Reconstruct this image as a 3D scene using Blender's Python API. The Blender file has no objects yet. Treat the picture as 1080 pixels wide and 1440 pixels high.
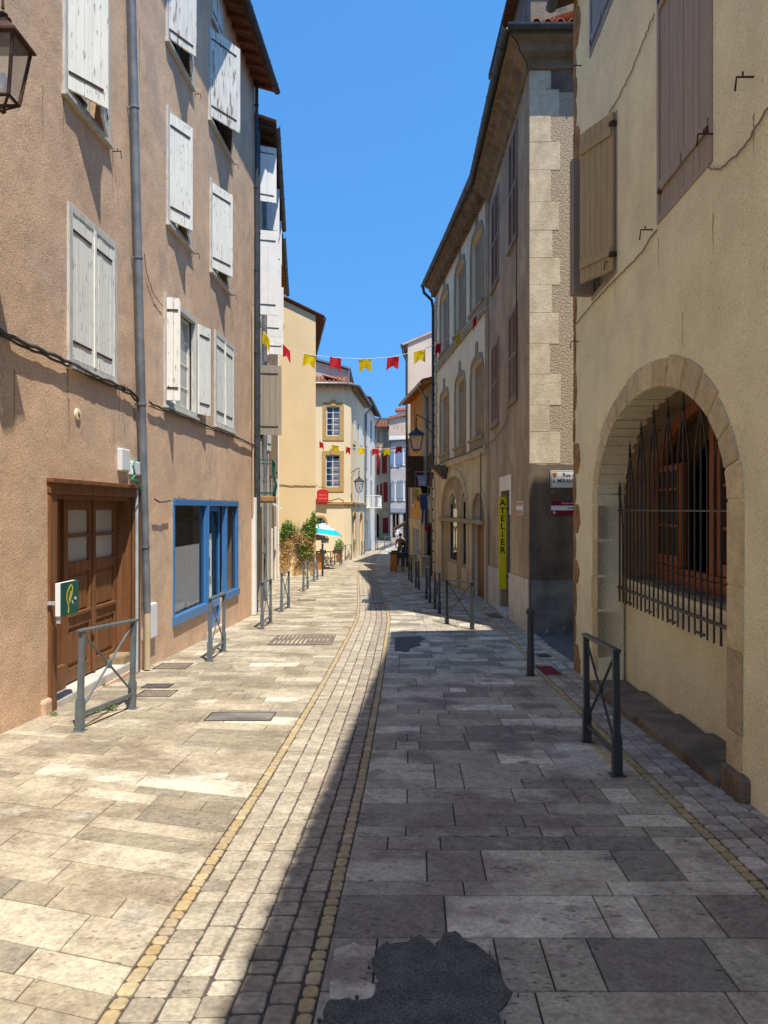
import bpy, bmesh, math, random
from mathutils import Vector, Matrix, geometry
random.seed(7)
R = math.radians
S = bpy.context.scene
# ------------------------------------------------------------------ camera, sky, sun
F, CX, HY, EYE = 1081.0, 540.0, 716.0, 1.69
cd = bpy.data.cameras.new('camera'); cam = bpy.data.objects.new('camera', cd)
S.collection.objects.link(cam); S.camera = cam
cam.location = (0, 0, EYE); cam.rotation_euler = (R(90), 0, 0)
cd.sensor_fit = 'VERTICAL'; cd.sensor_height = 36; cd.lens = F/1440*36
cd.shift_y = -(720-HY)/1440; cd.clip_end = 2000; cd.clip_start = .05
SUN = Vector((.23, -.42, 1.0)).normalized()          # towards the sun
w = bpy.data.worlds.new("World"); S.world = w; w.use_nodes = True
nt = w.node_tree; bg = nt.nodes['Background']
sk = nt.nodes.new('ShaderNodeTexSky'); sk.sky_type = 'NISHITA'; sk.sun_disc = False
sk.sun_elevation = math.asin(SUN.z); sk.sun_rotation = math.atan2(SUN.x, SUN.y)
sk.air_density = 1.0; sk.dust_density = .0; sk.ozone_density = 1.2; sk.altitude = 1500
tcw = nt.nodes.new('ShaderNodeTexCoord'); lift = nt.nodes.new('ShaderNodeVectorMath'); lift.operation = 'MULTIPLY_ADD'; lift.inputs[1].default_value = (1, 1, .85); lift.inputs[2].default_value = (0, 0, .42)
nrm = nt.nodes.new('ShaderNodeVectorMath'); nrm.operation = 'NORMALIZE'; nt.links.new(tcw.outputs['Generated'], lift.inputs[0]); nt.links.new(lift.outputs[0], nrm.inputs[0]); nt.links.new(nrm.outputs[0], sk.inputs[0])   # deep clear-day sky down to the roofs
hs_ = nt.nodes.new('ShaderNodeHueSaturation'); hs_.inputs['Saturation'].default_value = 1.27; hs_.inputs['Hue'].default_value = .494; nt.links.new(sk.outputs[0], hs_.inputs['Color']); nt.links.new(hs_.outputs[0], bg.inputs[0]); bg.inputs[1].default_value = .132
sd = bpy.data.lights.new('sun', 'SUN'); sd.energy = 2.4; sd.angle = R(.53); sd.color = (1, .94, .84)
so = bpy.data.objects.new('sun', sd); S.collection.objects.link(so)
so.rotation_euler = (-SUN).to_track_quat('-Z', 'Y').to_euler(); so.location = (10, -10, 40)
S.view_settings.view_transform = 'Standard'; S.view_settings.look = 'None'
S.view_settings.exposure = 1.42; S.view_settings.gamma = 1
S.render.engine = 'CYCLES'; S.render.resolution_x = 768; S.render.resolution_y = 1024
S.cycles.max_bounces = 8; S.cycles.diffuse_bounces = 5

# ------------------------------------------------------------------ ground profile
HP = [(-60, -1.3), (-10, 1.21), (0, 1.69), (5, 1.93), (11, 2.21), (18, 2.43), (24, 2.59), (30, 2.74), (45, 3.03), (60, 3.2), (80, 3.3), (140, 3.3), (600, 3.3)]
def _sl(i):
    if i <= 0 or i >= len(HP)-1: j = min(max(i, 0), len(HP)-2); return (HP[j+1][1]-HP[j][1])/(HP[j+1][0]-HP[j][0])
    return (HP[i+1][1]-HP[i-1][1])/(HP[i+1][0]-HP[i-1][0])
def H(Y):
    Y = min(max(Y, -59.9), 599)
    for i in range(len(HP)-1):
        if HP[i][0] <= Y <= HP[i+1][0]:
            h = HP[i+1][0]-HP[i][0]; t = (Y-HP[i][0])/h
            return ((2*t**3-3*t*t+1)*HP[i][1]+(t**3-2*t*t+t)*h*_sl(i)+(-2*t**3+3*t*t)*HP[i+1][1]+(t**3-t*t)*h*_sl(i+1))
def zg(Y): return EYE-H(Y)
def gnd(px, py):                                     # ground point seen at a pixel of the photograph
    k = (py-HY)/F; Y = 8.
    for _ in range(60): Y = Y*.5+.5*H(Y)/k
    return Vector(((px-CX)/F*Y, Y, zg(Y)))
def at(px, py, Y): return Vector(((px-CX)/F*Y, Y, EYE-(py-HY)/F*Y))
def lerp(tab, y):
    if y <= tab[0][0]: return tab[0][1]
    for (a, b), (c, d) in zip(tab, tab[1:]):
        if y <= c:
            t = (y-a)/(c-a); return b+(d-b)*t
    return tab[-1][1]

# ------------------------------------------------------------------ mesh helpers
class MB:
    def __init__(s, T=None): s.v = []; s.f = []; s.tone = []; s.T = T; s.cur = .5
    def vv(s, *p, T=None):
        T = T or s.T; q = T(*p) if T else Vector(p); s.v.append(q); return len(s.v)-1
    def face(s, ids): s.f.append(tuple(ids)); s.tone.append(s.cur)
    def poly(s, pts, T=None): s.face([s.vv(*p, T=T) for p in pts])
    def box(s, a0, a1, b0, b1, c0, c1, T=None):
        i = [s.vv(a, b, c, T=T) for a in (a0, a1) for b in (b0, b1) for c in (c0, c1)]
        for q in ((0, 1, 3, 2), (4, 6, 7, 5), (0, 4, 5, 1), (2, 3, 7, 6), (0, 2, 6, 4), (1, 5, 7, 3)): s.face([i[k] for k in q])
    def prism(s, pts, c0, c1, T=None, caps=True):     # outline in (a,b), extruded along c
        n = len(pts); A = [s.vv(a, b, c0, T=T) for a, b in pts]; B = [s.vv(a, b, c1, T=T) for a, b in pts]
        for k in range(n): s.face([A[k], A[(k+1) % n], B[(k+1) % n], B[k]])
        if caps: s.face(A[::-1]); s.face(B)
    def plate(s, outer, holes, c0, c1, T=None):       # plate with holes, front at c1, back at c0
        pl = [[Vector((a, b, 0)) for a, b in L] for L in [outer]+holes]
        tris = geometry.tessellate_polygon(pl); flat = [p for L in pl for p in L]
        A = [s.vv(p.x, p.y, c1, T=T) for p in flat]; B = [s.vv(p.x, p.y, c0, T=T) for p in flat]
        for t in tris: s.face([A[k] for k in t]); s.face([B[k] for k in reversed(t)])
        o = 0
        for L in pl:
            n = len(L)
            for k in range(n): s.face([A[o+k], A[o+(k+1) % n], B[o+(k+1) % n], B[o+k]])
            o += n
    def tube(s, pts, r, n=8, closed=False, caps=True):
        pts = [Vector(p) for p in pts]; m = len(pts); rings = []
        rr = r if isinstance(r, (list, tuple)) else [r]*m
        up = None
        for k in range(m):
            a = pts[k-1] if (k or closed) else pts[0]; b = pts[(k+1) % m] if (k < m-1 or closed) else pts[-1]
            t = (b-a).normalized()
            if up is None: up = Vector((0, 0, 1)) if abs(t.z) < .9 else Vector((1, 0, 0))
            x = t.cross(up).normalized(); y = x.cross(t).normalized(); up = y
            rings.append([s.vv(*(pts[k]+(x*math.cos(2*math.pi*j/n)+y*math.sin(2*math.pi*j/n))*rr[k]), T=s.I) for j in range(n)])
        for k in range(m if closed else m-1):
            A = rings[k]; B = rings[(k+1) % m]
            for j in range(n): s.face([A[j], A[(j+1) % n], B[(j+1) % n], B[j]])
        if caps and not closed: s.face(rings[0][::-1]); s.face(rings[-1])
    @staticmethod
    def I(*p): return Vector(p)
    def lathe(s, prof, c, n=16, T=None):
        rings = [[s.vv(c[0]+r*math.cos(2*math.pi*j/n), c[1]+r*math.sin(2*math.pi*j/n), c[2]+z, T=T) for j in range(n)] for r, z in prof]
        for A, B in zip(rings, rings[1:]):
            for j in range(n): s.face([A[j], A[(j+1) % n], B[(j+1) % n], B[j]])
        s.face(rings[0][::-1]); s.face(rings[-1])
    def pieces(s, name, mat, parent, **kw):            # every separate piece becomes an object of its own
        par = list(range(len(s.v)))
        def find(a):
            while par[a] != a: par[a] = par[par[a]]; a = par[a]
            return a
        for f in s.f:
            for q in f[1:]: par[find(q)] = find(f[0])
        G_ = {}
        for k, f in enumerate(s.f): G_.setdefault(find(f[0]), []).append(k)
        out = []
        for ks in G_.values():
            m = MB(); mp_ = {}
            for k in ks:
                f2 = []
                for q in s.f[k]:
                    if q not in mp_: mp_[q] = len(m.v); m.v.append(s.v[q])
                    f2.append(mp_[q])
                m.f.append(tuple(f2)); m.tone.append(s.tone[k])
            out.append(m.build(name, mat, parent, **kw))
        return out
    def build(s, name, mat, parent=None, bev=0, smooth=False, recalc=True, tone=False):
        o0 = Vector(parent['_o']) if parent is not None and '_o' in parent else Vector((0, 0, 0))
        me = bpy.data.meshes.new(name)
        me.from_pydata([v-o0 for v in s.v], [], s.f)
        if tone:
            at_ = me.attributes.new('tone', 'FLOAT', 'FACE')
            at_.data.foreach_set('value', s.tone)
        if recalc:
            bm = bmesh.new(); bm.from_mesh(me); bmesh.ops.recalc_face_normals(bm, faces=bm.faces); bm.to_mesh(me); bm.free()
        if smooth: me.shade_smooth(); me.set_sharp_from_angle(angle=R(38))
        me.materials.append(mat); me.update()
        o = bpy.data.objects.new(name, me); S.collection.objects.link(o)
        if parent is not None: o.parent = parent; o['_o'] = list(o0)
        if bev:
            m = o.modifiers.new('bevel', 'BEVEL'); m.width = bev; m.segments = 2; m.limit_method = 'ANGLE'; m.angle_limit = R(40)
        return o
def tag(o, label=None, cat=None, group=None, kind=None):
    if label: o['label'] = label
    if cat: o['category'] = cat
    if group: o['group'] = group
    if kind: o['kind'] = kind
    return o
def thing(name, loc, label, cat, group=None, rz=0):
    o = bpy.data.objects.new(name, None); S.collection.objects.link(o); o.empty_display_size = .2
    o.location = loc; o.rotation_euler.z = rz; o['_o'] = [0, 0, 0] if rz is None else list(loc)
    return tag(o, label, cat, group)
def local(name, label, cat, group=None):              # a thing built round its own origin, placed afterwards
    o = thing(name, (0, 0, 0), label, cat, group); return o
def copy_tree(o, parent=None):
    c = o.copy(); S.collection.objects.link(c)
    if parent is not None: c.parent = parent
    for ch in [x for x in S.objects if x.parent == o]: copy_tree(ch, c)
    return c

# ------------------------------------------------------------------ materials
def C(h): 
    h = h.lstrip('#'); return tuple((lambda c: c/12.92 if c <= .04045 else ((c+.055)/1.055)**2.4)(int(h[i:i+2], 16)/255) for i in (0, 2, 4))
MATS = {}
def mat(name, c1, c2=None, scale=1.5, rough=.85, bump=0, bscale=60, fine=0, fscale=80, spots=None, sscale=4, sth=.62, metal=0, spec=.1, tone=None, stretch=None, bump2=0, b2scale=6, detail=6, wave=None, streak=None, mid=0, mscale=9):
    m = bpy.data.materials.new(name); m.use_nodes = True; n = m.node_tree.nodes; l = m.node_tree.links
    p = n['Principled BSDF']; p.inputs['Roughness'].default_value = rough; p.inputs['Metallic'].default_value = metal
    p.inputs['Specular IOR Level'].default_value = spec
    tc = n.new('ShaderNodeTexCoord'); mp = n.new('ShaderNodeMapping'); l.new(tc.outputs['Object'], mp.inputs[0])
    if stretch: mp.inputs['Scale'].default_value = stretch
    co = mp.outputs[0]
    def noise(sc, det=detail, src=None):
        t = n.new('ShaderNodeTexNoise'); t.inputs['Scale'].default_value = sc; t.inputs['Detail'].default_value = det; l.new(src or co, t.inputs['Vector']); return t.outputs['Fac']
    def ramp(src, lo, hi):
        r = n.new('ShaderNodeMapRange'); r.inputs['From Min'].default_value = lo; r.inputs['From Max'].default_value = hi; l.new(src, r.inputs['Value']); return r.outputs[0]
    def mix(fac, a, b, mode='MIX'):
        x = n.new('ShaderNodeMix'); x.data_type = 'RGBA'; x.blend_type = mode
        if isinstance(fac, float): x.inputs[0].default_value = fac
        else: l.new(fac, x.inputs[0])
        for i, q in ((6, a), (7, b)):
            if isinstance(q, tuple): x.inputs[i].default_value = (*q, 1)
            else: l.new(q, x.inputs[i])
        return x.outputs[2]
    col = c1
    if tone:                                           # palette of stone tones picked by each stone's own value
        a = n.new('ShaderNodeAttribute'); a.attribute_name = 'tone'
        cr = n.new('ShaderNodeValToRGB'); e = cr.color_ramp.elements; cr.color_ramp.interpolation = 'LINEAR'
        for i, cc in enumerate(tone):
            if i < 2: el = e[i]; el.position = i/(len(tone)-1)
            else: el = e.new(i/(len(tone)-1))
            el.color = (*cc, 1)
        for i, cc in enumerate(tone): e[i].color = (*cc, 1)
        l.new(a.outputs['Fac'], cr.inputs[0]); col = cr.outputs[0]
    if c2 is not None: col = mix(ramp(noise(scale), .38, .64), col, c2)
    if spots: col = mix(ramp(noise(sscale, 9), sth, sth+.06), col, spots)
    if streak:                                         # rain streaks: noise drawn out down the wall
        mp2 = n.new('ShaderNodeMapping'); mp2.inputs['Scale'].default_value = (1.2, 1.2, .2); l.new(tc.outputs['Object'], mp2.inputs[0])
        col = mix(ramp(noise(1.6, 8, mp2.outputs[0]), .52, .95), col, streak)
    if mid:                                            # hand-sized mottling
        g2 = n.new('ShaderNodeMapRange'); g2.inputs['From Min'].default_value = .3; g2.inputs['From Max'].default_value = .7; g2.inputs['To Min'].default_value = 1-mid; g2.inputs['To Max'].default_value = 1+mid*.8
        l.new(noise(mscale, 8), g2.inputs['Value']); h2_ = n.new('ShaderNodeHueSaturation')
        if isinstance(col, tuple): h2_.inputs['Color'].default_value = (*col, 1)
        else: l.new(col, h2_.inputs['Color'])
        l.new(g2.outputs[0], h2_.inputs['Value']); col = h2_.outputs[0]
    if fine:
        g = n.new('ShaderNodeMapRange'); g.inputs['From Min'].default_value = .3; g.inputs['From Max'].default_value = .7
        g.inputs['To Min'].default_value = 1-fine; g.inputs['To Max'].default_value = 1+fine
        l.new(noise(fscale, 3), g.inputs['Value'])
        hs = n.new('ShaderNodeHueSaturation')
        if isinstance(col, tuple): hs.inputs['Color'].default_value = (*col, 1)
        else: l.new(col, hs.inputs['Color'])
        l.new(g.outputs[0], hs.inputs['Value']); col = hs.outputs[0]
    if isinstance(col, tuple): p.inputs['Base Color'].default_value = (*col, 1)
    else: l.new(col, p.inputs['Base Color'])
    if bump:
        b = n.new('ShaderNodeBump'); b.inputs['Strength'].default_value = 1; b.inputs['Distance'].default_value = bump
        l.new(noise(bscale, 4), b.inputs['Height'])
        if bump2:
            b2 = n.new('ShaderNodeBump'); b2.inputs['Strength'].default_value = 1; b2.inputs['Distance'].default_value = bump2
            l.new(noise(b2scale, 3), b2.inputs['Height']); l.new(b2.outputs[0], b.inputs['Normal'])
        l.new(b.outputs[0], p.inputs['Normal'])
    MATS[name] = m; return m
def glass_mat(name, tint, rough=.05):
    m = bpy.data.materials.new(name); m.use_nodes = True; p = m.node_tree.nodes['Principled BSDF']
    p.inputs['Base Color'].default_value = (*tint, 1); p.inputs['Roughness'].default_value = rough; p.inputs['Specular IOR Level'].default_value = 1.0
    p.inputs['IOR'].default_value = 1.6
    return m
def pits(m, scale=38, th=.30, depth=.0025, dark=.45):  # travertine pits on paving
    n = m.node_tree.nodes; l = m.node_tree.links; p = n['Principled BSDF']
    tc = n.new('ShaderNodeTexCoord'); mp = n.new('ShaderNodeMapping'); mp.inputs['Scale'].default_value = (.55, 1.3, 1); l.new(tc.outputs['Object'], mp.inputs[0])
    a = n.new('ShaderNodeTexNoise'); a.inputs['Scale'].default_value = scale; a.inputs['Detail'].default_value = 4; a.inputs['Roughness'].default_value = .6; l.new(mp.outputs[0], a.inputs['Vector'])
    b = n.new('ShaderNodeTexNoise'); b.inputs['Scale'].default_value = 3.5; b.inputs['Detail'].default_value = 3; l.new(tc.outputs['Object'], b.inputs['Vector'])
    ad = n.new('ShaderNodeMath'); ad.operation = 'MULTIPLY_ADD'; l.new(b.outputs['Fac'], ad.inputs[0]); ad.inputs[1].default_value = -.35; l.new(a.outputs['Fac'], ad.inputs[2])
    r = n.new('ShaderNodeMapRange'); r.inputs['From Min'].default_value = th-.17-.03; r.inputs['From Max'].default_value = th-.17+.04; l.new(ad.outputs[0], r.inputs['Value'])
    src = p.inputs['Base Color'].links[0].from_socket
    x = n.new('ShaderNodeMix'); x.data_type = 'RGBA'; x.blend_type = 'MULTIPLY'; x.inputs[0].default_value = 1
    rr = n.new('ShaderNodeMapRange'); rr.inputs['To Min'].default_value = dark; l.new(r.outputs[0], rr.inputs['Value'])
    cb = n.new('ShaderNodeCombineColor'); [l.new(rr.outputs[0], cb.inputs[i]) for i in range(3)]
    l.new(src, x.inputs[6]); l.new(cb.outputs[0], x.inputs[7]); l.new(x.outputs[2], p.inputs['Base Color'])
    bp = n.new('ShaderNodeBump'); bp.inputs['Distance'].default_value = depth; bp.inputs['Strength'].default_value = 1; l.new(r.outputs[0], bp.inputs['Height'])
    if p.inputs['Normal'].links: l.new(p.inputs['Normal'].links[0].from_socket, bp.inputs['Normal'])
    l.new(bp.outputs[0], p.inputs['Normal'])
    return m

M = {}
M['rust_stain'] = mat('brown_drip_stain', (.36, .245, .16), (.28, .19, .125), 8, fine=.2, fscale=60, spec=.05)
M['salmon'] = mat('salmon_roughcast', (.74, .505, .33), (.62, .42, .275), .7, bump=.006, bscale=75, fine=.26, fscale=58, mid=.09, mscale=3, bump2=.02, b2scale=2.5, spots=(.60, .43, .30), sscale=1.0, sth=.56, streak=(.55, .41, .30))
M['cream_rough'] = mat('cream_roughcast', (.88, .81, .53), (.80, .73, .47), .8, bump=.014, bscale=60, fine=.17, fscale=70, mid=.09, mscale=2.5, bump2=.014, b2scale=5, spots=(.38, .30, .19), sscale=26, sth=.69)
M['brown_plaster'] = mat('brown_grey_plaster', (.33, .25, .17), (.47, .36, .245), .8, bump=.005, bscale=60, fine=.15, fscale=60, mid=.12, mscale=3, streak=(.24, .185, .13))
M['pebble'] = mat('pebble_dash', (.31, .235, .16), (.43, .34, .235), 30, bump=.02, bscale=28, fine=.3, fscale=45)
M['stain_shade'] = mat('stained_shaded_plaster', (.17, .128, .088), (.10, .075, .055), 2.2, bump=.006, bscale=30, fine=.16, fscale=50, streak=(.21, .16, .11))  # dark brown stain low on the wall; cornice shade painted above
M['cement'] = mat('grey_cement_patch', (.24, .22, .19), (.12, .107, .09), 2.0, bump=.005, bscale=20, fine=.12, fscale=40, spots=(.3, .29, .26), sscale=5, sth=.66)
M['quoin'] = mat('pale_limestone', (.58, .48, .335), (.46, .37, .25), 2.2, bump=.006, bscale=26, fine=.14, fscale=50, mid=.12, mscale=7, streak=(.40, .32, .22))
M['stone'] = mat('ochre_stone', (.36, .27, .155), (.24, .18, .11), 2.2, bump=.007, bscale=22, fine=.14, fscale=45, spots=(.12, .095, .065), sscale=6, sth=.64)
M['stone_dark'] = mat('weathered_dark_stone', (.22, .175, .125), (.12, .098, .072), 3, bump=.012, bscale=16, fine=.18, fscale=45)
M['stone_brown'] = mat('brown_rubble_stone', (.40, .23, .10), (.22, .125, .06), 5, bump=.012, bscale=20, fine=.15)
M['r3_plaster'] = mat('pale_grey_beige_plaster', (.84, .71, .50), (.77, .64, .44), .8, bump=.003, bscale=50, fine=.07, streak=(.38, .33, .26))
M['r3_stone'] = mat('beige_cut_stone', (.62, .485, .30), (.50, .39, .24), 1.2, bump=.005, bscale=25, fine=.1, streak=(.24, .19, .13))
M['r3_infill_shaded'] = mat('shaded_ochre_infill_stone', (.40, .29, .17), (.32, .235, .14), 1.5, bump=.005, bscale=25, fine=.1)  # ochre infill stone with the arch recess's shading put into its colour
M['r3_trim'] = mat('dull_stone_trim', (.38, .295, .19), (.29, .22, .14), 3, bump=.005, bscale=25, fine=.12)
M['yellow_wall'] = mat('yellow_plaster', (.78, .585, .33), (.73, .545, .305), .6, bump=.002, bscale=40, fine=.04, streak=(.68, .52, .31))
M['cream_wall'] = mat('pale_yellow_plaster', (.86, .71, .47), (.80, .66, .43), .5, bump=.002, bscale=40, fine=.04)
M['ochre_trim'] = mat('ochre_window_stone', (.55, .36, .14), (.46, .30, .12), 4, bump=.003, fine=.08)
M['white_wall'] = mat('white_render', (.80, .75, .66), (.70, .66, .58), 1, bump=.002, fine=.05)
M['beige_wall'] = mat('pinkish_beige_render', (.56, .43, .33), (.48, .37, .29), 1.5, bump=.003, fine=.07)
M['gable_white'] = mat('off_white_gable', (.66, .57, .46), (.58, .5, .4), .7, bump=.003, fine=.06)
M['orange_wall'] = mat('orange_render', (.60, .30, .095), (.52, .26, .085), 1.5, bump=.003, fine=.06)
M['r4_wall'] = mat('dusty_beige_render', (.38, .32, .24), (.32, .27, .2), 1.5, bump=.003, fine=.07)
M['far_white'] = mat('warm_white_render', (.80, .70, .56), (.72, .62, .49), 1, bump=.002, fine=.05)
M['grey_wall'] = mat('cool_grey_render', (.46, .42, .37), (.39, .36, .32), 1.2, bump=.003, fine=.06, streak=(.36, .36, .36))
M['ochre_wall'] = mat('ochre_render', (.64, .43, .26), (.56, .37, .22), 1, bump=.003, fine=.06)
M['rubble'] = mat('ragged_lime_rubble', (.62, .56, .46), (.38, .31, .23), 5, bump=.03, bscale=9, fine=.2, fscale=30)
M['shutter'] = mat('peeling_white_paint', (.86, .84, .74), (.78, .76, .67), 4, rough=.6, bump=.001, bscale=60, fine=.05, spots=(.40, .37, .31), sscale=11, sth=.61, stretch=(3, 3, .55))
M['shutter_worn'] = mat('badly_flaked_white_paint', (.74, .72, .64), (.62, .6, .54), 4, rough=.65, bump=.001, bscale=60, fine=.06, spots=(.30, .25, .2), sscale=6, sth=.56, stretch=(3, 3, .5))
M['frame_grey'] = mat('weathered_grey_wood', (.62, .61, .55), (.46, .45, .40), 9, rough=.7, bump=.002, fine=.1, stretch=(3, 3, .6))
M['white_paint'] = mat('clean_white_paint', (.80, .78, .73), (.74, .72, .68), 3, rough=.5, fine=.02)
M['taupe'] = mat('taupe_painted_wood', (.36, .295, .225), (.32, .26, .2), 5, rough=.55, fine=.06, stretch=(3, 3, .4))
M['tan_shutter'] = mat('tan_painted_wood', (.42, .33, .18), (.38, .29, .16), 5, rough=.55, fine=.06, stretch=(3, 3, .4))
M['bluegrey'] = mat('blue_grey_painted_wood', (.26, .28, .31), (.22, .24, .27), 5, rough=.6, fine=.06)
M['louvre'] = mat('mauve_brown_louvre_paint', (.29, .205, .165), (.24, .175, .14), 6, rough=.6, fine=.08)
M['oldwood'] = mat('old_brown_grey_shutter_wood', (.35, .25, .16), (.26, .185, .12), 3, rough=.7, fine=.12, spots=(.36, .29, .22), sscale=9, sth=.66, stretch=(2, 2, .5))
M['wood'] = mat('varnished_brown_wood', (.235, .11, .05), (.165, .075, .033), 3.5, rough=.45, fine=.16, fscale=40, bump=.0015, bscale=30, stretch=(5, 5, .45))
M['wood_old'] = mat('faded_brown_wood', (.22, .12, .065), (.14, .07, .038), 6, rough=.65, fine=.18, fscale=30, bump=.003, bscale=25, spots=(.33, .22, .15), sscale=10, sth=.6, stretch=(4, 4, .4))
M['wood_red'] = mat('reddish_window_wood', (.30, .11, .05), (.22, .08, .035), 4, rough=.45, fine=.1, stretch=(4, 4, .5))
M['wood_dark'] = mat('dark_roof_timber', (.11, .06, .035), (.07, .04, .025), 4, rough=.8, fine=.2)
M['wood_rust'] = mat('red_brown_eave_timber', (.24, .09, .045), (.16, .065, .035), 4, rough=.8, fine=.2)
M['blue'] = mat('bright_blue_paint', (.055, .20, .46), (.05, .18, .41), 6, rough=.35, fine=.05, spec=.5)
M['iron'] = mat('dark_grey_painted_steel', (.035, .042, .048), (.026, .032, .036), 8, rough=.42, fine=.06, spec=.5, bump=.0006, bscale=90)
M['iron_grey'] = mat('blue_grey_painted_steel', (.125, .15, .16), (.10, .12, .13), 8, rough=.42, fine=.06, spec=.5, bump=.0006, bscale=90)
M['black_iron'] = mat('black_wrought_iron', (.022, .022, .024), (.035, .03, .028), 12, rough=.5, fine=.1, spec=.5)
M['rust_iron'] = mat('rusty_brown_iron', (.09, .05, .035), (.05, .035, .03), 12, rough=.6, fine=.15)
M['zinc'] = mat('grey_zinc', (.25, .27, .29), (.17, .185, .2), 4, rough=.4, metal=.35, fine=.07)
M['zinc_dark'] = mat('dark_weathered_zinc', (.085, .095, .105), (.06, .065, .07), 6, rough=.45, metal=.3, fine=.08)
M['pvc'] = mat('beige_pipe', (.55, .43, .27), (.48, .38, .24), 5, rough=.5)
M['conduit'] = mat('pale_grey_conduit', (.45, .48, .5), (.36, .38, .4), 6, rough=.5)
M['cable'] = mat('grey_brown_cable', (.09, .075, .065), rough=.6)
M['cable_light'] = mat('taupe_cable', (.27, .22, .17), rough=.6)
M['plastic_white'] = mat('white_plastic', (.72, .74, .74), rough=.35, spec=.5)
M['green_wire'] = mat('green_plastic', (.02, .28, .16), rough=.4)
M['tile'] = mat('terracotta_tile', (.42, .17, .085), (.30, .12, .065), 7, rough=.85, fine=.15, bump=.003, bscale=30, spots=(.5, .36, .26), sscale=6, sth=.6)
M['soffit'] = mat('pale_cornice', (.25, .18, .105), (.16, .115, .07), 3, bump=.015, bscale=14, fine=.2, fscale=20, spots=(.13, .1, .07), sscale=5, sth=.6)
M['asphalt'] = mat('asphalt', (.13, .127, .12), (.09, .09, .088), 7, rough=.9, bump=.004, bscale=90, fine=.5, fscale=110, mid=.12, mscale=20)
M['mortar_l'] = mat('pale_mortar', (.26, .215, .16), (.17, .14, .105), 3, bump=.003, bscale=60, fine=.15)
M['mortar_d'] = mat('dark_mortar', (.075, .066, .058), (.11, .095, .08), 3, bump=.003, bscale=60, fine=.15)
tl = [(.27, .235, .18), (.33, .28, .20), (.41, .34, .24), (.48, .41, .30), (.54, .47, .35), (.70, .63, .50)]
M['slab_l'] = pits(mat('warm_travertine', (.4, .3, .2), (.25, .2, .14), 1.8, rough=.75, tone=tl, bump=.002, bscale=25, mid=.2, mscale=17, fine=.2, fscale=50, spots=(.40, .35, .27), sscale=3.2, sth=.6), th=.31, dark=.55)
tr = [(.25, .23, .185), (.35, .315, .245), (.44, .395, .305), (.52, .465, .36), (.61, .55, .43), (.77, .70, .55)]
M['slab_r'] = pits(mat('cool_travertine', (.3, .26, .2), (.24, .195, .165), 2.2, rough=.7, tone=tr, bump=.002, bscale=25, mid=.18, mscale=15, fine=.2, fscale=50, spots=(.36, .30, .25), sscale=3.2, sth=.62), th=.33, dark=.4)
# the second colour must not wash out each stone's own tone
for k in ('slab_l', 'slab_r'):
    for nd in M[k].node_tree.nodes:
        if nd.type == 'MAP_RANGE' and abs(nd.inputs['From Min'].default_value-.38) < 1e-4: nd.inputs['From Min'].default_value = .46; nd.inputs['To Max'].default_value = .9
M['sett'] = pits(mat('beige_sett_stone', (.4, .3, .2), None, rough=.7, tone=[(.40, .34, .25), (.34, .285, .21), (.48, .42, .32), (.37, .31, .23), (.44, .38, .285), (.30, .25, .19)], bump=.005, bscale=22, mid=.2, mscale=12, fine=.22, fscale=45), th=.3, dark=.5)
M['sett_dark'] = pits(mat('grey_brown_sett_stone', (.4, .3, .2), None, rough=.7, tone=[(.33, .275, .21), (.28, .235, .18), (.40, .335, .26), (.30, .25, .195)], bump=.005, bscale=22, mid=.2, mscale=12, fine=.22, fscale=30), th=.3, dark=.5)
M['sett_ochre'] = mat('ochre_sett_stone', (.5, .3, .1), None, rough=.65, tone=[(.46, .34, .17), (.39, .31, .18), (.50, .40, .24), (.42, .30, .14), (.38, .31, .22)], bump=.004, bscale=25, fine=.16, fscale=30)
M['sett_side'] = mat('taupe_sett_stone', (.4, .3, .2), None, rough=.7, tone=[(.36, .31, .25), (.28, .24, .195), (.46, .40, .33), (.33, .285, .23), (.56, .50, .42)], bump=.005, bscale=22, mid=.2, mscale=12, fine=.2, fscale=30)
M['pane'] = glass_mat('dark_pane', (.03, .035, .04))
M['pane_pale'] = glass_mat('net_curtained_pane', (.42, .42, .38), .15)
M['shop_glass'] = glass_mat('clear_shop_glass', (.02, .025, .03), .02)
n_ = M['shop_glass'].node_tree.nodes; x_ = n_.new('ShaderNodeMixShader'); t_ = n_.new('ShaderNodeBsdfTransparent'); x_.inputs[0].default_value = .3
M['shop_glass'].node_tree.links.new(t_.outputs[0], x_.inputs[1]); M['shop_glass'].node_tree.links.new(n_['Principled BSDF'].outputs[0], x_.inputs[2]); M['shop_glass'].node_tree.links.new(x_.outputs[0], n_['Material Output'].inputs[0])
M['lamp_glass'] = glass_mat('dusty_lamp_glass', (.6, .58, .5), .25)
n_ = M['lamp_glass'].node_tree.nodes; x_ = n_.new('ShaderNodeMixShader'); t_ = n_.new('ShaderNodeBsdfTransparent'); x_.inputs[0].default_value = .25
M['lamp_glass'].node_tree.links.new(t_.outputs[0], x_.inputs[1]); M['lamp_glass'].node_tree.links.new(n_['Principled BSDF'].outputs[0], x_.inputs[2]); M['lamp_glass'].node_tree.links.new(x_.outputs[0], n_['Material Output'].inputs[0])
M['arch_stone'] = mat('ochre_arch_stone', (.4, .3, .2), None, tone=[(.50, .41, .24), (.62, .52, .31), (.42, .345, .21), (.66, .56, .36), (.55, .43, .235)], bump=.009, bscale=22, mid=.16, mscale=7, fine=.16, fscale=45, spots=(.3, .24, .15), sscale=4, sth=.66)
M['loggia'] = mat('stained_cornice_stone', (.2, .15, .1), (.13, .1, .065), 3, bump=.015, bscale=14, fine=.2)  # dark brown stained stone of the alley-side cornice
M['dark'] = mat('unlit_interior', (.02, .018, .016), rough=.95)
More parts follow.
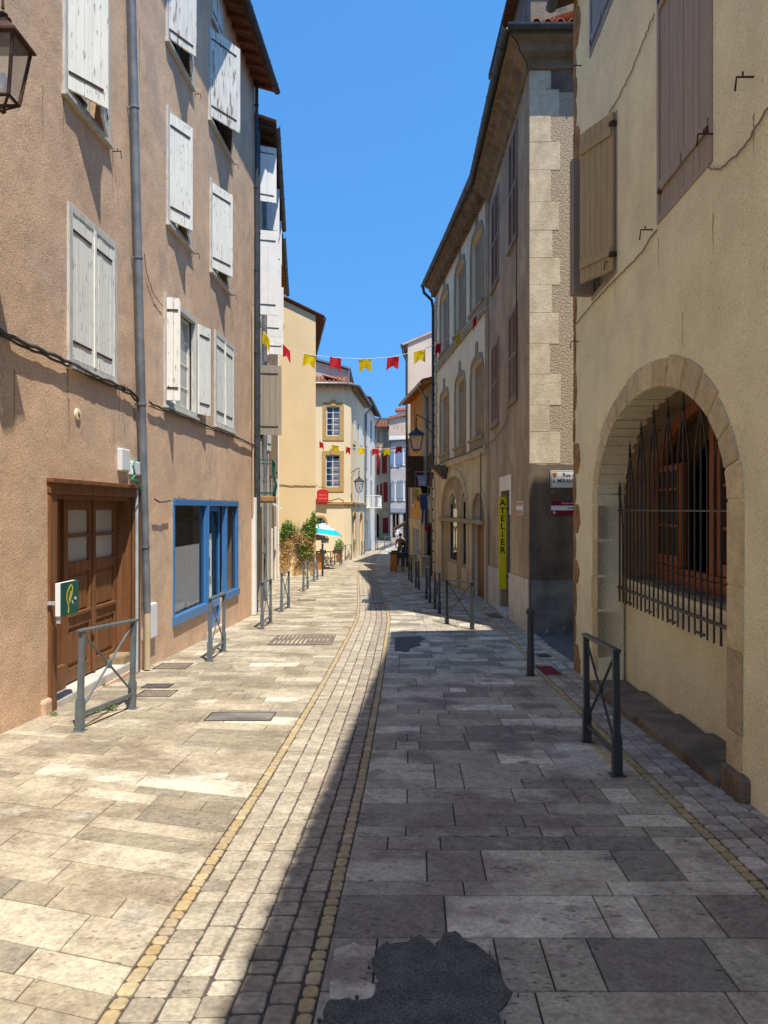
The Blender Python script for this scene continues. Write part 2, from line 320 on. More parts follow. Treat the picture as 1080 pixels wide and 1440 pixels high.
M['white'] = mat('sign_white', (.75, .74, .70), (.66, .65, .6), 6, rough=.5)
M['maroon'] = mat('sign_maroon', (.20, .012, .03), rough=.5)
M['red'] = mat('sign_red', (.62, .035, .03), rough=.5)
M['yellow_sign'] = mat('sign_yellow', (.75, .66, .02), (.68, .6, .02), 4, rough=.5)
M['black'] = mat('black_lettering', (.02, .015, .02), rough=.6)
M['flag_red'] = mat('red_flag_cloth', (.75, .045, .06), rough=.8); M['flag_yellow'] = mat('yellow_flag_cloth', (.85, .68, .02), rough=.8)
for k in ('flag_red', 'flag_yellow'):                 # thin cloth lets sunlight through
    n = M[k].node_tree.nodes; l = M[k].node_tree.links; p = n['Principled BSDF']; t = n.new('ShaderNodeBsdfTranslucent'); x = n.new('ShaderNodeMixShader')
    t.inputs[0].default_value = p.inputs['Base Color'].default_value; x.inputs[0].default_value = .5
    l.new(p.outputs[0], x.inputs[1]); l.new(t.outputs[0], x.inputs[2]); l.new(x.outputs[0], n['Material Output'].inputs[0])
M['string'] = mat('white_string', (.7, .7, .7), rough=.7)
M['leaf'] = mat('green_leaf', (.12, .22, .04), (.20, .30, .07), 3, rough=.55, fine=.2, fscale=8)
M['leaf_dry'] = mat('dry_brown_leaf', (.48, .30, .12), (.60, .42, .19), 3, rough=.8, fine=.2)
M['stem'] = mat('woody_stem', (.2, .13, .07), rough=.85)
M['terracotta'] = mat('terracotta_pot', (.42, .19, .09), (.36, .16, .08), 5, rough=.8, fine=.1)
M['teal'] = mat('turquoise_canvas', (.01, .42, .52), rough=.7); M['canvas_white'] = mat('white_canvas', (.8, .8, .78), rough=.7)
M['red_shutter'] = mat('dark_red_paint', (.26, .025, .02), rough=.55); M['blue_shutter'] = mat('slate_blue_paint', (.17, .225, .36), rough=.55)
M['orange_board'] = mat('orange_varnished_board', (.55, .21, .04), (.46, .17, .035), 6, rough=.4, stretch=(3, 3, .6))
M['dado'] = mat('pale_grey_dado', (.60, .565, .50), (.50, .465, .41), 2.5, bump=.003, fine=.1, streak=(.22, .2, .17))
M['door_grey'] = mat('grey_painted_door', (.13, .14, .155), rough=.45)
M['grate'] = mat('cast_iron_cover', (.12, .115, .11), (.08, .076, .072), 10, rough=.6, fine=.2)
M['rustgrate'] = mat('brown_iron_grate', (.24, .18, .135), (.17, .13, .1), 10, rough=.7, fine=.2)
M['greenpaint'] = mat('dark_green_painted_panel', (.012, .085, .065), (.02, .13, .1), 6, rough=.4)
M['yellowpaint'] = mat('yellow_brushstroke', (.66, .52, .06), rough=.5)
M['sticker'] = mat('magenta_sticker', (.42, .12, .22), (.5, .42, .42), 40, rough=.5, detail=1)
M['skin'] = mat('skin', (.50, .28, .19), rough=.6); M['hair'] = mat('dark_hair', (.02, .014, .01), rough=.6)

# ------------------------------------------------------------------ walls as frames of reference
class Wall:
    """a vertical wall plane: p0 near end, p1 far end, n points to the street; coordinates (u along, z up, w outward)"""
    def __init__(s, p0, p1, side):
        s.p0 = Vector((*p0, 0)); s.d = (Vector((*p1, 0))-s.p0); s.L = s.d.length; s.d.normalize()
        s.n = Vector((s.d.y, -s.d.x, 0))*side
    def T(s, u, z, w=0): return s.p0+s.d*u+s.n*w+Vector((0, 0, z))
    def u_of(s, px, w=0):
        k = (px-CX)/F; o = s.p0+s.n*w              # o.x+d.x u = k (o.y + d.y u)
        return (k*o.y-o.x)/(s.d.x-k*s.d.y)
    def uz(s, px, py, w=0):
        u = s.u_of(px, w); Y = (s.p0+s.n*w+s.d*u).y
        return u, EYE-(py-HY)/F*Y
    def rect(s, x0, t0, b0, x1, t1=None, b1=None, w=0):
        u0, zt0 = s.uz(x0, t0, w); _, zb0 = s.uz(x0, b0, w)
        u1 = s.u_of(x1, w); zt, zb = [zt0], [zb0]
        if t1 is not None: zt.append(s.uz(x1, t1, w)[1])
        if b1 is not None: zb.append(s.uz(x1, b1, w)[1])
        a, b = sorted((u0, u1)); return a, b, sum(zb)/len(zb), sum(zt)/len(zt)
    def gz(s, u, w=0): return zg(s.T(u, 0, w).y)
def loop_rect(r): a, b, z0, z1 = r; return [(a, z0), (b, z0), (b, z1), (a, z1)]
def loop_arch(a, b, z0, zs, rise, n=16):
    c = (a+b)/2; h = (b-a)/2
    return [(a, z0), (b, z0)]+[(c+h*math.cos(math.pi*k/n), zs+rise*math.sin(math.pi*k/n)) for k in range(n+1)]
def wall_mesh(W, parent, m, u0, u1, top, holes=(), depth=.25, back=6, name='wall', top1=None, z0=None):
    """front wall of real thickness with openings cut through, plus side, back and ceiling walls (a hollow body)"""
    zb = min(W.gz(u0), W.gz(u1))-.4 if z0 is None else z0
    t1 = top if top1 is None else top1
    mb = MB(W.T); mb.plate([(u0, zb), (u1, zb), (u1, t1), (u0, top)], [list(h) for h in holes], -depth, 0)
    if back:
        e = .004
        mb.box(u0+e, u0+.2, zb, min(top, t1)-e, -back, -depth-.001); mb.box(u1-.2, u1-e, zb, min(top, t1)-e, -back, -depth-.001)
        mb.box(u0+e, u1-e, zb, min(top, t1)-e, -back-.2, -back-.001)
        mb.box(u0+.21, u1-.21, min(top, t1)-.2, min(top, t1)-.05, -back+.01, -depth-.002)
    return mb.build(name, m, parent)
def leafT(W, a0, z0, wd, ht, w=.03, mode='flat', ang=0, hinge='near'):
    """returns T(a,b,c): a across 0..wd, b up 0..ht, c thickness, for a leaf that is flat, tilted out at its foot, or swung on a side hinge"""
    ca, sa = math.cos(ang), math.sin(ang)
    if mode == 'flat': return lambda a, b, c=0: W.T(a0+a, z0+b, w+c)
    if mode == 'tilt': return lambda a, b, c=0: W.T(a0+a, z0+ht-(ht-b)*ca+c*sa, w+(ht-b)*sa+c*ca)
    if hinge == 'near': return lambda a, b, c=0: W.T(a0+a*ca-c*sa, z0+b, w+a*sa+c*ca)
    return lambda a, b, c=0: W.T(a0+wd-(wd-a)*ca+c*sa, z0+b, w+(wd-a)*sa+c*ca)
def board_leaf(T, wd, ht, parent, m, strap=None, th=.03, bw=.105, name='shutter', z_straps=(.12, .88), louvre=False, iron=True):
    mb = MB(T); n = max(2, round(wd/bw)); g = .005
    if louvre:
        fw = .055
        mb.box(0, fw, 0, ht, 0, th); mb.box(wd-fw, wd, 0, ht, 0, th)
        for q in (0, ht*.5-fw/2, ht-fw*1.2): mb.box(fw, wd-fw, q, q+fw*1.2, .001, th-.001)
        k = fw*1.3
        while k < ht-fw*1.6:
            if abs(k-ht*.5) > fw*.9:
                i = [mb.vv(*p) for p in ((fw, k, th-.004), (wd-fw, k, th-.004), (wd-fw, k+.035, .004), (fw, k+.035, .004), (fw, k+.008, th-.001), (wd-fw, k+.008, th-.001), (wd-fw, k+.043, .006), (fw, k+.043, .006))]
                for q in ((0, 1, 2, 3), (4, 7, 6, 5), (0, 4, 5, 1), (3, 2, 6, 7)): mb.face([i[j] for j in q])
            k += .06
        mb.box(fw, wd-fw, fw, ht-fw, 0, .002)
    else:
        for k in range(n):
            a = wd*k/n; mb.box(a+g/2, a+wd/n-g/2, random.uniform(-.004, .004), ht+random.uniform(-.004, .004), 0, th+random.uniform(-.002, .002))
        for q in z_straps: mb.box(.015, wd-.02, ht*q-.045, ht*q+.045, th+.004, th+.022) if not iron else None
        mb.box(.01, wd-.01, .02, ht-.02, .002, .012)
    o = mb.build(name, m, parent)
    if iron and strap is not None:
        s = MB(T)
        for q in z_straps: s.box(.01, wd*.86, ht*q-.012, ht*q+.012, th+.003, th+.011)
        s.pieces('strap_hinge', strap, o)
    return o
def window_frame(W, r, parent, m, fw=.07, w0=-.02, w1=.035, sill=True, name='window'):
    a, b, z0, z1 = r; mb = MB(W.T)
    mb.box(a, a+fw, z0, z1, w0, w1); mb.box(b-fw, b, z0, z1, w0, w1)
    mb.box(a+fw, b-fw, z1-fw, z1-.001, w0+.001, w1-.002); mb.box(a+fw, b-fw, z0+.001, z0+fw, w0+.001, w1-.002)
    o = mb.build(name, m, parent, bev=.004)
    if sill:
        s = MB(W.T); s.box(a-.03, b+.03, z0-.04, z0-.001, w0, w1+.035); s.build('sill', m, o, bev=.004)
    return o
def casement(W, r, parent, m, w=-.12, nx=2, nz=3, glass='pane', open_=False, name='casement'):
    a, b, z0, z1 = r; mb = MB(W.T); f = .05
    mb.box(a, a+f, z0, z1, w-.02, w+.02); mb.box(b-f, b, z0, z1, w-.02, w+.02); mb.box(a+f, b-f, z0, z0+f, w-.019, w+.019); mb.box(a+f, b-f, z1-f, z1, w-.019, w+.019)
    for k in range(1, nx): u = a+(b-a)*k/nx; mb.box(u-.025, u+.025, z0+f, z1-f, w-.018, w+.022)
    for k in range(1, nz): z = z0+(z1-z0)*k/nz; mb.box(a+f, b-f, z-.014, z+.014, w-.016, w+.012)
    o = mb.build(name, m, parent)
    g = MB(W.T); g.box(a+.01, b-.01, z0+.01, z1-.01, w-.006, w-.001); g.build('pane', M[glass], o)
    return o
def reveal_back(W, r, parent, w=-.24): return None
def arc_ring(W, a, b, zs, rise, th, parent, m, w0=-.02, w1=.02, n=13, name='voussoir', z_foot=None, jitter=.03, th2=None, foot_bev=.008):
    """arch of separate cut stones with legs down to z_foot"""
    mb = MB(W.T); c = (a+b)/2; h = (b-a)/2
    for k in range(n):
        t0 = math.pi*k/n+.007; t1 = math.pi*(k+1)/n-.007; e = random.uniform(-jitter, jitter); dw = random.uniform(0, .006)
        pts = []
        for j in range(4): t = t0+(t1-t0)*j/3; pts.append((c+h*math.cos(t), zs+rise*math.sin(t)))
        for j in range(4): t = t1+(t0-t1)*j/3; pts.append((c+(h+th+e)*math.cos(t), zs+(rise+th+e)*math.sin(t)))
        mb.cur = random.random(); mb.prism(pts, w0, w1+dw)
    if z_foot is not None:
        for (q0, q1) in ((a-th, a), (b, b+th)):
            z = zs-.005
            while z > z_foot+.05:
                hh = random.uniform(.35, .6); zz = max(z-hh, z_foot); e = random.uniform(-jitter, jitter)
                l0, l1 = (q0+e, q1) if q1 == a else (q0, q1+e)
                mb.cur = random.random(); mb.box(l0, l1, zz+.004, z-.001, w0, w1+random.uniform(0, .005)); z = zz
    return mb.build(name, m, parent, bev=foot_bev, tone=True)
def gutter(W, parent, u0, u1, z, w, r=.075, m=None, name='gutter', z1=None):
    """half-round gutter along a wall"""
    mb = MB(W.T); n = 8; zz = z if z1 is None else z1; A = []; B = []
    for k in range(n+1):
        t = math.pi+math.pi*k/n; A.append((w+r*math.cos(t), r*math.sin(t)))
    out = A+[(x*1+(-.006 if x > w else .006), y+.004) for x, y in A[::-1]]
    i0 = [mb.vv(u0, z+y, x) for x, y in out]; i1 = [mb.vv(u1, zz+y, x) for x, y in out]
    for k in range(len(out)): mb.face([i0[k], i0[(k+1) % len(out)], i1[(k+1) % len(out)], i1[k]])
    mb.face(i0[:]); mb.face(i1[::-1])
    L = u1-u0; k = .6
    while k < L:
        t = k/L; mb.box(u0+k, u0+k+.03, z+(zz-z)*t-r-.006, z+(zz-z)*t-r+.012, w-r*.5, w+r*.5); mb.box(u0+k, u0+k+.03, z+(zz-z)*t-r*.5, z+(zz-z)*t+.012, w+r-.004, w+r+.007); k += .9
    return mb.build(name, m or M['zinc_dark'], parent, smooth=False)
def canal_tiles(T, a0, a1, b0, b1, slope, z0, pitch=.2, ln=.42, two=True):
    """rows of barrel tiles: columns along a, running down slope along b (b0 = eave). T(a,b,h)"""
    mb = MB(T); n = max(1, round((a1-a0)/pitch)); p = (a1-a0)/n; rows = max(1, round((b1-b0)/ln)); q = (b1-b0)/rows
    for i in range(n):
        a = a0+(i+.5)*p; j1 = random.uniform(-.012, .012)
        for j in range(rows):
            r0 = p*.36; ba = b0+j*q-.05+random.uniform(-.012, .012); bb = b0+(j+1)*q; h0 = z0+(ba-b0)*slope+.03; h1 = z0+(bb-b0)*slope+.0
            mb.cur = random.random(); ring = []
            for (bb_, hh, rr) in ((ba, h0, r0), (bb, h1, r0*.85)):
                ring.append([mb.vv(a+j1+rr*math.cos(math.pi*k/6), bb_, hh+rr*math.sin(math.pi*k/6)) for k in range(7)])
                if two: ring.append([mb.vv(a+j1+(rr-.014)*math.cos(math.pi*k/6), bb_, hh+(rr-.014)*math.sin(math.pi*k/6)) for k in range(7)])
            if two:
                o0, i0, o1, i1 = ring
                for k in range(6): mb.face([o0[k], o0[k+1], o1[k+1], o1[k]]); mb.face([i0[k], i1[k], i1[k+1], i0[k+1]]); mb.face([o0[k], i0[k], i0[k+1], o0[k+1]])
                mb.face([o0[0], o1[0], i1[0], i0[0]]); mb.face([o0[6], i0[6], i1[6], o1[6]])
            else:
                for k in range(6): mb.face([ring[0][k], ring[0][k+1], ring[1][k+1], ring[1][k]])
        # channel tile between
        a2 = a0+i*p
        i0 = [mb.vv(a2+p*.45*math.cos(math.pi+math.pi*k/4), b0-.06, z0+.035+p*.22*math.sin(math.pi+math.pi*k/4)) for k in range(5)]
        i1 = [mb.vv(a2+p*.45*math.cos(math.pi+math.pi*k/4), b1, z0+.035+(b1-b0)*slope+p*.22*math.sin(math.pi+math.pi*k/4)) for k in range(5)]
        for k in range(4): mb.face([i0[k], i0[k+1], i1[k+1], i1[k]])
    return mb
def roof(W, parent, u0, u1, z, over, run, slope, tilemat='tile', eave='wood_dark', rafters=True, back_over=0, e0=.15, e1=.15, pitch=.2, over0=None, gut=True, gz=None, gm=None, tiles_to=2.2, name='roof'):
    """roof slab rising away from the street, with boarded eave, rafters, barrel tiles and gutter"""
    o0 = over if over0 is None else over0; mb = MB(W.T); t = .07
    pts = [(u0-e0, z-slope*o0, o0), (u1+e1, z-slope*over, over), (u1+e1, z+slope*run, -run), (u0-e0, z+slope*run, -run)]
    A = [mb.vv(a, zz, ww) for a, zz, ww in pts]; B = [mb.vv(a, zz+t, ww) for a, zz, ww in pts]
    mb.face(A[::-1]); mb.face(B)
    for k in range(4): mb.face([A[k], A[(k+1) % 4], B[(k+1) % 4], B[k]])
    rf = mb.build(name, M[eave], parent)
    if rafters:
        r = MB(W.T); u = u0+.1
        while u < u1:
            ov = o0+(over-o0)*(u-u0)/(u1-u0)-.04
            i = [r.vv(uu, z-slope*ww-hh, ww) for uu in (u, u+.08) for (ww, hh) in ((-.05, .1), (ov, .08), (ov, .002), (-.05, .002))]
            for q in ((0, 1, 2, 3), (4, 7, 6, 5), (0, 4, 5, 1), (1, 5, 6, 2), (2, 6, 7, 3), (3, 7, 4, 0)): r.face([i[k] for k in q])
            u += .42
        r.pieces('rafter', M[eave], rf)
    if tilemat:
        tt = canal_tiles(lambda a, b, h: W.T(a, h, over-b if o0 == over else (o0+(over-o0)*(a-u0)/(u1-u0))-b), u0-e0, u1+e1, 0, tiles_to, slope, z-slope*over+t, pitch=pitch)
        tt.build('tile_covering', M[tilemat], rf, tone=True)
    if gut: gutter(W, rf, u0-e0, u1+e1, (z-slope*over+.02) if gz is None else gz, over+.07, m=gm)
    return rf
def pipe(W, parent, u, ztop, zbot, w=.09, r=.045, m=None, name='drainpipe', clips=True, du=0):
    mb = MB(); n = 10; P = [W.T(u+du*k/n, ztop+(zbot-ztop)*k/n, w) for k in range(n+1)]; mb.tube(P, r, 12)
    if clips:
        z = ztop-.5; 
        while z > zbot+.2:
            t = (ztop-z)/(ztop-zbot); c = W.T(u+du*t, z, w)
            mb.lathe([(r+.003, -.03), (r+.009, -.03), (r+.009, .0), (r+.003, .0)], (c.x, c.y, c.z), 12)
            mb.box(u+du*t-.01, u+du*t+.01, z-.03, z, 0, w, T=W.T); z -= 1.9
    return mb.build(name, m or M['zinc'], parent, smooth=True)
def cable(W, parent, pts, r=.012, m=None, w=.03, sub=6, wob=.01, name='cable'):
    """pts are (u,z) on the wall, smoothed"""
    q = []
    for (a, b) in zip(pts, pts[1:]):
        for k in range(sub): t = k/sub; q.append((a[0]+(b[0]-a[0])*t, a[1]+(b[1]-a[1])*t))
    q.append(pts[-1]); P = [W.T(u, z+random.uniform(-wob, wob), w+random.uniform(0, wob)) for u, z in q]
    mb = MB(); mb.tube(P, r, 6); return mb.build(name, m or M['cable'], parent, smooth=True)
def hook(W, parent, u, z, s=1):
    """iron shutter stay on the wall"""
    mb = MB(); mb.tube([W.T(u, z, -.01), W.T(u, z, .11), W.T(u, z-.09*s, .12)], .007, 6); mb.tube([W.T(u, z, .07), W.T(u, z+.035, .07)], .006, 6)
    return mb.build('shutter_stay', M['rust_iron'], parent)
def text(s_, T, size, m, parent, ext=.001, name='lettering', bold=0, sx=1, align='CENTER'):
    """words as real thin letters; T(a,b,c) maps the text plane"""
    cu = bpy.data.curves.new('t', 'FONT'); cu.body = s_; cu.size = size; cu.extrude = ext; cu.offset = bold; cu.align_x = align; cu.align_y = 'CENTER'; cu.resolution_u = 3
    ob = bpy.data.objects.new('t', cu); S.collection.objects.link(ob); bpy.context.view_layer.update()
    me = bpy.data.meshes.new_from_object(ob.evaluated_get(bpy.context.evaluated_depsgraph_get())); bpy.data.objects.remove(ob)
    o0 = Vector(parent['_o'])
    for v in me.vertices: v.co = T(v.co.x*sx, v.co.y, v.co.z)-o0
    me.materials.clear(); me.materials.append(m); me.name = name
    o = bpy.data.objects.new(name, me); S.collection.objects.link(o); o.parent = parent; o['_o'] = list(o0); return o
# ================================================================== THE GROUND
XR = [(-12, -.6), (0, -.37), (2.7, -.256), (5.5, -.127), (9, -.03), (13.6, .075), (17, .15), (21, .05), (25, -.1), (30, -.28), (38, -.55), (50, -.45), (62, .1), (75, 1.5), (90, 3)]
def xr(y): return (lerp(XR, y-.8)+2*lerp(XR, y)+lerp(XR, y+.8))/4
def xl(y): return xr(y)-.77
XB = [(-12, 1.35), (0, 1.70), (10.5, 2.07), (14, 2.24), (20, 2.38), (25, 2.02), (31, 1.55), (38, .8), (44, 1.0), (50, 1.5), (80, 4.2), (90, 6)]
def xb(y): return lerp(XB, y)
# base ground: one sheet to the horizon
g = MB()
ys = [-60+2*k for k in range(80)]+[110, 140, 200, 320, 590]; xs = [-300, -60, -12, -6, 0, 6, 12, 60, 300]
idx = [[g.vv(x, y, zg(y)-.024) for x in xs] for y in ys]
for j in range(len(ys)-1):
    for i in range(len(xs)-1): g.face([idx[j][i], idx[j][i+1], idx[j+1][i+1], idx[j+1][i]])
tag(g.build('ground', M['mortar_l']), kind='structure')
def stone(mb, c, z=0, gap=.004, rnd=.003, hgt=.016, cut=0, tone=None, jit=0):
    """one paving stone with chamfered edges. c = four (x,y) corners in order"""
    mb.cur = random.random() if tone is None else tone
    P = [Vector((x+random.uniform(-jit, jit), y+random.uniform(-jit, jit), 0)) for x, y in c]; m = sum(P, Vector())/4
    rings = []
    for (ins, dz) in ((gap, -hgt), (gap+.0005, -rnd*.9), (gap+rnd, 0)):
        r = []
        for k in range(4):
            p = P[k]; a = (P[k-1]-p); b = (P[(k+1) % 4]-p); la, lb = a.length, b.length
            if la < 1e-5 or lb < 1e-5: return
            a /= la; b /= lb; q = p+(a+b)*ins
            if cut: cc = min(cut, la*.25, lb*.25); r += [q+a*cc, q+b*cc]
            else: r.append(q)
        rings.append([mb.vv(v.x, v.y, zg(v.y)+z+dz) for v in r])
    for A, B in zip(rings, rings[1:]):
        n = len(A)
        for k in range(n): mb.face([A[k], A[(k+1) % n], B[(k+1) % n], B[k]])
    mb.face(rings[-1])
def kf(v): return .335 if v < 5 else (.02 if v > 9.5 else .335-.315*(v-5)/4.5)
L_ = MB(); v = -3.
while v < 74:
    hh = random.choice([.15, .18, .22, .28, .32, .2]); s = 0
    s1 = 4.6 if v < 30 else 5.5
    while s < s1:
        wd = random.choice([.25, .35, .45, .6, .7, .85, .5]); e = s+wd
        def pt(q, t): 
            return (xl(t)-q, t+kf(t)*q)
        stone(L_, [pt(e, v), pt(s, v), pt(s, v+hh), pt(e, v+hh)], z=random.uniform(-.0015, .001), gap=.0028, rnd=.003, tone=min(1, max(0, random.gauss(.47, .24))))
        s = e
    v += hh
tag(L_.build('paving_sunny_side', M['slab_l'], tone=True, recalc=False), kind='structure')
Rr = MB(); v = -3.
while v < 74:
    hh = random.choice([.16, .2, .28, .3, .4, .42, .22]); s = 0
    wtot = xb(v)-xr(v)
    cuts = [0]
    while cuts[-1] < wtot-.35: cuts.append(cuts[-1]+random.choice([.2, .3, .42, .5, .6, .72]))
    if wtot-cuts[-1] < .15 and len(cuts) > 1: cuts.pop()
    cuts.append(wtot)
    for a, b in zip(cuts, cuts[1:]):
        def pt(q, t):
            f = q/wtot; return (xr(t)+(xb(t)-xr(t))*f, t)
        sk_ = random.uniform(-.004, .004)
        stone(Rr, [pt(a, v), pt(b, v), pt(b, v+hh), pt(a, v+hh)], z=random.uniform(-.002, .001), gap=.0035, rnd=.003, tone=min(1, max(0, random.gauss(.42, .24))))
    v += hh
tag(Rr.build('paving_shady_side', M['slab_r'], tone=True, recalc=False), kind='structure')
# dark mortar bed under the shady side and gutter
def bed(name, fa, fb, m, y0=-4, y1=74, dz=-.011, step=1.):
    b = MB(); y = y0; prev = None
    while y <= y1:
        q = [b.vv(fa(y), y, zg(y)+dz), b.vv(fb(y), y, zg(y)+dz)]
        if prev: b.face([prev[0], prev[1], q[1], q[0]])
        prev = q; y += step
    return tag(b.build(name, m), kind='structure')
bed('mortar_bed', lambda y: xl(y), lambda y: xb(y)+.62, M['mortar_d'])
# central gutter of setts between two ochre lines
G = MB(); GD = MB(); GO = MB()
cols = [(.07, .205), (.205, .335), (.335, .46), (.46, .585), (.585, .70)]
for ci, (a, b) in enumerate(cols):
    y = -3.
    while y < 60:
        l = random.uniform(.10, .155)
        if y > 30: l = .2
        tgt = GD if ci >= 3 else G
        dip = -.004*(1-abs((a+b)/2-.385)/.385)
        stone(tgt, [(xl(y)+a, y), (xl(y)+b, y), (xl(y+l)+b, y+l), (xl(y+l)+a, y+l)], z=dip+random.uniform(-.003, .002), gap=.004 if ci < 3 else .0055, rnd=.005, cut=.009 if y < 30 else 0, jit=.004)
        y += l
for a, b in ((.0, .07), (.70, .77)):
    y = -3.
    while y < 60:
        l = random.uniform(.07, .11)
        if y > 30: l = .16
        stone(GO, [(xl(y)+a, y), (xl(y)+b, y), (xl(y+l)+b, y+l), (xl(y+l)+a, y+l)], z=random.uniform(-.003, .002), gap=.005, rnd=.005, cut=.012 if y < 30 else 0, jit=.004, tone=(random.uniform(.78, 1) if random.random() < min(.75, max(.15, (y-2)/12)) else None))
        y += l
# side border along the right-hand houses
GS = MB()
y = -3.
while y < 50:
    l = random.uniform(.07, .11) if y < 25 else .18
    stone(GO, [(xb(y), y), (xb(y)+.07, y), (xb(y+l)+.07, y+l), (xb(y+l), y+l)], z=random.uniform(-.003, .002), gap=.005, rnd=.005, cut=.012 if y < 25 else 0, jit=.003); y += l
for k in range(4):
    a, b = .07+k*.13, .07+(k+1)*.13; y = -3.
    while y < 50:
        l = random.uniform(.10, .17) if y < 25 else .25
        stone(GS, [(xb(y)+a, y), (xb(y)+b, y), (xb(y+l)+b, y+l), (xb(y+l)+a, y+l)], z=.002+random.uniform(-.003, .002), gap=.004, rnd=.006, cut=.012 if y < 25 else 0, jit=.004); y += l
tag(G.build('gutter_setts', M['sett'], tone=True, recalc=False), kind='structure')
tag(GD.build('gutter_middle_setts', M['sett_dark'], tone=True, recalc=False), kind='structure')
tag(GO.build('ochre_sett_line', M['sett_ochre'], tone=True, recalc=False), kind='structure')
tag(GS.build('border_setts', M['sett_side'], tone=True, recalc=False), kind='structure')
# side alley: asphalt with a pale stone edge
al = MB()
A0 = [(2.72, 10.0), (20, 10.0), (20, 14.6), (2.72, 14.6)]
al.poly([(x, y, zg(y)-.004) for x, y in A0]); tag(al.build('alley_road', M['asphalt']), kind='structure')
ed = MB(); y = 10.3
while y < 14.35:
    l = random.uniform(.5, .9); y2 = min(y+l, 14.4)
    stone(ed, [(2.60, y), (2.74, y), (2.74, y2), (2.60, y2)], z=.006, gap=.003, rnd=.004, tone=random.uniform(.2, .7)); y = y2
tag(ed.build('alley_edge_stones', M['slab_r'], tone=True, recalc=False), kind='structure')
# asphalt repairs lying over the slabs
def patch(name, px, z=.007, m=None, tone=None, amp=.008):
    P = []
    base = [gnd(*p) for p in px]
    for a, b in zip(base, base[1:]+base[:1]):
        n = max(1, int((b-a).length/.03))
        for k in range(n): q = a.lerp(b, k/n); P.append((q.x+random.uniform(-amp, amp), q.y+random.uniform(-amp, amp)))
    tris = geometry.tessellate_polygon([[Vector((x, y, 0)) for x, y in P]]); mb_ = MB(); mb_.cur = tone or .5
    A = [mb_.vv(x, y, zg(y)+z) for x, y in P]; B = [mb_.vv(x, y, zg(y)-.012) for x, y in P]
    for t in tris: mb_.face([A[k] for k in t])
    for k in range(len(P)): mb_.face([A[k], A[(k+1) % len(P)], B[(k+1) % len(P)], B[k]])
    if not m:                                          # loose crumbs along the torn edge
        for k in range(0, len(P), 5):
            cx_, cy_ = P[k][0]+random.gauss(0, .02), P[k][1]+random.gauss(0, .02); rr_ = random.uniform(.003, .009)
            q = [mb_.vv(cx_+rr_*math.cos(t)*random.uniform(.6, 1), cy_+rr_*math.sin(t)*random.uniform(.6, 1), zg(cy_)+h__) for h__, off_ in ((z+.006, 0), (-.005, 0)) for t in (0, 1.25, 2.5, 3.75, 5)]
            mb_.face(q[:5]); mb_.face(q[5:][::-1]); [mb_.face([q[j], q[(j+1) % 5], q[5+(j+1) % 5], q[5+j]]) for j in range(5)]
    return tag(mb_.build(name, M[m or 'asphalt'], tone=tone is not None), kind='structure')
patch('asphalt_repair', [(430, 1520), (452, 1440), (462, 1409), (522, 1406), (533, 1380), (522, 1368), (528, 1345), (536, 1330), (575, 1326), (590, 1316), (603, 1326), (612, 1334), (623, 1313), (641, 1311), (652, 1323), (670, 1331), (692, 1347), (706, 1370), (718, 1397), (713, 1412), (700, 1424), (704, 1470), (690, 1520)])
patch('asphalt_repair', [(555, 915), (556, 897), (590, 895), (598, 898), (588, 903), (592, 908), (576, 912), (574, 917)])
patch('worn_slab', [(465, 1405), (470, 1335), (500, 1327), (528, 1333), (530, 1345), (520, 1352), (522, 1366), (512, 1376), (528, 1384), (529, 1398), (522, 1405)], z=.003, m='slab_r', tone=.9, amp=.012)
0 and patch('asphalt_repair', [(540, 1005), (541, 996), (560, 992), (588, 993), (590, 998), (566, 999), (562, 1007)])
0 and patch('asphalt_repair', [(546, 975), (548, 966), (590, 965), (592, 969), (560, 972), (558, 976)])
# covers and grates let into the paving
def cover(name, x0, y0, x1, y1, label, cat, m='grate', bars=0, group=None, frame=True):
    a = gnd((x0+x1)/2, (y0+y1)/2); p, q = gnd(x0, y1), gnd(x1, y1); r_ = gnd((x0+x1)/2, y0)
    w2 = (q.x-p.x)/2; l = r_.y-p.y; c = Vector(((p.x+q.x)/2, p.y+l/2, zg(p.y+l/2)))
    t = thing(name, c, label, cat, group); T = lambda X, Y, Z: Vector((c.x+X, c.y+Y, zg(c.y+Y)+Z))
    mb = MB(T)
    if bars:
        mb.box(-w2, w2, -l/2, l/2, -.011, -.001)
        for k in range(bars): u = -w2+.02+(2*w2-.04)*k/bars; mb.box(u, u+(2*w2)/bars*.55, -l/2+.015, l/2-.015, -.001, .006)
    else:
        mb.box(-w2+.012, w2-.012, -l/2+.012, l/2-.012, -.01, .004)
    mb.build('cover_plate', M[m], t)
    f = MB(T)
    for (a0, a1, b0, b1) in ((-w2, -w2+.01, -l/2, l/2), (w2-.01, w2, -l/2, l/2), (-w2+.01, w2-.01, -l/2, -l/2+.01), (-w2+.01, w2-.01, l/2-.01, l/2)): f.box(a0, a1, b0, b1, -.01, .007)
    f.build('cover_frame', M['iron'], t)
    return t
cover('manhole_cover', 286, 1002, 381, 1014, 'grey rectangular steel cover set in the sunny paving in front of the wooden door', 'manhole cover', 'cement')
cover('drain_grate', 376, 893, 466, 907, 'large brown iron grate in the sunny paving, beyond the blue shop window', 'drain grate', 'rustgrate', bars=14)
cover('drain_grate', 188, 971, 238, 980, 'brown slotted grate just beyond the nearest railing on the sunny side', 'drain grate', 'rustgrate', bars=9)
cover('manhole_cover', 197, 962, 236, 968, 'small dark cover next to the brown slotted grate by the nearest railing', 'manhole cover', 'grate')
cover('manhole_cover', 214, 933, 260, 941, 'brown cover at the foot of the grey downpipe on the pink house', 'manhole cover', 'rustgrate')
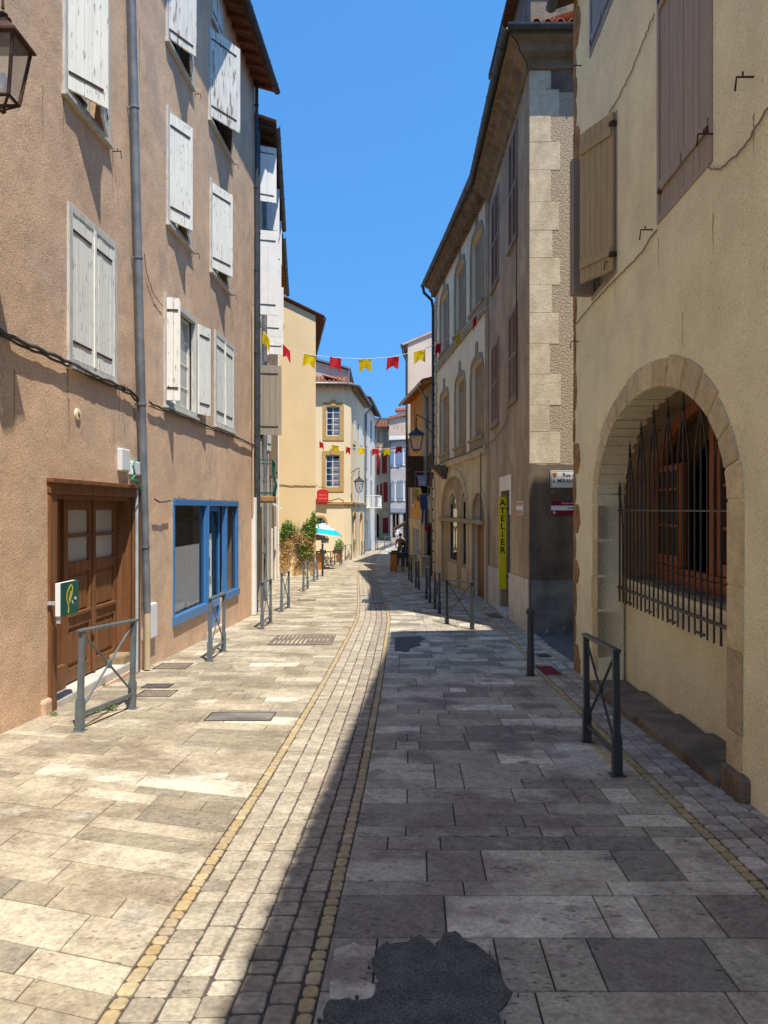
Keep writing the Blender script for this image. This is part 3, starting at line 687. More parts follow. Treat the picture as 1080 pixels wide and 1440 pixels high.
cover('manhole_cover', 766, 937, 791, 949, 'small red square cover in the setts behind the black bollard', 'manhole cover', 'maroon')
cover('drain_grate', 690, 863, 712, 869, 'dark drain grate in front of the narrow shop doorway with the yellow sign', 'drain grate', 'iron', bars=6)
cover('manhole_cover', 758, 920, 776, 924, 'small dark cover between the black bollard and the alley', 'manhole cover', 'iron')
cover('drain_grate', 508, 843, 538, 848, 'dark slotted grate across the middle gutter beyond the sunlit gap', 'drain grate', 'iron', bars=8)
cover('manhole_cover', 417, 843, 443, 845, 'small brown cover in the paving level with the second cross-braced railing from the flowerless planter', 'manhole cover', 'rustgrate')

# ================================================================== LEFT SIDE
def WL(y): return (-3.74+.042*y, y)
W1 = Wall(WL(-8), WL(17.8), 1)
def base_pt(W, u, w=0): p = W.T(u, 0, w); return (p.x, p.y, zg(p.y))
def stain(W, parent, u, z, ln, wd, m='rust_stain', w=.0012):
    n = 14; L_ = []; R_ = []
    for k in range(n+1):
        t = k/n; h_ = wd*(1-t)**.8*random.uniform(.55, 1.1)+.002; c_ = u+random.uniform(-.006, .006); L_.append((c_-h_/2, z-ln*t)); R_.append((c_+h_/2, z-ln*t))
    mb = MB(W.T)
    for k in range(n): mb.poly([(*L_[k], w), (*R_[k], w), (*R_[k+1], w), (*L_[k+1], w)])
    return mb.build('drip_stain', M[m], parent)
# ---- the pink-brown house
h1 = thing('town_house', base_pt(W1, W1.L), 'tall salmon-brown roughcast house with white shutters and a wooden door on the left', 'house')
doorR = W1.rect(67, 668, 985, 195, 690, 940); doorR = (doorR[0], doorR[1], W1.gz(doorR[0])-.05, 1.98)
shopR = W1.rect(243, 702, 880, 334, 705, 832)
shopdoorR = None
win = {}
spec = {'a1': (88, -70, 118, 152, 10, 209), 'a2': (94, 284, 512, 162, 342, 540), 'b1': (233, -40, 62, 270, 20, 120), 'b2': (234, 160, 318, 268, 190, 350),
        'b3': (230, 414, 568, 275, 450, 590), 'c0': (296, -40, 28, 313, -20, 62), 'c1': (293, 52, 180, 325, 76, 214), 'c2': (295, 254, 383, 322, 288, 410), 'c3': (301, 470, 598, 328, 480, 608)}
for k, s in spec.items(): win[k] = W1.rect(*s)
# even out sills and heads floor by floor
for row in (('a2', 'b3', 'c3'), ('a1', 'b2', 'c2'), ('b1', 'c1')):
    z0 = sum(win[k][2] for k in row)/len(row); z1 = sum(win[k][3] for k in row)/len(row)
    print(row, [tuple(round(q, 2) for q in win[k]) for k in row])
    for k in row: a, b, c_, d_ = win[k]; win[k] = (a, b, c_*.8+z0*.2, d_*.8+z1*.2)
print('door', doorR, 'shop', shopR)
dR = (shopR[0]+(shopR[1]-shopR[0])*.46, shopR[0]+(shopR[1]-shopR[0])*.76, W1.gz(shopR[0])-.05, shopR[3])
# shop opening outline: wide window with a door leg reaching the ground
sa, sb, sz0, sz1 = shopR; da, db = dR[0], dR[1]; dz = W1.gz(da)+.06
shop_loop = [(sa, sz0), (da, sz0), (da, dz), (db, dz), (db, sz0+.02), (sb, sz0+.02), (sb, sz1), (sa, sz1)]
holes = [loop_rect(win[k]) for k in win]+[loop_rect(doorR), shop_loop]
TOP1 = 11.55
wall_mesh(W1, h1, M['salmon'], 0, W1.L, TOP1, holes, depth=.34, back=7)
# near-black skins standing in for the unlit rooms behind the openings
def dark_back(W, parent, rects, w=-.36, name='dark_room_backing'):
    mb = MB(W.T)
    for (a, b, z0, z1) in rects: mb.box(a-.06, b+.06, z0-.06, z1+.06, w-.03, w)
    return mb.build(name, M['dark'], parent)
for k, r in win.items():
    a, b, z0, z1 = r; wd = b-a; ht = z1-z0; fw = .085
    worn = k in ('c1', 'b1'); m = M['shutter_worn'] if worn else M['shutter']
    f = window_frame(W1, r, h1, M['frame_grey'], fw=fw, w0=-.05, w1=.03, sill=True)
    iw, ih, x0, zz = wd-2*fw+.02, ht-2*fw+.02, a+fw-.01, z0+fw-.01
    if k in ('a1', 'b1', 'b2', 'c1', 'c2'):
        ang = {'a1': R(30), 'b1': R(27), 'b2': R(23), 'c1': R(30), 'c2': R(22)}[k]; hw_ = iw/2-.004
        T = leafT(W1, x0, zz, hw_, ih, .0, 'swing', ang, 'near'); board_leaf(T, hw_, ih, f, m, M['rust_iron'], bw=.1)
        T = leafT(W1, x0+iw-hw_, zz, hw_, ih, .0, 'swing', ang*.55, 'far'); board_leaf(T, hw_, ih, f, m, M['rust_iron'], bw=.1)
    elif k in ('a2', 'c3', 'c0'):
        for j in (0, 1):
            T = leafT(W1, x0+j*(iw/2+.004), zz, iw/2-.008, ih, -.012, 'flat'); board_leaf(T, iw/2-.008, ih, f, m, M['rust_iron'], bw=.12)
        s = MB(W1.T); s.box(x0+iw/2-.025, x0+iw/2+.025, zz, zz+ih, .022, .036); s.build('cover_strip', m, f)
    else:
        lw = iw/2
        T = leafT(W1, a+.03, zz, .2, ih, .035, 'swing', R(78), 'near'); board_leaf(T, .2, ih, f, M['shutter'], M['rust_iron'], bw=.1)
        T = leafT(W1, a+.03, zz+.02, .2, ih-.04, .035, 'swing', R(62), 'near'); board_leaf(T, .2, ih-.04, f, M['shutter'], M['rust_iron'], bw=.1)
        T = leafT(W1, b-.02, zz, .42, ih, .04, 'swing', R(12), 'near'); board_leaf(T, .42, ih, f, M['shutter'], M['rust_iron'])
        casement(W1, (x0+.02, x0+iw-.02, zz, zz+ih), h1, M['white_paint'], w=-.1, nx=2, nz=4, glass='pane_pale')
    if k not in ('b3',):
        casement(W1, (x0+.02, x0+iw-.02, zz, zz+ih), h1, M['frame_grey'], w=-.2, nx=2, nz=4)
    if k in ('a1', 'b1', 'b2', 'c1', 'c2', 'a2'):
        hook(W1, h1, b+.12, z0-.02); stain(W1, h1, b+.13, z0-.03, .5, .022); stain(W1, h1, a+.02, z0-.05, .42, .03)
dark_back(W1, h1, [win[k] for k in win])
# ---- wooden double door set deep in its frame
a, b, z0, z1 = doorR; zb = W1.gz(a)
d = MB(W1.T)
d.box(a, a+.16, zb-.1, z1-.13, -.04, .025); d.box(b-.15, b, zb-.3, z1-.13, -.04, .025); d.box(a-.01, b+.01, z1-.13, z1, -.04, .035)
d.box(a-.03, b+.03, z1-.02, z1+.03, .0, .075)
df = d.build('door_frame', M['wood'], h1, bev=.008)
lin = MB(W1.T); lin.box(a+.16, b-.15, z1-.18, z1-.131, -.3, -.041); lin.box(b-.19, b-.151, zb-.3, z1-.18, -.3, -.041); lin.box(a+.161, a+.2, zb-.2, z1-.18, -.3, -.041)
lin.build('door_lining', M['wood'], h1)
dz0 = W1.gz(b)+.2; dw = -.27; dtop = z1-.18
th = MB(W1.T); th.box(a+.1, b-.1, zb-.45, dz0-.02, -.36, -.02); th.build('threshold', M['dado'], h1, bev=.02)
sb2 = MB(W1.T); sb2.box(b-.45, b-.19, dz0-.3, dz0+.1, -.26, -.03); sb2.build('foot_stone', M['stone'], h1, bev=.03)
def door_leaf(u0, u1, name='door_leaf', side=0):
    m = MB(W1.T); s = .09; zt = dtop; zm = 0.98; zl = dz0
    m.box(u0, u0+s, zl, zt, dw, dw+.05); m.box(u1-s, u1, zl, zt, dw, dw+.05)
    for q0, q1 in ((zl, zl+.16), (zl+.62, zl+.76), (zm-.02, zm+.1), (zt-.12, zt)): m.box(u0+s, u1-s, q0, q1, dw, dw+.048)
    m.box(u0+s, u1-s, zl+.16, zl+.62, dw+.005, dw+.022); m.box(u0+s+.05, u1-s-.05, zl+.21, zl+.57, dw+.02, dw+.038)
    m.box(u0+s, u1-s, zl+.76, zm-.02, dw+.005, dw+.022); m.box(u0+s+.05, u1-s-.05, zl+.81, zm-.07, dw+.02, dw+.034)
    m.box(u0+s-.01, u1-s+.01, zl+.75, zl+.79, dw+.03, dw+.075)
    m.box(u0+s, u1-s, (zm+.1+zt-.12)/2-.02, (zm+.1+zt-.12)/2+.02, dw+.001, dw+.045)
    o = m.build(name, M['wood'], h1, bev=.004)
    g = MB(W1.T); g.box(u0+s, u1-s, zm+.1, zt-.12, dw+.008, dw+.014); g.build('pane', M['pane_pale'], o)
    return o
pw = b-.19-(a+.2); pl = pw*.30
fp = MB(W1.T); fp.box(a+.2, a+.2+pl-.03, dz0-.1, dtop, dw, dw+.03); fp.box(a+.2+pl-.06, a+.2+pl-.005, dz0-.1, dtop, dw+.031, dw+.07); fp.box(a+.2, a+.2+pl-.06, dz0-.1, dz0+.25, dw+.031, dw+.09); fp.build('side_panel', M['wood'], h1, bev=.004)
L0 = a+.2+pl; LW = (pw-pl)/2
dl1 = door_leaf(L0, L0+LW-.004); dl2 = door_leaf(L0+LW+.004, b-.192)
asx = MB(W1.T); asx.box(L0+LW-.035, L0+LW+.035, dz0, dtop, dw+.05, dw+.075); asx.build('cover_strip', M['wood'], dl1, bev=.006)
kb = MB(); c = W1.T(L0+LW-.09, dz0+.55, dw+.09); kb.tube([W1.T(L0+LW-.09, dz0+.55, dw+.04), c], .012, 8); kb.tube([c, W1.T(L0+LW-.09, dz0+.55, dw+.11)], [.012, .028], 10); kb.build('door_knob', M['rust_iron'], dl1, smooth=True)
dark_back(W1, h1, [(a+.1, b-.1, zb, z1)], w=-.40)
# ---- blue shop window with its glazed door
sh = MB(W1.T); f = .10
sh.box(sa, sa+f*.6, sz0+.1, sz1-.1, -.07, .02); sh.box(sb-f, sb, sz0+.12, sz1-.1, -.07, .02); sh.box(sa, sb, sz1-.1, sz1, -.07, .03)
sh.box(sa-.02, da-.001, sz0-.04, sz0+.1, -.07, .05); sh.box(db+.001, sb+.02, sz0-.02, sz0+.12, -.07, .05)

for q in (da-.16, db): sh.box(q, q+.16, (sz0+.1 if q < da else dz), sz1-.1, -.07, .02) if q < da else sh.box(q, q+.1, sz0+.121, sz1-.1, -.07, .02)
sh.box(da-.11, da-.06, sz0+.1, sz1-.1, .02, .05)
shf = sh.build('shop_window_frame', M['blue'], h1, bev=.006)
for (q0, q1) in ((sa+f*.6, da-.16), (db+.1, sb-f)):
    g = MB(W1.T); g.box(q0, q1, sz0+.1, sz1-.1, -.035, -.028); g.build('pane', M['shop_glass'], shf)
cu = MB(W1.T); n = 40; u0, u1 = sa+.08, da-.18
for k in range(n): cu.poly([(u0+(u1-u0)*k/n, sz0+.12, -.10-.012*(k % 2)), (u0+(u1-u0)*(k+1)/n, sz0+.12, -.10-.012*((k+1) % 2)), (u0+(u1-u0)*(k+1)/n, sz0+1.15, -.10-.012*((k+1) % 2)), (u0+(u1-u0)*k/n, sz0+1.15, -.10-.012*(k % 2))])
cu.build('net_curtain', M['canvas_white'], shf)
gd = MB(W1.T); gd.box(da+.01, da+.09, dz, sz1-.1, -.16, -.1); gd.box(db-.09, db-.01, dz, sz1-.1, -.16, -.1); gd.box(da+.09, db-.09, dz, dz+.16, -.16, -.1); gd.box(da+.09, db-.09, sz1-.2, sz1-.1, -.16, -.1); gd.box(da+.09, db-.09, sz0-.1, sz0+.02, -.159, -.09); gd.box(da+.09, db-.09, dz+.16, sz0-.1, -.15, -.13)
go = gd.build('shop_door', M['blue'], h1, bev=.005)
g = MB(W1.T); g.box(da+.09, db-.09, sz0+.02, sz1-.2, -.14, -.13); g.build('pane', M['shop_glass'], go)
for (q0, q1, e0, e1, mm) in ((.12, .36, .35, 1.3, 'white'), (.16, .3, .62, .86, 'black'), (.13, .22, .3, .58, 'yellow_sign'), (.24, .37, .12, .5, 'white'), (.2, .34, -.02+.08, .28, 'shutter')):
    g = MB(W1.T); s_ = (db-da)/.62; off = {'white': -.1285, 'black': -.1265, 'yellow_sign': -.1255, 'shutter': -.1245}[mm]; g.box(da+q0*s_, da+q1*s_, sz0+e0, sz0+e1, off, off+.0015); g.build('poster', M[mm], go)
dark_back(W1, h1, [(sa, sb, sz0, sz1), (da, db, dz, sz0)], w=-.6)
# ragged mortar edge above the shop window
rg = MB(W1.T); u = sa
while u < sb: q = random.uniform(.05, .14); rg.box(u, u+q, sz1-.004, sz1+random.uniform(.01, .035), -.02, random.uniform(.006, .02)); u += q
rg.build('mortar_edge', M['stone'], h1, bev=.004)
# ---- eave, gutter pipes, cables
roof(W1, h1, 0, W1.L, TOP1, .42, 6.5, .3, eave='wood_rust', pitch=.21, e1=.18, tiles_to=1.2)
ptop = W1.uz(177, -20, .1)[0]; pp = W1.uz(207, 856, .1)[0]
pipe(W1, h1, ptop, 11.2, W1.uz(207, 860, .09)[1], w=.1, r=.05, du=pp-ptop, m=M['zinc'])
pipe(W1, h1, pp, W1.uz(207, 856, .09)[1], W1.gz(pp)+.02, w=.1, r=.043, m=M['pvc'], clips=False, name='pipe_foot')
pipe(W1, h1, pp-.20, 1.95, W1.gz(pp)+.02, w=.03, r=.022, m=M['conduit'], name='conduit', clips=False)
ss = MB(); c = W1.T(pp, .45, .1); ss.lathe([(.0515, 0), (.0525, .002), (.0525, .11), (.0515, .112)], (c.x, c.y, c.z), 20); ss.build('sticker', M['sticker'], h1, smooth=True)
pipe(W1, h1, W1.L-.12, 11.5, W1.gz(W1.L)+.05, w=.07, r=.04, m=M['zinc_dark'])
pipe(W1, h1, W1.L-.38, W1.uz(352, 430)[1], 1.6, w=.04, r=.018, m=M['pvc'], clips=False, name='conduit')
pb = MB(W1.T); pb.box(W1.L-.34, W1.L-.18, W1.gz(W1.L)+.02, W1.uz(358, 700)[1], 0, .09); pb.build('pipe_cover', M['white_paint'], h1, bev=.006)
cp = [W1.uz(*p) for p in ((-60, 436), (0, 470), (50, 492), (96, 512), (130, 530), (161, 542), (180, 552), (190, 562))]
cp = [(1.0, cp[0][1]+.35), (6.0, cp[0][1]+.12)]+cp
cable(W1, h1, cp, r=.02, w=.05, m=M['cable']); cable(W1, h1, [(u, z-.03) for u, z in cp], r=.014, w=.03, m=M['cable'])
cp = [W1.uz(*p) for p in ((205, 566), (228, 576), (262, 588), (300, 604), (325, 612), (357, 628))]
cable(W1, h1, cp, r=.016, w=.05, m=M['cable']); cable(W1, h1, [(u, z-.035) for u, z in cp], r=.01, w=.03, m=M['cable_light'])
cable(W1, h1, [W1.uz(*p) for p in ((189, 562), (193, 600), (194, 640), (197, 668))], r=.015, w=.04)
cable(W1, h1, [W1.uz(*p) for p in ((200, 356), (204, 385), (214, 415), (226, 430))], r=.006, w=.02, m=M['cable_light'])
cable(W1, h1, [W1.uz(*p) for p in ((208, 702), (216, 707), (232, 704))], r=.012, w=.09)
# ---- small things fixed to the wall
def wall_box(W, x0, y0, x1, y1, dep, m, label, cat, name, lid=True):
    u0, z1_ = W.uz(x0, y0, dep); u1, _ = W.uz(x1, y0, dep); z0_ = W.uz(x0, y1, dep)[1]
    t = thing(name, W.T((u0+u1)/2, z0_, 0), label, cat)
    b_ = MB(W.T); b_.box(min(u0, u1), max(u0, u1), z0_, z1_, 0, dep); b_.build('housing', m, t, bev=.012)
    if lid: l_ = MB(W.T); l_.box(min(u0, u1)+.012, max(u0, u1)-.012, z0_+.015, z1_-.015, dep, dep+.006); l_.build('lid', m, t, bev=.003)
    return t
wall_box(W1, 171, 630, 183, 662, .06, M['plastic_white'], 'white plastic junction box above the corner of the wooden door, the further left of two', 'utility box', 'junction_box')
tb = wall_box(W1, 187, 648, 203, 668, .06, M['plastic_white'], 'white plastic box with a green wire, touching the grey downpipe', 'utility box', 'junction_box')
gw = MB(); q = [W1.uz(*p, .1) for p in ((190, 645), (186, 655), (189, 668), (183, 674), (192, 676), (197, 690))]; gw.tube([W1.T(u, z, .11) for u, z in q], .012, 6); gw.build('green_wire', M['green_wire'], tb, smooth=True)
wall_box(W1, 206, 852, 221, 902, .07, M['plastic_white'], 'low white meter box beside the foot of the downpipe', 'meter box', 'meter_box')
u, z = W1.uz(108, 583); t = thing('wall_medallion', W1.T(u, z, 0), 'small round cream plaque with a brown eye-like centre on the salmon wall', 'plaque')
mb = MB(); mb.tube([W1.T(u, z, 0), W1.T(u, z, .02), W1.T(u, z, .026)], [.065, .065, .045], 20); mb.build('disc', M['cream_wall'], t, smooth=True)
mb = MB(); mb.tube([W1.T(u, z, .026), W1.T(u, z, .03)], [.03, .02], 12); mb.build('centre_mark', M['stone_brown'], t, smooth=True)
# painted green box by the door
ua_, ub_ = W1.u_of(85, .2), W1.u_of(109, .2); za_, zb__ = .62, .95
TL = lambda a, b, c: W1.T(ua_+a*(ub_-ua_), za_+b*(zb__-za_), .2+c)
t = thing('letter_box', tuple(W1.T(ua_, za_, .1)), 'dark green box painted with a yellow swirl, hung beside the wooden door', 'letter box')
Yb = 7.75; xa, xb_ = (85-CX)/F*Yb, (110-CX)/F*Yb; z1_ = EYE-(826-HY)/F*Yb; z0_ = EYE-(865-HY)/F*Yb
mb = MB(TL); mb.box(0, 1, 0, 1, -.055, 0); mb.build('housing', M['canvas_white'], t, bev=.004)
mb = MB(TL); mb.box(-.01, 1.01, -.01, 1.01, .001, .007); fr = mb.build('painted_front', M['greenpaint'], t)
def stroke(pts, r, m, nm):
    s_ = MB(); P = []; n = len(pts)
    wv, hv = xb_-xa, z1_-z0_
    P = [TL(x, y, .009) for x, y in pts]
    for k in range(n-1):
        dv = (P[k+1]-P[k]).normalized(); nn = dv.cross(W1.n)*r*1.3
        s_.box(0, 1, 0, 1, 0, 1, T=lambda a, b, c, A=P[k], B=P[k+1], N=nn: A.lerp(B, a)+N*(c-.5)+W1.n*.0015*b)
    return s_.build(nm, m, t)
stroke([(.4, .05), (.42, .25), (.3, .5), (.35, .72), (.55, .9), (.66, .82), (.6, .6), (.45, .35)], .014, M['yellowpaint'], 'yellow_swirl')
stroke([(.45, .45), (.55, .7)], .012, M['yellowpaint'], 'yellow_swirl'); stroke([(.78, .48), (.86, .42)], .02, M['canvas_white'], 'white_dab'); stroke([(.62, .4), (.68, .3)], .012, M['canvas_white'], 'white_dab')
mb = MB(TL); mb.box(.05, .12, -.22, -.001, -.05, -.01); mb.box(.3, .4, .3, .4, -.19, -.101); mb.build('bracket', M['conduit'], t)
for (px, py, ln, wd) in ((97, 560, .5, .03), (330, 650, .3, .02), (196, 40, .8, .03), (254, 300, .4, .02), (60, 120, .5, .02), (240, 240, .35, .02), (290, 640, .5, .03), (160, 600, .5, .02), (20, 520, .6, .03)): u, z = W1.uz(px, py); stain(W1, h1, u, z, ln, wd)
# quarter pebble stone at the door foot
mb = MB(W1.T); uu = doorR[0]; mb.box(uu-.16, uu+.02, W1.gz(uu)-.1, W1.gz(uu)+.16, -.02, .05); mb.build('corner_stone', M['salmon'], h1, bev=.05)

# ---- second house: white tilted shutters, balcony
p2 = (-2.98, 17.83); p2b = (-1.11-.105*24.6, 24.6); W2 = Wall(p2, p2b, 1)
h2 = thing('town_house', base_pt(W2, W2.L/2), 'narrow house squeezed behind the salmon one, with white propped shutters and a balcony', 'house')
TOP2 = 10.75
op = []
cols2 = [(.35, 1.55), (2.7, 3.9), (5.0, 6.2)]; rows2 = [(9.0, 10.3), (6.3, 8.3), (3.45, 5.1)]
for (a, b) in cols2:
    for (c, d_) in rows2: op.append((a, b, c, d_))
gl = (.3, 1.3, zg(18.6)-.05, .9); g2 = (3.6, 5.2, zg(22)-.05, .9)
wall_mesh(W2, h2, M['white_wall'], 0, W2.L, TOP2, [loop_rect(r) for r in op]+[loop_rect(gl), loop_rect(g2)], depth=.25, back=6)
for i, r in enumerate(op):
    a, b, c, d_ = r; fr = window_frame(W2, r, h2, M['white_paint'] if i % 3 < 2 else M['taupe'], fw=.06)
    mm = M['white_paint']
    if i % 3 == 0: T = leafT(W2, a+.02, c, .46, d_-c, .02, 'swing', R(72), 'near'); board_leaf(T, .46, d_-c, fr, mm, M['zinc_dark'], bw=.5)
    elif i % 3 == 1:
        T = leafT(W2, a+.02, c, .5, d_-c, .02, 'swing', R(82), 'near'); board_leaf(T, .5, d_-c, fr, mm, M['zinc_dark'], bw=.5)
    else:
        T = leafT(W2, a+.02, c, (b-a)/2-.03, d_-c, .02, 'swing', R(86 if i < 3 else 8), 'near'); board_leaf(T, (b-a)/2-.03, d_-c, fr, M['taupe'] if i < 3 else mm, M['zinc_dark'], bw=.16)
        T = leafT(W2, a+.02+(b-a)/2, c, (b-a)/2-.03, d_-c, .02, 'swing', R(8), 'far'); board_leaf(T, (b-a)/2-.03, d_-c, fr, M['taupe'] if i < 3 else mm, M['zinc_dark'], bw=.16)
    casement(W2, (a+.06, b-.06, c+.06, d_-.06), h2, M['greenpaint'] if i < 3 else M['white_paint'], w=-.12)
dark_back(W2, h2, op+[gl, g2], w=-.27)
for r in (gl, g2): 
    mb = MB(W2.T); mb.box(r[0], r[1], r[2], r[3], -.2, -.12); mb.build('door', M['wood_old'], h2, bev=.01)
st = MB(W2.T); st.box(0.02, 1.9, zg(18)-.2, 1.6, 0, .03); mbh = st
q = MB(W2.T); q.plate([(.02, zg(19)-.25), (2.4, zg(19)-.25), (2.4, 1.75), (.02, 1.75)], [loop_rect(gl)], 0, .035); q.build('stone_ground_floor', M['r3_stone'], h2)
roof(W2, h2, 0, W2.L, TOP2, .42, 5.5, .3, eave='wood_dark', e0=-.05, e1=0, tiles_to=1.0)
pipe(W2, h2, 2.55, TOP2-.2, zg(20)+.05, w=.1, r=.05, m=M['zinc']); pipe(W2, h2, .12, TOP2-.2, 1.6, w=.06, r=.045, m=M['zinc_dark'])
# balcony with green railing
bal = MB(W2.T); bal.box(.2, 1.8, 1.85, 2.0, 0, .42); bo = bal.build('balcony_slab', M['stone_brown'], h2, bev=.03)
ir = MB()
for (z, ) in ((2.08,), (2.85,)): ir.tube([W2.T(.22, z, .02), W2.T(.22, z, .38), W2.T(1.78, z, .38), W2.T(1.78, z, .02)], .014, 6)
for k in range(14): u = .22+1.56*k/13; ir.tube([W2.T(u, 2.0, .38), W2.T(u, 2.3, .44), W2.T(u, 2.6, .36), W2.T(u, 2.85, .38)], .009, 5)
ir.build('balcony_railing', M['greenpaint'], bo, smooth=True)
# ---- third narrow house, ragged rendered end and gutter
p3 = (-1.11-.105*24.65, 24.65); p3b = (-1.11-.105*31.6, 31.6); W3 = Wall(p3, p3b, 1)
h3 = thing('town_house', base_pt(W3, W3.L/2), 'narrow house with a patchy lime wall just before the yellow gable', 'house')
op = [(.6, 1.6, 2.8, 4.8), (.6, 1.6, 6.0, 7.8), (3.2, 4.2, 2.8, 4.8), (3.2, 4.2, 6.0, 7.8)]
wall_mesh(W3, h3, M['rubble'], 0, W3.L, 10.55, [loop_rect(r) for r in op], depth=.25, back=6)
for r in op:
    fr = window_frame(W3, r, h3, M['wood_rust'], fw=.06)
    T = leafT(W3, r[0], r[2], .48, r[3]-r[2], .03, 'swing', R(14), 'near'); board_leaf(T, .48, r[3]-r[2], fr, M['oldwood'], M['zinc_dark'])
    casement(W3, (r[0]+.06, r[1]-.06, r[2]+.06, r[3]-.06), h3, M['white_paint'], w=-.12)
dark_back(W3, h3, op, w=-.27)
pc = MB(W3.T); pc.box(1.9, 2.5, zg(27)-.2, 1.0, 0, .05); pc.build('pilaster', M['white_wall'], h3, bev=.01)
pc = MB(W3.T); pc.box(4.9, 5.3, zg(29)-.2, 1.0, 0, .08); pc.build('pilaster', M['white_wall'], h3, bev=.01)
aw = MB(W3.T)
aw.prism([(0, 0), (.34, -.22), (.34, -.25), (0, -.03)], 2.6, 4.2, T=lambda a, b, c: W3.T(c, 1.9+b, a+.02)); aw.build('door_canopy', M['frame_grey'], h3)
roof(W3, h3, 0, W3.L, 10.55, .40, 5.5, .3, eave='orange_board', e0=0, e1=-.25, tiles_to=1.0)
pipe(W3, h3, W3.L-.35, 10.3, zg(31)+.05, w=.09, r=.045, m=M['white_paint'])
# ---- yellow gable house
p4 = (-4.6, 31.7); p4b = (-2.87, 32.3); W4 = Wall(p4, p4b, 1)
W4.n = -Vector((W4.d.y, -W4.d.x, 0)) if Vector((W4.d.y, -W4.d.x, 0)).y > 0 else Vector((W4.d.y, -W4.d.x, 0))
h4 = thing('town_house', base_pt(W4, W4.L), 'blank yellow gable wall with a climbing plant, in the middle distance on the left', 'house')
zl, zr = EYE+(HY-414)/F*31.7, EYE+(HY-444)/F*32.3
b4 = MB(); back = Vector((-1.6, 11.5, 0))
def pr(P, z): return (P[0], P[1], z)
A = [Vector((p4[0]-3.2, p4[1]-1.1, 0)), Vector((*p4b, 0))]; slope4 = (zl-zr)/((Vector(p4)-Vector(p4b)).length); zL = zr+slope4*(A[1]-A[0]).length
zb = zg(32)-.5
v = [A[0]+Vector((0, 0, zb)), A[1]+Vector((0, 0, zb)), A[1]+Vector((0, 0, zr)), A[0]+Vector((0, 0, zL))]; vb = [p+back for p in v]
i = [b4.vv(*p) for p in v+vb]
for q in ((0, 1, 2, 3), (7, 6, 5, 4), (1, 5, 6, 2), (0, 3, 7, 4), (3, 2, 6, 7), (0, 4, 5, 1)): b4.face([i[k] for k in q])
b4.build('wall', M['yellow_wall'], h4)
dd = (A[1]-A[0]).normalized(); bd = back.normalized()
def T4(a, b, h): return A[1]+bd*a-dd*b+Vector((0, 0, h))      # a along the depth, b up the slope from the eave
sl = MB(T4); ov = .32
P = [(-.03, -ov, zr-slope4*ov), (11.6, -ov, zr-slope4*ov), (11.6, 5.0, zr+slope4*5.0), (-.03, 5.0, zr+slope4*5.0)]
a_ = [sl.vv(*p) for p in P]; b_ = [sl.vv(p[0], p[1], p[2]+.08) for p in P]; sl.face(a_); sl.face(b_[::-1])
for k in range(4): sl.face([a_[k], a_[(k+1) % 4], b_[(k+1) % 4], b_[k]])
ro = sl.build('roof', M['wood_rust'], h4)
canal_tiles(T4, -.08, 11.6, -ov, 5.0, slope4, zr-slope4*ov+.08, pitch=.24).build('tile_covering', M['tile'], ro)
gt = MB(); gt.tube([T4(-.15, -ov-.06, zr-slope4*ov+.0), T4(11.6, -ov-.06, zr-slope4*ov-.05)], .07, 8); gt.build('gutter', M['zinc_dark'], ro, smooth=True)
cable(W4, h4, [W4.uz(*p) for p in ((392, 681), (410, 683), (430, 683), (447, 683))], r=.015, w=.02, m=M['stone_brown'])
# ---- cream corner house further on
c0, c1, c2, c3 = (-8.5, 45.6), (-2.4, 46.0), (-2.0, 46.5), (-1.42, 55)
h5 = thing('town_house', (-2.0, 46.5, zg(46)), 'pale yellow corner house with ochre stone window frames beyond the parasol', 'house')
WA = Wall(c0, c1, 1); WC = Wall(c1, c2, 1); WB = Wall(c2, c3, 1)
T5 = 9.15
w1 = WA.rect(459, 572, 613, 478, 572, 613); w2 = WA.rect(458, 640, 685, 478, 640, 685); ga = WA.rect(444, 728, 760, 457, 728, 760)
gal = loop_arch(ga[0], ga[1], ga[2], ga[3]-.3, .3, 8)
wall_mesh(WA, h5, M['cream_wall'], 0, WA.L, T5, [loop_rect(w1), loop_rect(w2), gal], depth=.25, back=0)
wall_mesh(WC, h5, M['cream_wall'], 0, WC.L, T5, [], depth=.2, back=0)
bw1 = WB.rect(496, 590, 626, 499.5, 592, 625); bw2 = WB.rect(504, 598, 631, 508, 600, 631)
bd1 = WB.rect(496.5, 720, 769, 500, 722, 768); bd2 = WB.rect(505.5, 722, 771, 509, 722, 771)
bd1 = (bd1[0], bd1[1], zg(50)+.3, bd1[3]); bd2 = (bd2[0], bd2[1], zg(53)-.1, bd2[3])
low = [(bw1[0], bw1[1], 1.9, 3.6), (bw2[0], bw2[1], 1.9, 3.6)]
wall_mesh(WB, h5, M['cream_wall'], 0, WB.L, T5, [loop_rect(bw1), loop_rect(bw2)]+[loop_rect(r) for r in low]+[loop_arch(r[0], r[1], r[2], r[3]-.4, .4, 8) for r in (bd1, bd2)], depth=.25, back=5)
for r in (w1, w2):
    a, b, z0, z1 = r; s = MB(WA.T); s.plate([(a-.22, z0-.28), (b+.24, z0-.28), (b+.24, z1+.26), (a-.22, z1+.26)], [loop_rect(r)], -.1, .04); s.build('stone_surround', M['ochre_trim'], h5, bev=.01)
    k = MB(WA.T); k.prism([((a+b)/2-.13, z1+.02), ((a+b)/2+.13, z1+.02), ((a+b)/2+.17, z1+.4), ((a+b)/2-.17, z1+.4)], .041, .08); k.build('keystone', M['ochre_trim'], h5, bev=.01)
    casement(WA, r, h5, M['white_paint'], w=-.08, nx=2, nz=5, glass='shop_glass')
    cu = MB(WA.T); cu.box(a+.3, b-.03, z0+.03, z1-.2, -.2, -.18); cu.build('curtain', M['canvas_white'], h5)
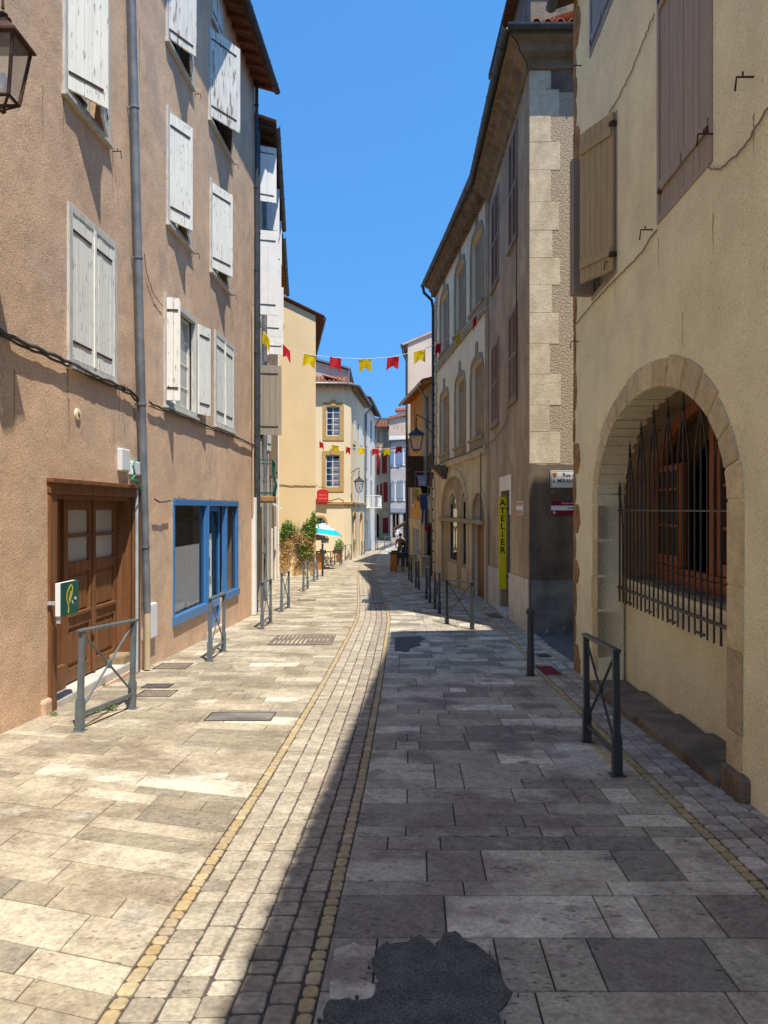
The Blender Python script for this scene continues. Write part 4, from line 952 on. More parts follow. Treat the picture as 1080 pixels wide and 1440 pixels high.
casement(WA, (ga[0], ga[1], ga[2], ga[3]), h5, M['wood_dark'], w=-.12)
arc_ring(WA, ga[0], ga[1], ga[3]-.3, .3, .16, h5, M['ochre_trim'], w0=-.02, w1=.03, n=7, z_foot=ga[2], name='arch_stones')
for r in (bw1, bw2)+tuple(low):
    fr = window_frame(WB, r, h5, M['ochre_trim'], fw=.1, w1=.04); a, b, z0, z1 = r
    T = leafT(WB, a-.02, z0, (b-a)/2, z1-z0, .05, 'flat'); board_leaf(T, (b-a)/2, z1-z0, fr, M['white_paint'], M['zinc_dark'], bw=.2)
    T = leafT(WB, b-(b-a)/2+.01, z0, (b-a)/2, z1-z0, .05, 'flat'); board_leaf(T, (b-a)/2, z1-z0, fr, M['white_paint'], M['zinc_dark'], bw=.2)
for r in (bd1, bd2):
    a, b, z0, z1 = r; m = MB(WB.T); m.box(a, b, z0, z1, -.2, -.14); m.build('door', M['orange_board'], h5)
    arc_ring(WB, a, b, z1-.4, .4, .18, h5, M['ochre_trim'], w0=-.02, w1=.03, n=7, z_foot=z0, name='arch_stones')
dark_back(WA, h5, [w1, w2, ga], w=-.3); dark_back(WB, h5, [bw1, bw2, bd1, bd2]+low, w=-.27)
zs_ = WA.uz(460, 707)[1]
sc = MB(WA.T); sc.box(2, WA.L+.05, zs_-.09, zs_+.06, 0, .13); sc.build('string_course', M['ochre_trim'], h5, bev=.02)
sc = MB(WC.T); sc.box(-.02, WC.L+.02, zs_-.09, zs_+.06, 0, .125); sc.build('string_course', M['ochre_trim'], h5, bev=.02)
sc = MB(WB.T); sc.box(-.05, WB.L, zs_-.09, zs_+.06, 0, .13); sc.build('string_course', M['ochre_trim'], h5, bev=.02)
cable(WA, h5, [(4, zs_+.1), (WA.L-.8, zs_+.12), (WA.L-.3, zs_+.25), (WA.L, zs_+.1)], r=.03, w=.15, m=M['cable'])
# wrapping eave and roof
def ring(o, z): # outline of the eave pushed out by o
    return [WA.T(1, z, o), WA.T(WA.L+o*.3, z, o), WC.T(WC.L*.5+.05, z, o), WB.T(-o*.1, z, o), WB.T(WB.L, z, o)]
r0, r1, r2, r3 = ring(.0, T5-.02), ring(.40, T5-.1), ring(.40, T5-.02), [p+Vector((-3.0, 3.5, 0)) for p in ring(.0, T5+1.1)]
e = MB(); 
for ra, rb in ((r0, r1), (r1, r2), (r2, r3)):
    A_ = [e.vv(*p) for p in ra]; B_ = [e.vv(*p) for p in rb]
    for k in range(len(A_)-1): e.face([A_[k], A_[k+1], B_[k+1], B_[k]])
ro = e.build('roof', M['wood_rust'], h5)
for W_, u0, u1 in ((WA, 2., WA.L+.15), (WB, 0., WB.L)):
    rfm = MB(W_.T); u = u0
    while u < u1: rfm.box(u, u+.12, T5-.22, T5-.1, 0, .34); u += .38
    rfm.pieces('rafter', M['r4_wall'], ro)
canal_tiles(lambda a, b, h: WA.T(a, h, .46-b), 2, WA.L+.3, 0, 3.0, .3, T5-.02, pitch=.26).build('tile_covering', M['tile'], ro)
canal_tiles(lambda a, b, h: WB.T(a, h, .46-b), 0, WB.L, 0, 2.2, .3, T5-.02, pitch=.26).build('tile_covering', M['tile'], ro)
gt = MB(); gt.tube([WA.T(2, T5-.02, .5), WA.T(WA.L+.12, T5-.02, .5), WC.T(WC.L/2+.05, T5-.02, .5), WB.T(-.1, T5-.02, .5), WB.T(WB.L-.05, T5-.02, .5)], .075, 8); gt.build('gutter', M['zinc'], ro, smooth=True)
mb = MB(); mb.tube([WB.T(WB.L-.2, T5-.05, .5), WB.T(WB.L-.2, T5-.4, .4), WB.T(WB.L-.2, T5-.7, .1), WB.T(WB.L-.2, zg(55)+.1, .1)], .06, 8); mb.build('drainpipe', M['zinc'], h5, smooth=True)
# ---- higher house behind it
h6 = thing('town_house', (-3.5, 52, zg(52)), 'taller beige house whose gable rises over the pale yellow corner house roof', 'house')
zt0, zt1 = EYE+(HY-505)/F*52, EYE+(HY-520)/F*52; xr_ = (488-CX)/F*52
mb = MB(); mb.prism([(-9, zg(52)), (xr_, zg(52)), (xr_, zt1), (-9, zt0+1.0)], 52, 60, T=lambda a, b, c: Vector((a, c, b))); mb.build('wall', M['beige_wall'], h6)
mb = MB(); mb.prism([(-9, zt0+1.05), (xr_+.25, zt1+.0), (xr_+.25, zt1+.12), (-9, zt0+1.2)], 51.7, 60.4, T=lambda a, b, c: Vector((a, c, b))); ro = mb.build('roof', M['zinc'], h6)
mb = MB(); mb.tube([Vector((xr_+.12, 51.8, zt1)), Vector((xr_+.12, 51.8, 8.9))], .06, 8); mb.build('drainpipe', M['zinc'], h6, smooth=True)
mb = MB(); mb.box(-3.75, -3.55, 51.96, 52.02, 10.2, 10.6); mb.build('vent', M['dark'], h6)
# ---- white narrow house with the balcony
p7, p7b = (-1.42, 55.05), (-.8, 66); W7 = Wall(p7, p7b, 1)
h7 = thing('town_house', base_pt(W7, W7.L/2), 'white narrow house with a white balcony, behind the pale yellow corner house', 'house')
op = [(1.2, 2.2, 7.2, 8.8), (1.2, 2.2, 4.6, 6.4), (6, 7, 7.2, 8.8), (6, 7, 4.6, 6.4), (1.2, 2.2, 2.0, 4.0), (6, 7, 2, 4), (2, 3.1, zg(58)-.1, .9)]
wall_mesh(W7, h7, M['far_white'], 0, W7.L, 9.75, [loop_rect(r) for r in op], depth=.25, back=5)
for r in op[:6]:
    fr = window_frame(W7, r, h7, M['bluegrey'], fw=.08); casement(W7, (r[0]+.08, r[1]-.08, r[2]+.08, r[3]-.08), h7, M['white_paint'], w=-.12)
m = MB(W7.T); m.box(2, 3.1, zg(58)-.1, .9, -.2, -.1); m.build('door', M['bluegrey'], h7)
dark_back(W7, h7, op, w=-.27)
bz0, bz1 = EYE-(713-HY)/F*58, EYE-(697-HY)/F*58
b_ = MB(W7.T); b_.box(1.4, 5.6, bz0-.1, bz0, 0, .95); bo = b_.build('balcony_slab', M['white_wall'], h7, bev=.02)
b_ = MB(W7.T)
[b_.box(1.45+.12*k_, 1.48+.12*k_, bz0+.06, bz1-.04, .9, .925) for k_ in range(34)]; [b_.box(1.42, 1.45, bz0+.06, bz1-.04, .05+.1*k_, .08+.1*k_) for k_ in range(9)]; b_.box(1.4, 5.6, bz1-.04, bz1+.02, .88, .95); b_.box(1.4, 1.46, bz1-.04, bz1+.02, .0, .879); b_.box(1.4, 5.6, bz0, bz0+.06, .89, .94)
b_.build('balcony_railing', M['white_paint'], bo)
roof(W7, h7, 0, W7.L, 9.75, .45, 4.5, .3, eave='zinc_dark', e0=-.05, e1=.1, tiles_to=1.5, gm=M['zinc'])
mb = MB(); mb.tube([W7.T(W7.L-.1, 9.6, .5), W7.T(W7.L-.1, 9.2, .3), W7.T(W7.L-.1, 8.9, .1), W7.T(W7.L-.1, zg(65)+.1, .1)], .06, 8); mb.build('drainpipe', M['zinc'], h7, smooth=True)

# ================================================================== RIGHT SIDE
def XR1(y): return 2.217+.0363*y
V1 = Wall((XR1(-1.5), -1.5), (XR1(10.48), 10.48), -1)
def r_u(y): return (y+1.5)*math.sqrt(1+.0363**2)
k1 = thing('town_house', base_pt(V1, V1.L), 'cream roughcast house on the right with a stone arch and an iron grille', 'house')
y0, y1 = r_u(5.39), r_u(9.16); zs, ri = 1.75, 1.06
bigarch = loop_arch(y0, y1, -1.2, zs, ri, 28)
w_main = (r_u(5.66), r_u(6.93), 4.25, 6.5); w_open = (r_u(8.3), r_u(9.45), 4.25, 6.0); w_up = (r_u(8.4), r_u(9.56), 7.29, 8.45); w_near = (r_u(2.6), r_u(3.9), 4.25, 6.5); w_up2 = (r_u(5.66), r_u(6.93), 7.29, 8.45)
ops = [w_main, w_open, w_up, w_near, w_up2]
TOPR1 = 8.75
wall_mesh(V1, k1, M['cream_rough'], 0, V1.L, TOPR1, [bigarch]+[loop_rect(r) for r in ops], depth=.33, back=0)
sd_ = MB(V1.T)                                        # solid body behind: far gable along the alley, unseen taller rear sized for its shadow
sd_.box(V1.L-.3, V1.L-.004, -1.3, TOPR1-.01, -2.4, -.332); sd_.box(V1.L-.3, V1.L, -1.3, 10.9, -9, -2.401)
sd_.box(0, V1.L-.301, 8, 10.9, -2.6, -2.402); sd_.box(0, V1.L-.31, -1.3, 10.88, -9, -8.8); sd_.box(0.01, .3, -1.3, 10.88, -8.79, -.34)
sd_.build('wall', M['cream_rough'], k1)
rr = MB(V1.T); rr.box(-.1, V1.L+.3, 10.9, 11.05, -9.2, -2.2); rr.build('rear_roof', M['tile'], k1)
# front roof: slab whose eave runs from 0.72 m out (near) to 0.2 m out (far)
roof(V1, k1, 0, V1.L, TOPR1, .2, 2.4, .32, over0=.68, eave='wood_dark', e0=0, e1=.27, tiles_to=1.2)  # eave out of view, skewed to set the street shadow's edge
fl = MB(V1.T); fl.box(.3, V1.L-.3, 3.3, 3.4, -8, -.34); fl.box(.3, V1.L-.3, TOPR1-.2, TOPR1-.1, -8, -.34); fl.build('floor_slab', M['dark'], k1)
# arch of dressed stone, deep reveal, infill wall, sill
arc_ring(V1, y0, y1, zs, ri, .26, k1, M['arch_stone'], w0=-.30, w1=.012, n=15, z_foot=-.25, name='arch_stones', jitter=.03, foot_bev=.012)
pb = MB(V1.T); pb.box(y0-.36, y0+.0, -.75, -.08, -.1, .06); pb.build('pier_base', M['stone_dark'], k1, bev=.025)
pb = MB(V1.T); pb.box(y0-.27, y0-.001, -.1, -.2+.0, -.3, .0); 
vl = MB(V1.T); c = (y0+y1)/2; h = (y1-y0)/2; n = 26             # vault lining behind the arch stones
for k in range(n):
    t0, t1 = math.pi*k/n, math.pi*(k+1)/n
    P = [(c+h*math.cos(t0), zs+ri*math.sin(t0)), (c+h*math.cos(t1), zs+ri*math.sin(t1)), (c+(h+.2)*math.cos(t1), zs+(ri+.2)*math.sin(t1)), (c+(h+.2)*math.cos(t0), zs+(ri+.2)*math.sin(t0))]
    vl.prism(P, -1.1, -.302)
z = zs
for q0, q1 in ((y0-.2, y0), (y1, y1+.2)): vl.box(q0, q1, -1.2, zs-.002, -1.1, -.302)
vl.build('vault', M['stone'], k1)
cr = MB(V1.T)                                          # bed joints of the vault and jamb
for k in range(9): zz = -.6+k*.29; cr.box(y1-.004, y1+.01, zz, zz+.008, -1.0, -.31)
for q in (-.5, -.72, -.92): 
    for k in range(n): 
        t0, t1 = math.pi*k/n, math.pi*(k+1)/n
        cr.poly([(c+(h-.004)*math.cos(t0), zs+(ri-.004)*math.sin(t0), q), (c+(h-.004)*math.cos(t1), zs+(ri-.004)*math.sin(t1), q), (c+(h-.004)*math.cos(t1), zs+(ri-.004)*math.sin(t1), q-.008), (c+(h-.004)*math.cos(t0), zs+(ri-.004)*math.sin(t0), q-.008)])
cr.build('stone_joint', M['stone_dark'], k1)
inf = MB(V1.T); inf.box(y0, y1, -1.2, .86, -.62, -.33); inf.build('infill_wall', M['cream_rough'], k1)
sl_ = MB(V1.T); sl_.box(y0, y1, .861, .90, -.72, -.35); sl_.build('window_sill', M['cement'], k1, bev=.01)
kb = MB(V1.T); u = y0
while u < y1-.05:
    l = min(random.uniform(.7, 1.1), y1-u); uz_ = V1.gz(u+l/2); i = []
    kb.box(u+.004, u+l-.004, uz_-.3, V1.gz(u)+.075, -.329, .10+random.uniform(-.02, .02)); u += l
kb.build('base_course', M['stone_dark'], k1, bev=.03)
kb = MB(V1.T); u = 3.
# window joinery deep inside
wf = MB(V1.T); W0 = -.66; fr_ = .09; n = 24
for k in range(n):
    t0, t1 = math.pi*k/n, math.pi*(k+1)/n
    P = [(c+(h-.12)*math.cos(t0), zs+(ri-.12)*math.sin(t0)), (c+(h-.12)*math.cos(t1), zs+(ri-.12)*math.sin(t1)), (c+h*math.cos(t1), zs+ri*math.sin(t1)), (c+h*math.cos(t0), zs+ri*math.sin(t0))]
    wf.prism(P, W0-.04, W0+.05)
wf.box(y1-.1, y1-.001, .9, zs, W0-.04, W0+.05); wf.box(y0+.001, y0+.1, .9, zs, W0-.04, W0+.05); wf.box(y0+.1, y1-.1, .9, 1.0, W0-.05, W0+.07); wf.box(y0+.1, y1-.1, 1.0, 1.06, W0-.05, W0+.03)
wfo = wf.build('arched_window_frame', M['wood_red'], k1, bev=.006)
def arch_z(u): q = (u-c)/(h-.1); return zs+(ri-.1)*math.sqrt(max(0, 1-q*q))
def casement_leaf(ua, ub, T=None, top=None):
    m = MB(T or V1.T); s = .07; zt = top or min(arch_z(ua), arch_z(ub))-.05
    m.box(ua, ua+s, 1.07, zt, W0-.03, W0+.03); m.box(ub-s, ub, 1.07, zt, W0-.03, W0+.03); m.box(ua+s, ub-s, 1.07, 1.07+s*1.6, W0-.029, W0+.029); m.box(ua+s, ub-s, zt-s, zt, W0-.029, W0+.029)
    um = (ua+ub)/2; m.box(um-.018, um+.018, 1.1, zt, W0-.02, W0+.025)
    k = 1.07+.44
    while k < zt-.15: m.box(ua+s, ub-s, k-.016, k+.016, W0-.019, W0+.02); k += .4
    o = m.build('casement', M['wood_red'], wfo, bev=.004); g = MB(T or V1.T); g.box(ua+s, ub-s, 1.1, zt-s, W0-.008, W0-.002); g.build('pane', M['pane'], o)
casement_leaf(r_u(8.16), r_u(9.06), top=2.18); casement_leaf(r_u(6.3), r_u(7.2), top=2.5)
m = MB(V1.T); m.box(r_u(7.24), r_u(7.34), 1.07, arch_z(r_u(7.29)), W0-.03, W0+.05); m.build('mullion', M['wood_red'], wfo, bev=.004)
casement_leaf(r_u(5.5), r_u(6.28), top=1.9)
m = MB(V1.T); m.box(y0-.2, y1+.2, -1, 3.2, -3.2, -3.1); m.box(y0-.3, y0-.2, -1, 3.2, -3.1, -1.11); m.box(y1+.2, y1+.3, -1, 3.2, -3.1, -1.11); m.box(y0-.2, y1+.2, 3.0, 3.1, -3.1, -1.11); m.box(y0-.2, y1+.2, -.6, -.5, -3.1, -1.11); m.build('dark_room_backing', M['dark'], k1)  # near-black box standing in for the unlit room
# wrought-iron grille: its own ironwork
gr = thing('window_grille', V1.T(c, .7, -.25), 'black wrought-iron grille with spear points in front of the arched window', 'grille')
mb = MB(); w_ = -.24
spears = [r_u(9.1-.426*k) for k in range(9)]; spears = [u for u in spears if u > y0+.05]
def gtop(u): q = (u-c)/(h); return min(zs+.02+(ri-.06)*math.sqrt(max(0.05, 1-q*q)), 2.74)
sp = MB(); arcs = MB()
for s in spears:
    zt = gtop(s)
    mb.tube([V1.T(s, .60, w_), V1.T(s, zt-.16, w_)], .011, 8)
    b0 = V1.T(s, zt-.17, w_); sp.lathe([(.011, 0), (.024, .015), (.011, .03), (.022, .045), (.011, .06), (.016, .085), (.009, .12), (.001, .2)], (b0.x, b0.y, b0.z), 8)
    for sgn in (-1, 1):
        e = s+sgn*.142
        if e < y0+.02 or e > y1-.02: continue
        mb.tube([V1.T(e, .60, w_), V1.T(e, zt-.62, w_), V1.T(e-sgn*.012, zt-.5, w_), V1.T(s+sgn*.07, zt-.3, w_), V1.T(s+sgn*.006, zt-.15, w_)], .009, 7)
mb.pieces('bar', M['black_iron'], gr, smooth=True); sp.pieces('spear_point', M['black_iron'], gr, smooth=True)
rl = MB(V1.T)
for zz, t in ((.765, .014), (1.675, .008)): rl.box(y0+.002, y1-.002, zz-t, zz+t, w_-.012, w_+.014)
for k in range(2, 20, 4): u = y0+.1+k*.18; rl.box(u-.1, u+.1, .62, .64, w_-.01, w_+.01)
rl.pieces('cross_rail', M['black_iron'], gr)
# shutters
def closed_pair(W, r, parent, m, fw=.06, bw=.12):
    a, b, z0, z1 = r; f = window_frame(W, r, parent, m, fw=fw, w0=-.06, w1=.012, sill=False); iw = b-a-2*fw
    for j in (0, 1):
        T = leafT(W, a+fw+j*(iw/2+.003), z0+fw, iw/2-.006, z1-z0-2*fw, -.035, 'flat'); board_leaf(T, iw/2-.006, z1-z0-2*fw, f, m, M['rust_iron'], bw=bw, iron=False)
        s = MB(T); zt = z1-z0-2*fw
        for q in (.1, .9):
            s.box(.0, .05, zt*q-.02, zt*q+.02, .03, .06) if j == 0 else s.box(iw/2-.05, iw/2, zt*q-.02, zt*q+.02, .03, .06)
        s.build('hinge', M['rust_iron'], f)
    return f
closed_pair(V1, w_main, k1, M['taupe']); closed_pair(V1, w_near, k1, M['taupe']); closed_pair(V1, w_up, k1, M['bluegrey']); closed_pair(V1, w_up2, k1, M['bluegrey'])
a, b, z0, z1 = w_open; f = window_frame(V1, w_open, k1, M['taupe'], fw=.06, w0=-.06, w1=.012, sill=False)
T = leafT(V1, a+.02, z0+.03, .57, z1-z0-.04, .02, 'swing', R(25), 'near'); board_leaf(T, .57, z1-z0-.04, f, M['tan_shutter'], M['rust_iron'], bw=.1, iron=False)
mb = MB(T); [mb.box(-.03, .03, q, q+.05, .0, .06) for q in (.14, 1.55)]; mb.build('hinge', M['rust_iron'], f)
for j in range(3):
    T = leafT(V1, b-.27-.0, z0+.05+.0*j, .26, z1-z0-.1, .02+.0, 'swing', R(80), 'far')
    T2 = lambda p, q, r_=0, T=T, j=j: T(p, q, r_-j*.045); board_leaf(T2, .26, z1-z0-.1, f, M['taupe'], M['rust_iron'], bw=.13, iron=False)
casement(V1, (a+.06, b-.06, z0+.06, z1-.06), k1, M['tan_shutter'], w=-.22); dark_back(V1, k1, ops, w=-.36)
for (px, py) in ((1003, 188), (918, 323), (865, 368), (1060, 108), (818, 92), (815, 480)):
    u, z = V1.uz(px, py); hook(V1, k1, u, z)
cable(V1, k1, [V1.uz(*p) for p in ((922, 20), (905, 62), (890, 100), (870, 140), (858, 158))], r=.006, m=M['cable_light'], w=.01, sub=8)
cable(V1, k1, [V1.uz(*p) for p in ((812, 455), (840, 420), (875, 385), (900, 360), (926, 322))], r=.007, m=M['cable_light'], w=.01, sub=8)
cable(V1, k1, [V1.uz(*p) for p in ((998, 236), (1012, 238), (1025, 232), (1050, 205), (1085, 150), (1140, 40))], r=.007, m=M['cable_light'], w=.012, sub=8)
for (px, py, ln, wd) in ((1003, 300, .3, .02), (926, 335, .35, .02), (1060, 160, .3, .02), (960, 440, .3, .015), (865, 395, .3, .02)): u, z = V1.uz(px, py); stain(V1, k1, u, z, ln, wd)
# rough exposed corner stones
def blob_stone(W, u, z, ru, rz, parent, m, w1=.02, n=12):
    mb = MB(W.T); pts = []
    for k in range(n): t = 2*math.pi*k/n; q = 1+random.uniform(-.14, .14); pts.append((u+ru*q*math.copysign(abs(math.cos(t))**.7, math.cos(t)), z+rz*q*math.copysign(abs(math.sin(t))**.7, math.sin(t))))
    mb.prism(pts, -.04, w1); return mb
cs = MB(V1.T); z = -.7; L = V1.L
while z < 8.6:
    hh = random.uniform(.2, .6); wd = random.choice([.07, .12, .2, .3, .16, .38]); n_ = 9; pts = [(L+.02, z), (L+.02, z+hh)]
    for q in range(n_+1):
        t_ = q/n_; pts.append((L-wd*(.35+.65*math.sin(math.pi*(.06+.88*t_))**.6)*random.uniform(.88, 1.08), z+hh-hh*t_))
    cs.prism(pts, -.03, .006+random.uniform(0, .012)); z += hh+.008
cs.build('corner_stones', M['stone_brown'], k1, bev=.012)
cs = MB(V1.T); z = -.8
while z < 8.6: hh = random.uniform(.2, .45); cs.box(L-.02, L+random.uniform(.01, .05), z, z+hh-.01, -.3, random.uniform(.0, .02)); z += hh
cs.build('corner_stones', M['stone_brown'], k1, bev=.02)
# house nearer than the frame: only its shadow matters, built plainly
V0 = Wall((XR1(-12), -12), (XR1(-1.55), -1.55), -1)
k0 = thing('town_house', base_pt(V0, V0.L/2), 'unseen cream house behind the viewer, added for its shadow on the street', 'house')
op = [(1.5+2.6*i, 2.7+2.6*i, 4.2, 6.2) for i in range(4)]+[(1.5, 2.6, zg(-10)-.05, 2.4), (5, 6.3, 1.2, 2.8), (8, 9.2, 1.2, 2.8)]
wall_mesh(V0, k0, M['cream_rough'], 0, V0.L, TOPR1, [loop_rect(r) for r in op], depth=.3, back=6); 
for r in op: closed_pair(V0, r, k0, M['taupe'])
roof(V0, k0, 0, V0.L, TOPR1, .70, 5, .3, over0=.9, eave='wood_dark', e0=0, e1=0, tiles_to=1.2)
# ---- corner house of the alley: brown plaster, pale corner stones
q0 = (2.73, 14.4); V2 = Wall(q0, (2.5+.016*20.7, 20.7), -1); VF = Wall(q0, (9.5, 14.4), 1)
VF.n = Vector((0, -1, 0))
k2 = thing('town_house', (2.73, 14.4, zg(14.4)), 'brown plastered corner house with pale corner stones and louvred shutters', 'house')
TOP = 10.25
V2d = V2.rect(705, 695, 868, 717, 690, 868); V2d = (V2.u_of(717), V2.u_of(704.5), V2.gz(3)-.05, V2.uz(711, 690)[1])
lv = [V2.rect(716, 203, 350, 728, 170, 340), V2.rect(692, 285, 408, 702, 262, 398), V2.rect(716, 440, 570, 728, 428, 563), V2.rect(692, 485, 602, 702, 476, 595)]
print('louvres', [[round(q, 2) for q in r] for r in lv], V2d)
zt_, zb_ = 8.6, 6.35; 
lv = [(r[0], r[1], r[2], r[3]) for r in lv]
wall_mesh(V2, k2, M['brown_plaster'], 0, V2.L-.002, TOP, [loop_rect(r) for r in lv]+[loop_rect(V2d)], depth=.3, back=0)
zst = EYE-(652-HY)/F*14.4; zp = EYE-(816-HY)/F*14.4
wall_mesh(VF, k2, M['pebble'], .301, VF.L, TOP, [], depth=.3, back=0, z0=-1.3)
def patchy(W, u0, u1, z0, z1, m, w1, name, amp=.05):
    pts = [(u0, z0), (u1, z0)]; n = 26
    pts += [(u1+(u0-u1)*k/n, z1+random.uniform(-amp, amp)*(0 < k < n)) for k in range(n+1)]
    mb = MB(W.T); mb.prism(pts, .001, w1); return mb.build(name, m, k2)
patchy(VF, .0, VF.L, -1.2, zst, M['stain_shade'], .012, 'lower_plaster', .04); patchy(VF, .02, VF.L, -1.2, zp, M['cement'], .022, 'cement_patch', .015)
patchy(VF, .30, VF.L, 9.5, TOP-.02, M['stain_shade'], .006, 'cornice_shade_strip', .01)  # dark strip paints the cornice's shade on the wall
qs = MB(VF.T); z = zst+.0; k = 0
while z < TOP-.3:
    hh = random.uniform(.48, .6); hh = min(hh, TOP-.05-z); wd = .56+random.uniform(-.02, .02) if k % 2 == 0 else .40+random.uniform(-.03, .02)
    qs.box(-.006, wd+random.uniform(-.02, .02), z+.002, z+hh-.002, -.31, .006+random.uniform(0, .003)); z += hh; k += 1
qs.build('quoin_column', M['quoin'], k2, bev=.006)
qs = MB(V2.T); z = zst
while z < TOP-.3:
    hh = random.uniform(.48, .6); hh = min(hh, TOP-.05-z); wd = random.choice([.35, .55]); qs.box(.0, wd, z+.003, z+hh-.003, .0, .012); z += hh
qs.build('quoin_column', M['r3_trim'], k2, bev=.005)
cpost = MB(VF.T); cpost.box(-.001, .30, -1.2, zst, -.3, -.0); cpost.build('corner_post', M['brown_plaster'], k2)
edge = MB(V2.T); edge.box(0.001, .16, -1.2, zst, .001, .014); edge.build('corner_strip', M['stone'], k2)
for r in lv:
    a, b, z0, z1 = r; f = window_frame(V2, r, k2, M['louvre'], fw=.05, w0=-.04, w1=.03); iw = b-a-.1
    for j in (0, 1):
        T = leafT(V2, a+.05+j*(iw/2+.003), z0+.05, iw/2-.006, z1-z0-.1, .0, 'flat'); board_leaf(T, iw/2-.006, z1-z0-.1, f, M['louvre'], None, louvre=True)
dark_back(V2, k2, lv+[V2d], w=-.32)
a, b, z0, z1 = V2d
ln = MB(V2.T); ln.plate([(a-.22, z1-.55), (a, z1-.55), (a, z1), (b, z1), (b, z1-.55), (b+.22, z1-.55), (b+.22, z1+.34), (a-.22, z1+.34)], [], .001, .012); ln.build('lintel', M['white_wall'], k2, bev=.004)
dr = MB(V2.T); dr.box(a, a+.09, z0, z1, -.28, -.16); dr.box(b-.09, b, z0, z1, -.28, -.16); dr.box(a+.09, b-.09, z1-.35, z1, -.28, -.16); dr.box(a+.09, b-.09, z0, z0+.9, -.26, -.18); dr.box((a+b)/2-.04, (a+b)/2+.04, z0+.9, z1-.35, -.26, -.17); do = dr.build('shop_door', M['door_grey'], k2, bev=.006)
g = MB(V2.T); g.box(a+.09, b-.09, z0+.9, z1-.35, -.23, -.22); g.build('pane', M['pane'], do)
for i, (q0_, q1_, e0, e1, mm) in enumerate(((.25, .5, 1.5, 1.8, 'white'), (.3, .55, 1.15, 1.45, 'yellow_sign'), (.7, .95, 1.9, 2.2, 'white'))): g = MB(V2.T); g.box(a+q0_, a+q1_, z0+e0, z0+e1, -.2195, -.217); g.build('poster', M[mm], do)
stp = MB(V2.T); stp.box(a-.05, b+.05, V2.gz(a)-.3, V2.gz((a+b)/2)+.1, -.16, .10); stp.build('doorstep', M['dado'], k2, bev=.015)
da = MB(V2.T)
for u0, u1 in ((.0, a-.0), (b, V2.L)): da.prism([(u0+.001, V2.gz(u0)-.3), (u1-.001, V2.gz(u1)-.3), (u1-.001, V2.gz(u1)+1.0), (u0+.001, V2.gz(u0)+1.0)], .001, .035)
da.pieces('dado', M['dado'], k2, bev=.006)
# cornice
co = MB(V2.T); prof = [(0, TOP-.35), (.06, TOP-.33), (.1, TOP-.2), (.24, TOP-.12), (.28, TOP-.0), (.42, TOP+.06), (.42, TOP+.16), (0, TOP+.16)]
def cornice(W, u0, u1, m, parent, ext0=True, name='cornice'):
    mb = MB(W.T); A = [mb.vv(u0-(p[0] if ext0 else 0), p[1], p[0]) for p in prof]; B = [mb.vv(u1, p[1], p[0]) for p in prof]
    for k in range(len(prof)): mb.face([A[k], A[(k+1) % len(prof)], B[(k+1) % len(prof)], B[k]])
    mb.face(A); mb.face(B[::-1]); return mb.build(name, m, parent)
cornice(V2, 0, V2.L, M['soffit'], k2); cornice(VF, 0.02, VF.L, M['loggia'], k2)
gz_ = TOP+.17
gutter(V2, k2, -.5, V2.L+.02, gz_+.03, .50, r=.085, m=M['zinc_dark']); gutter(VF, k2, -.5, VF.L, gz_+.032, .50, r=.085, m=M['zinc_dark'])
rf = MB(V2.T); P = [(-.42, gz_, .42), (V2.L, gz_, .42), (V2.L, gz_+1.1, -3.2), (3.2, gz_+1.1, -3.2)]; P2 = [(-.42, gz_, .42), (3.2, gz_+1.1, -3.2), (3.2, gz_+1.1, -6.8), (-.42, gz_, -6.8)]
rf.poly(P); rf.poly(P2); ro = rf.build('roof', M['tile'], k2)
tt = canal_tiles(lambda a, b, h: V2.T(a, h, .5-b), -.1, V2.L, 0, 1.6, .32, gz_+.03, pitch=.23); tt.build('tile_covering', M['tile'], ro)
tt = canal_tiles(lambda a, b, h: VF.T(a, h, .5-b), -.1, VF.L-1, 0, 1.6, .32, gz_+.03, pitch=.23); tt.build('tile_covering', M['tile'], ro)
at_ = MB(); at_.box(3.05, 9.4, 16.0, 20.4, gz_, 13.2); at_.build('attic_wall', M['stone_dark'], k2)
at_ = MB(); at_.box(2.8, 9.6, 15.6, 20.6, 13.2, 13.35); at_.build('attic_roof', M['wood_dark'], k2)
# cables, pipe
cable(V2, k2, [V2.uz(*p) for p in ((689, 624), (697, 618), (706, 606), (714, 592), (718, 560))], r=.012, m=M['cable_light'], w=.03)
cable(V2, k2, [V2.uz(*p) for p in ((728.5, 560), (728.5, 400), (729, 250))], r=.012, m=M['cable'], w=.03)
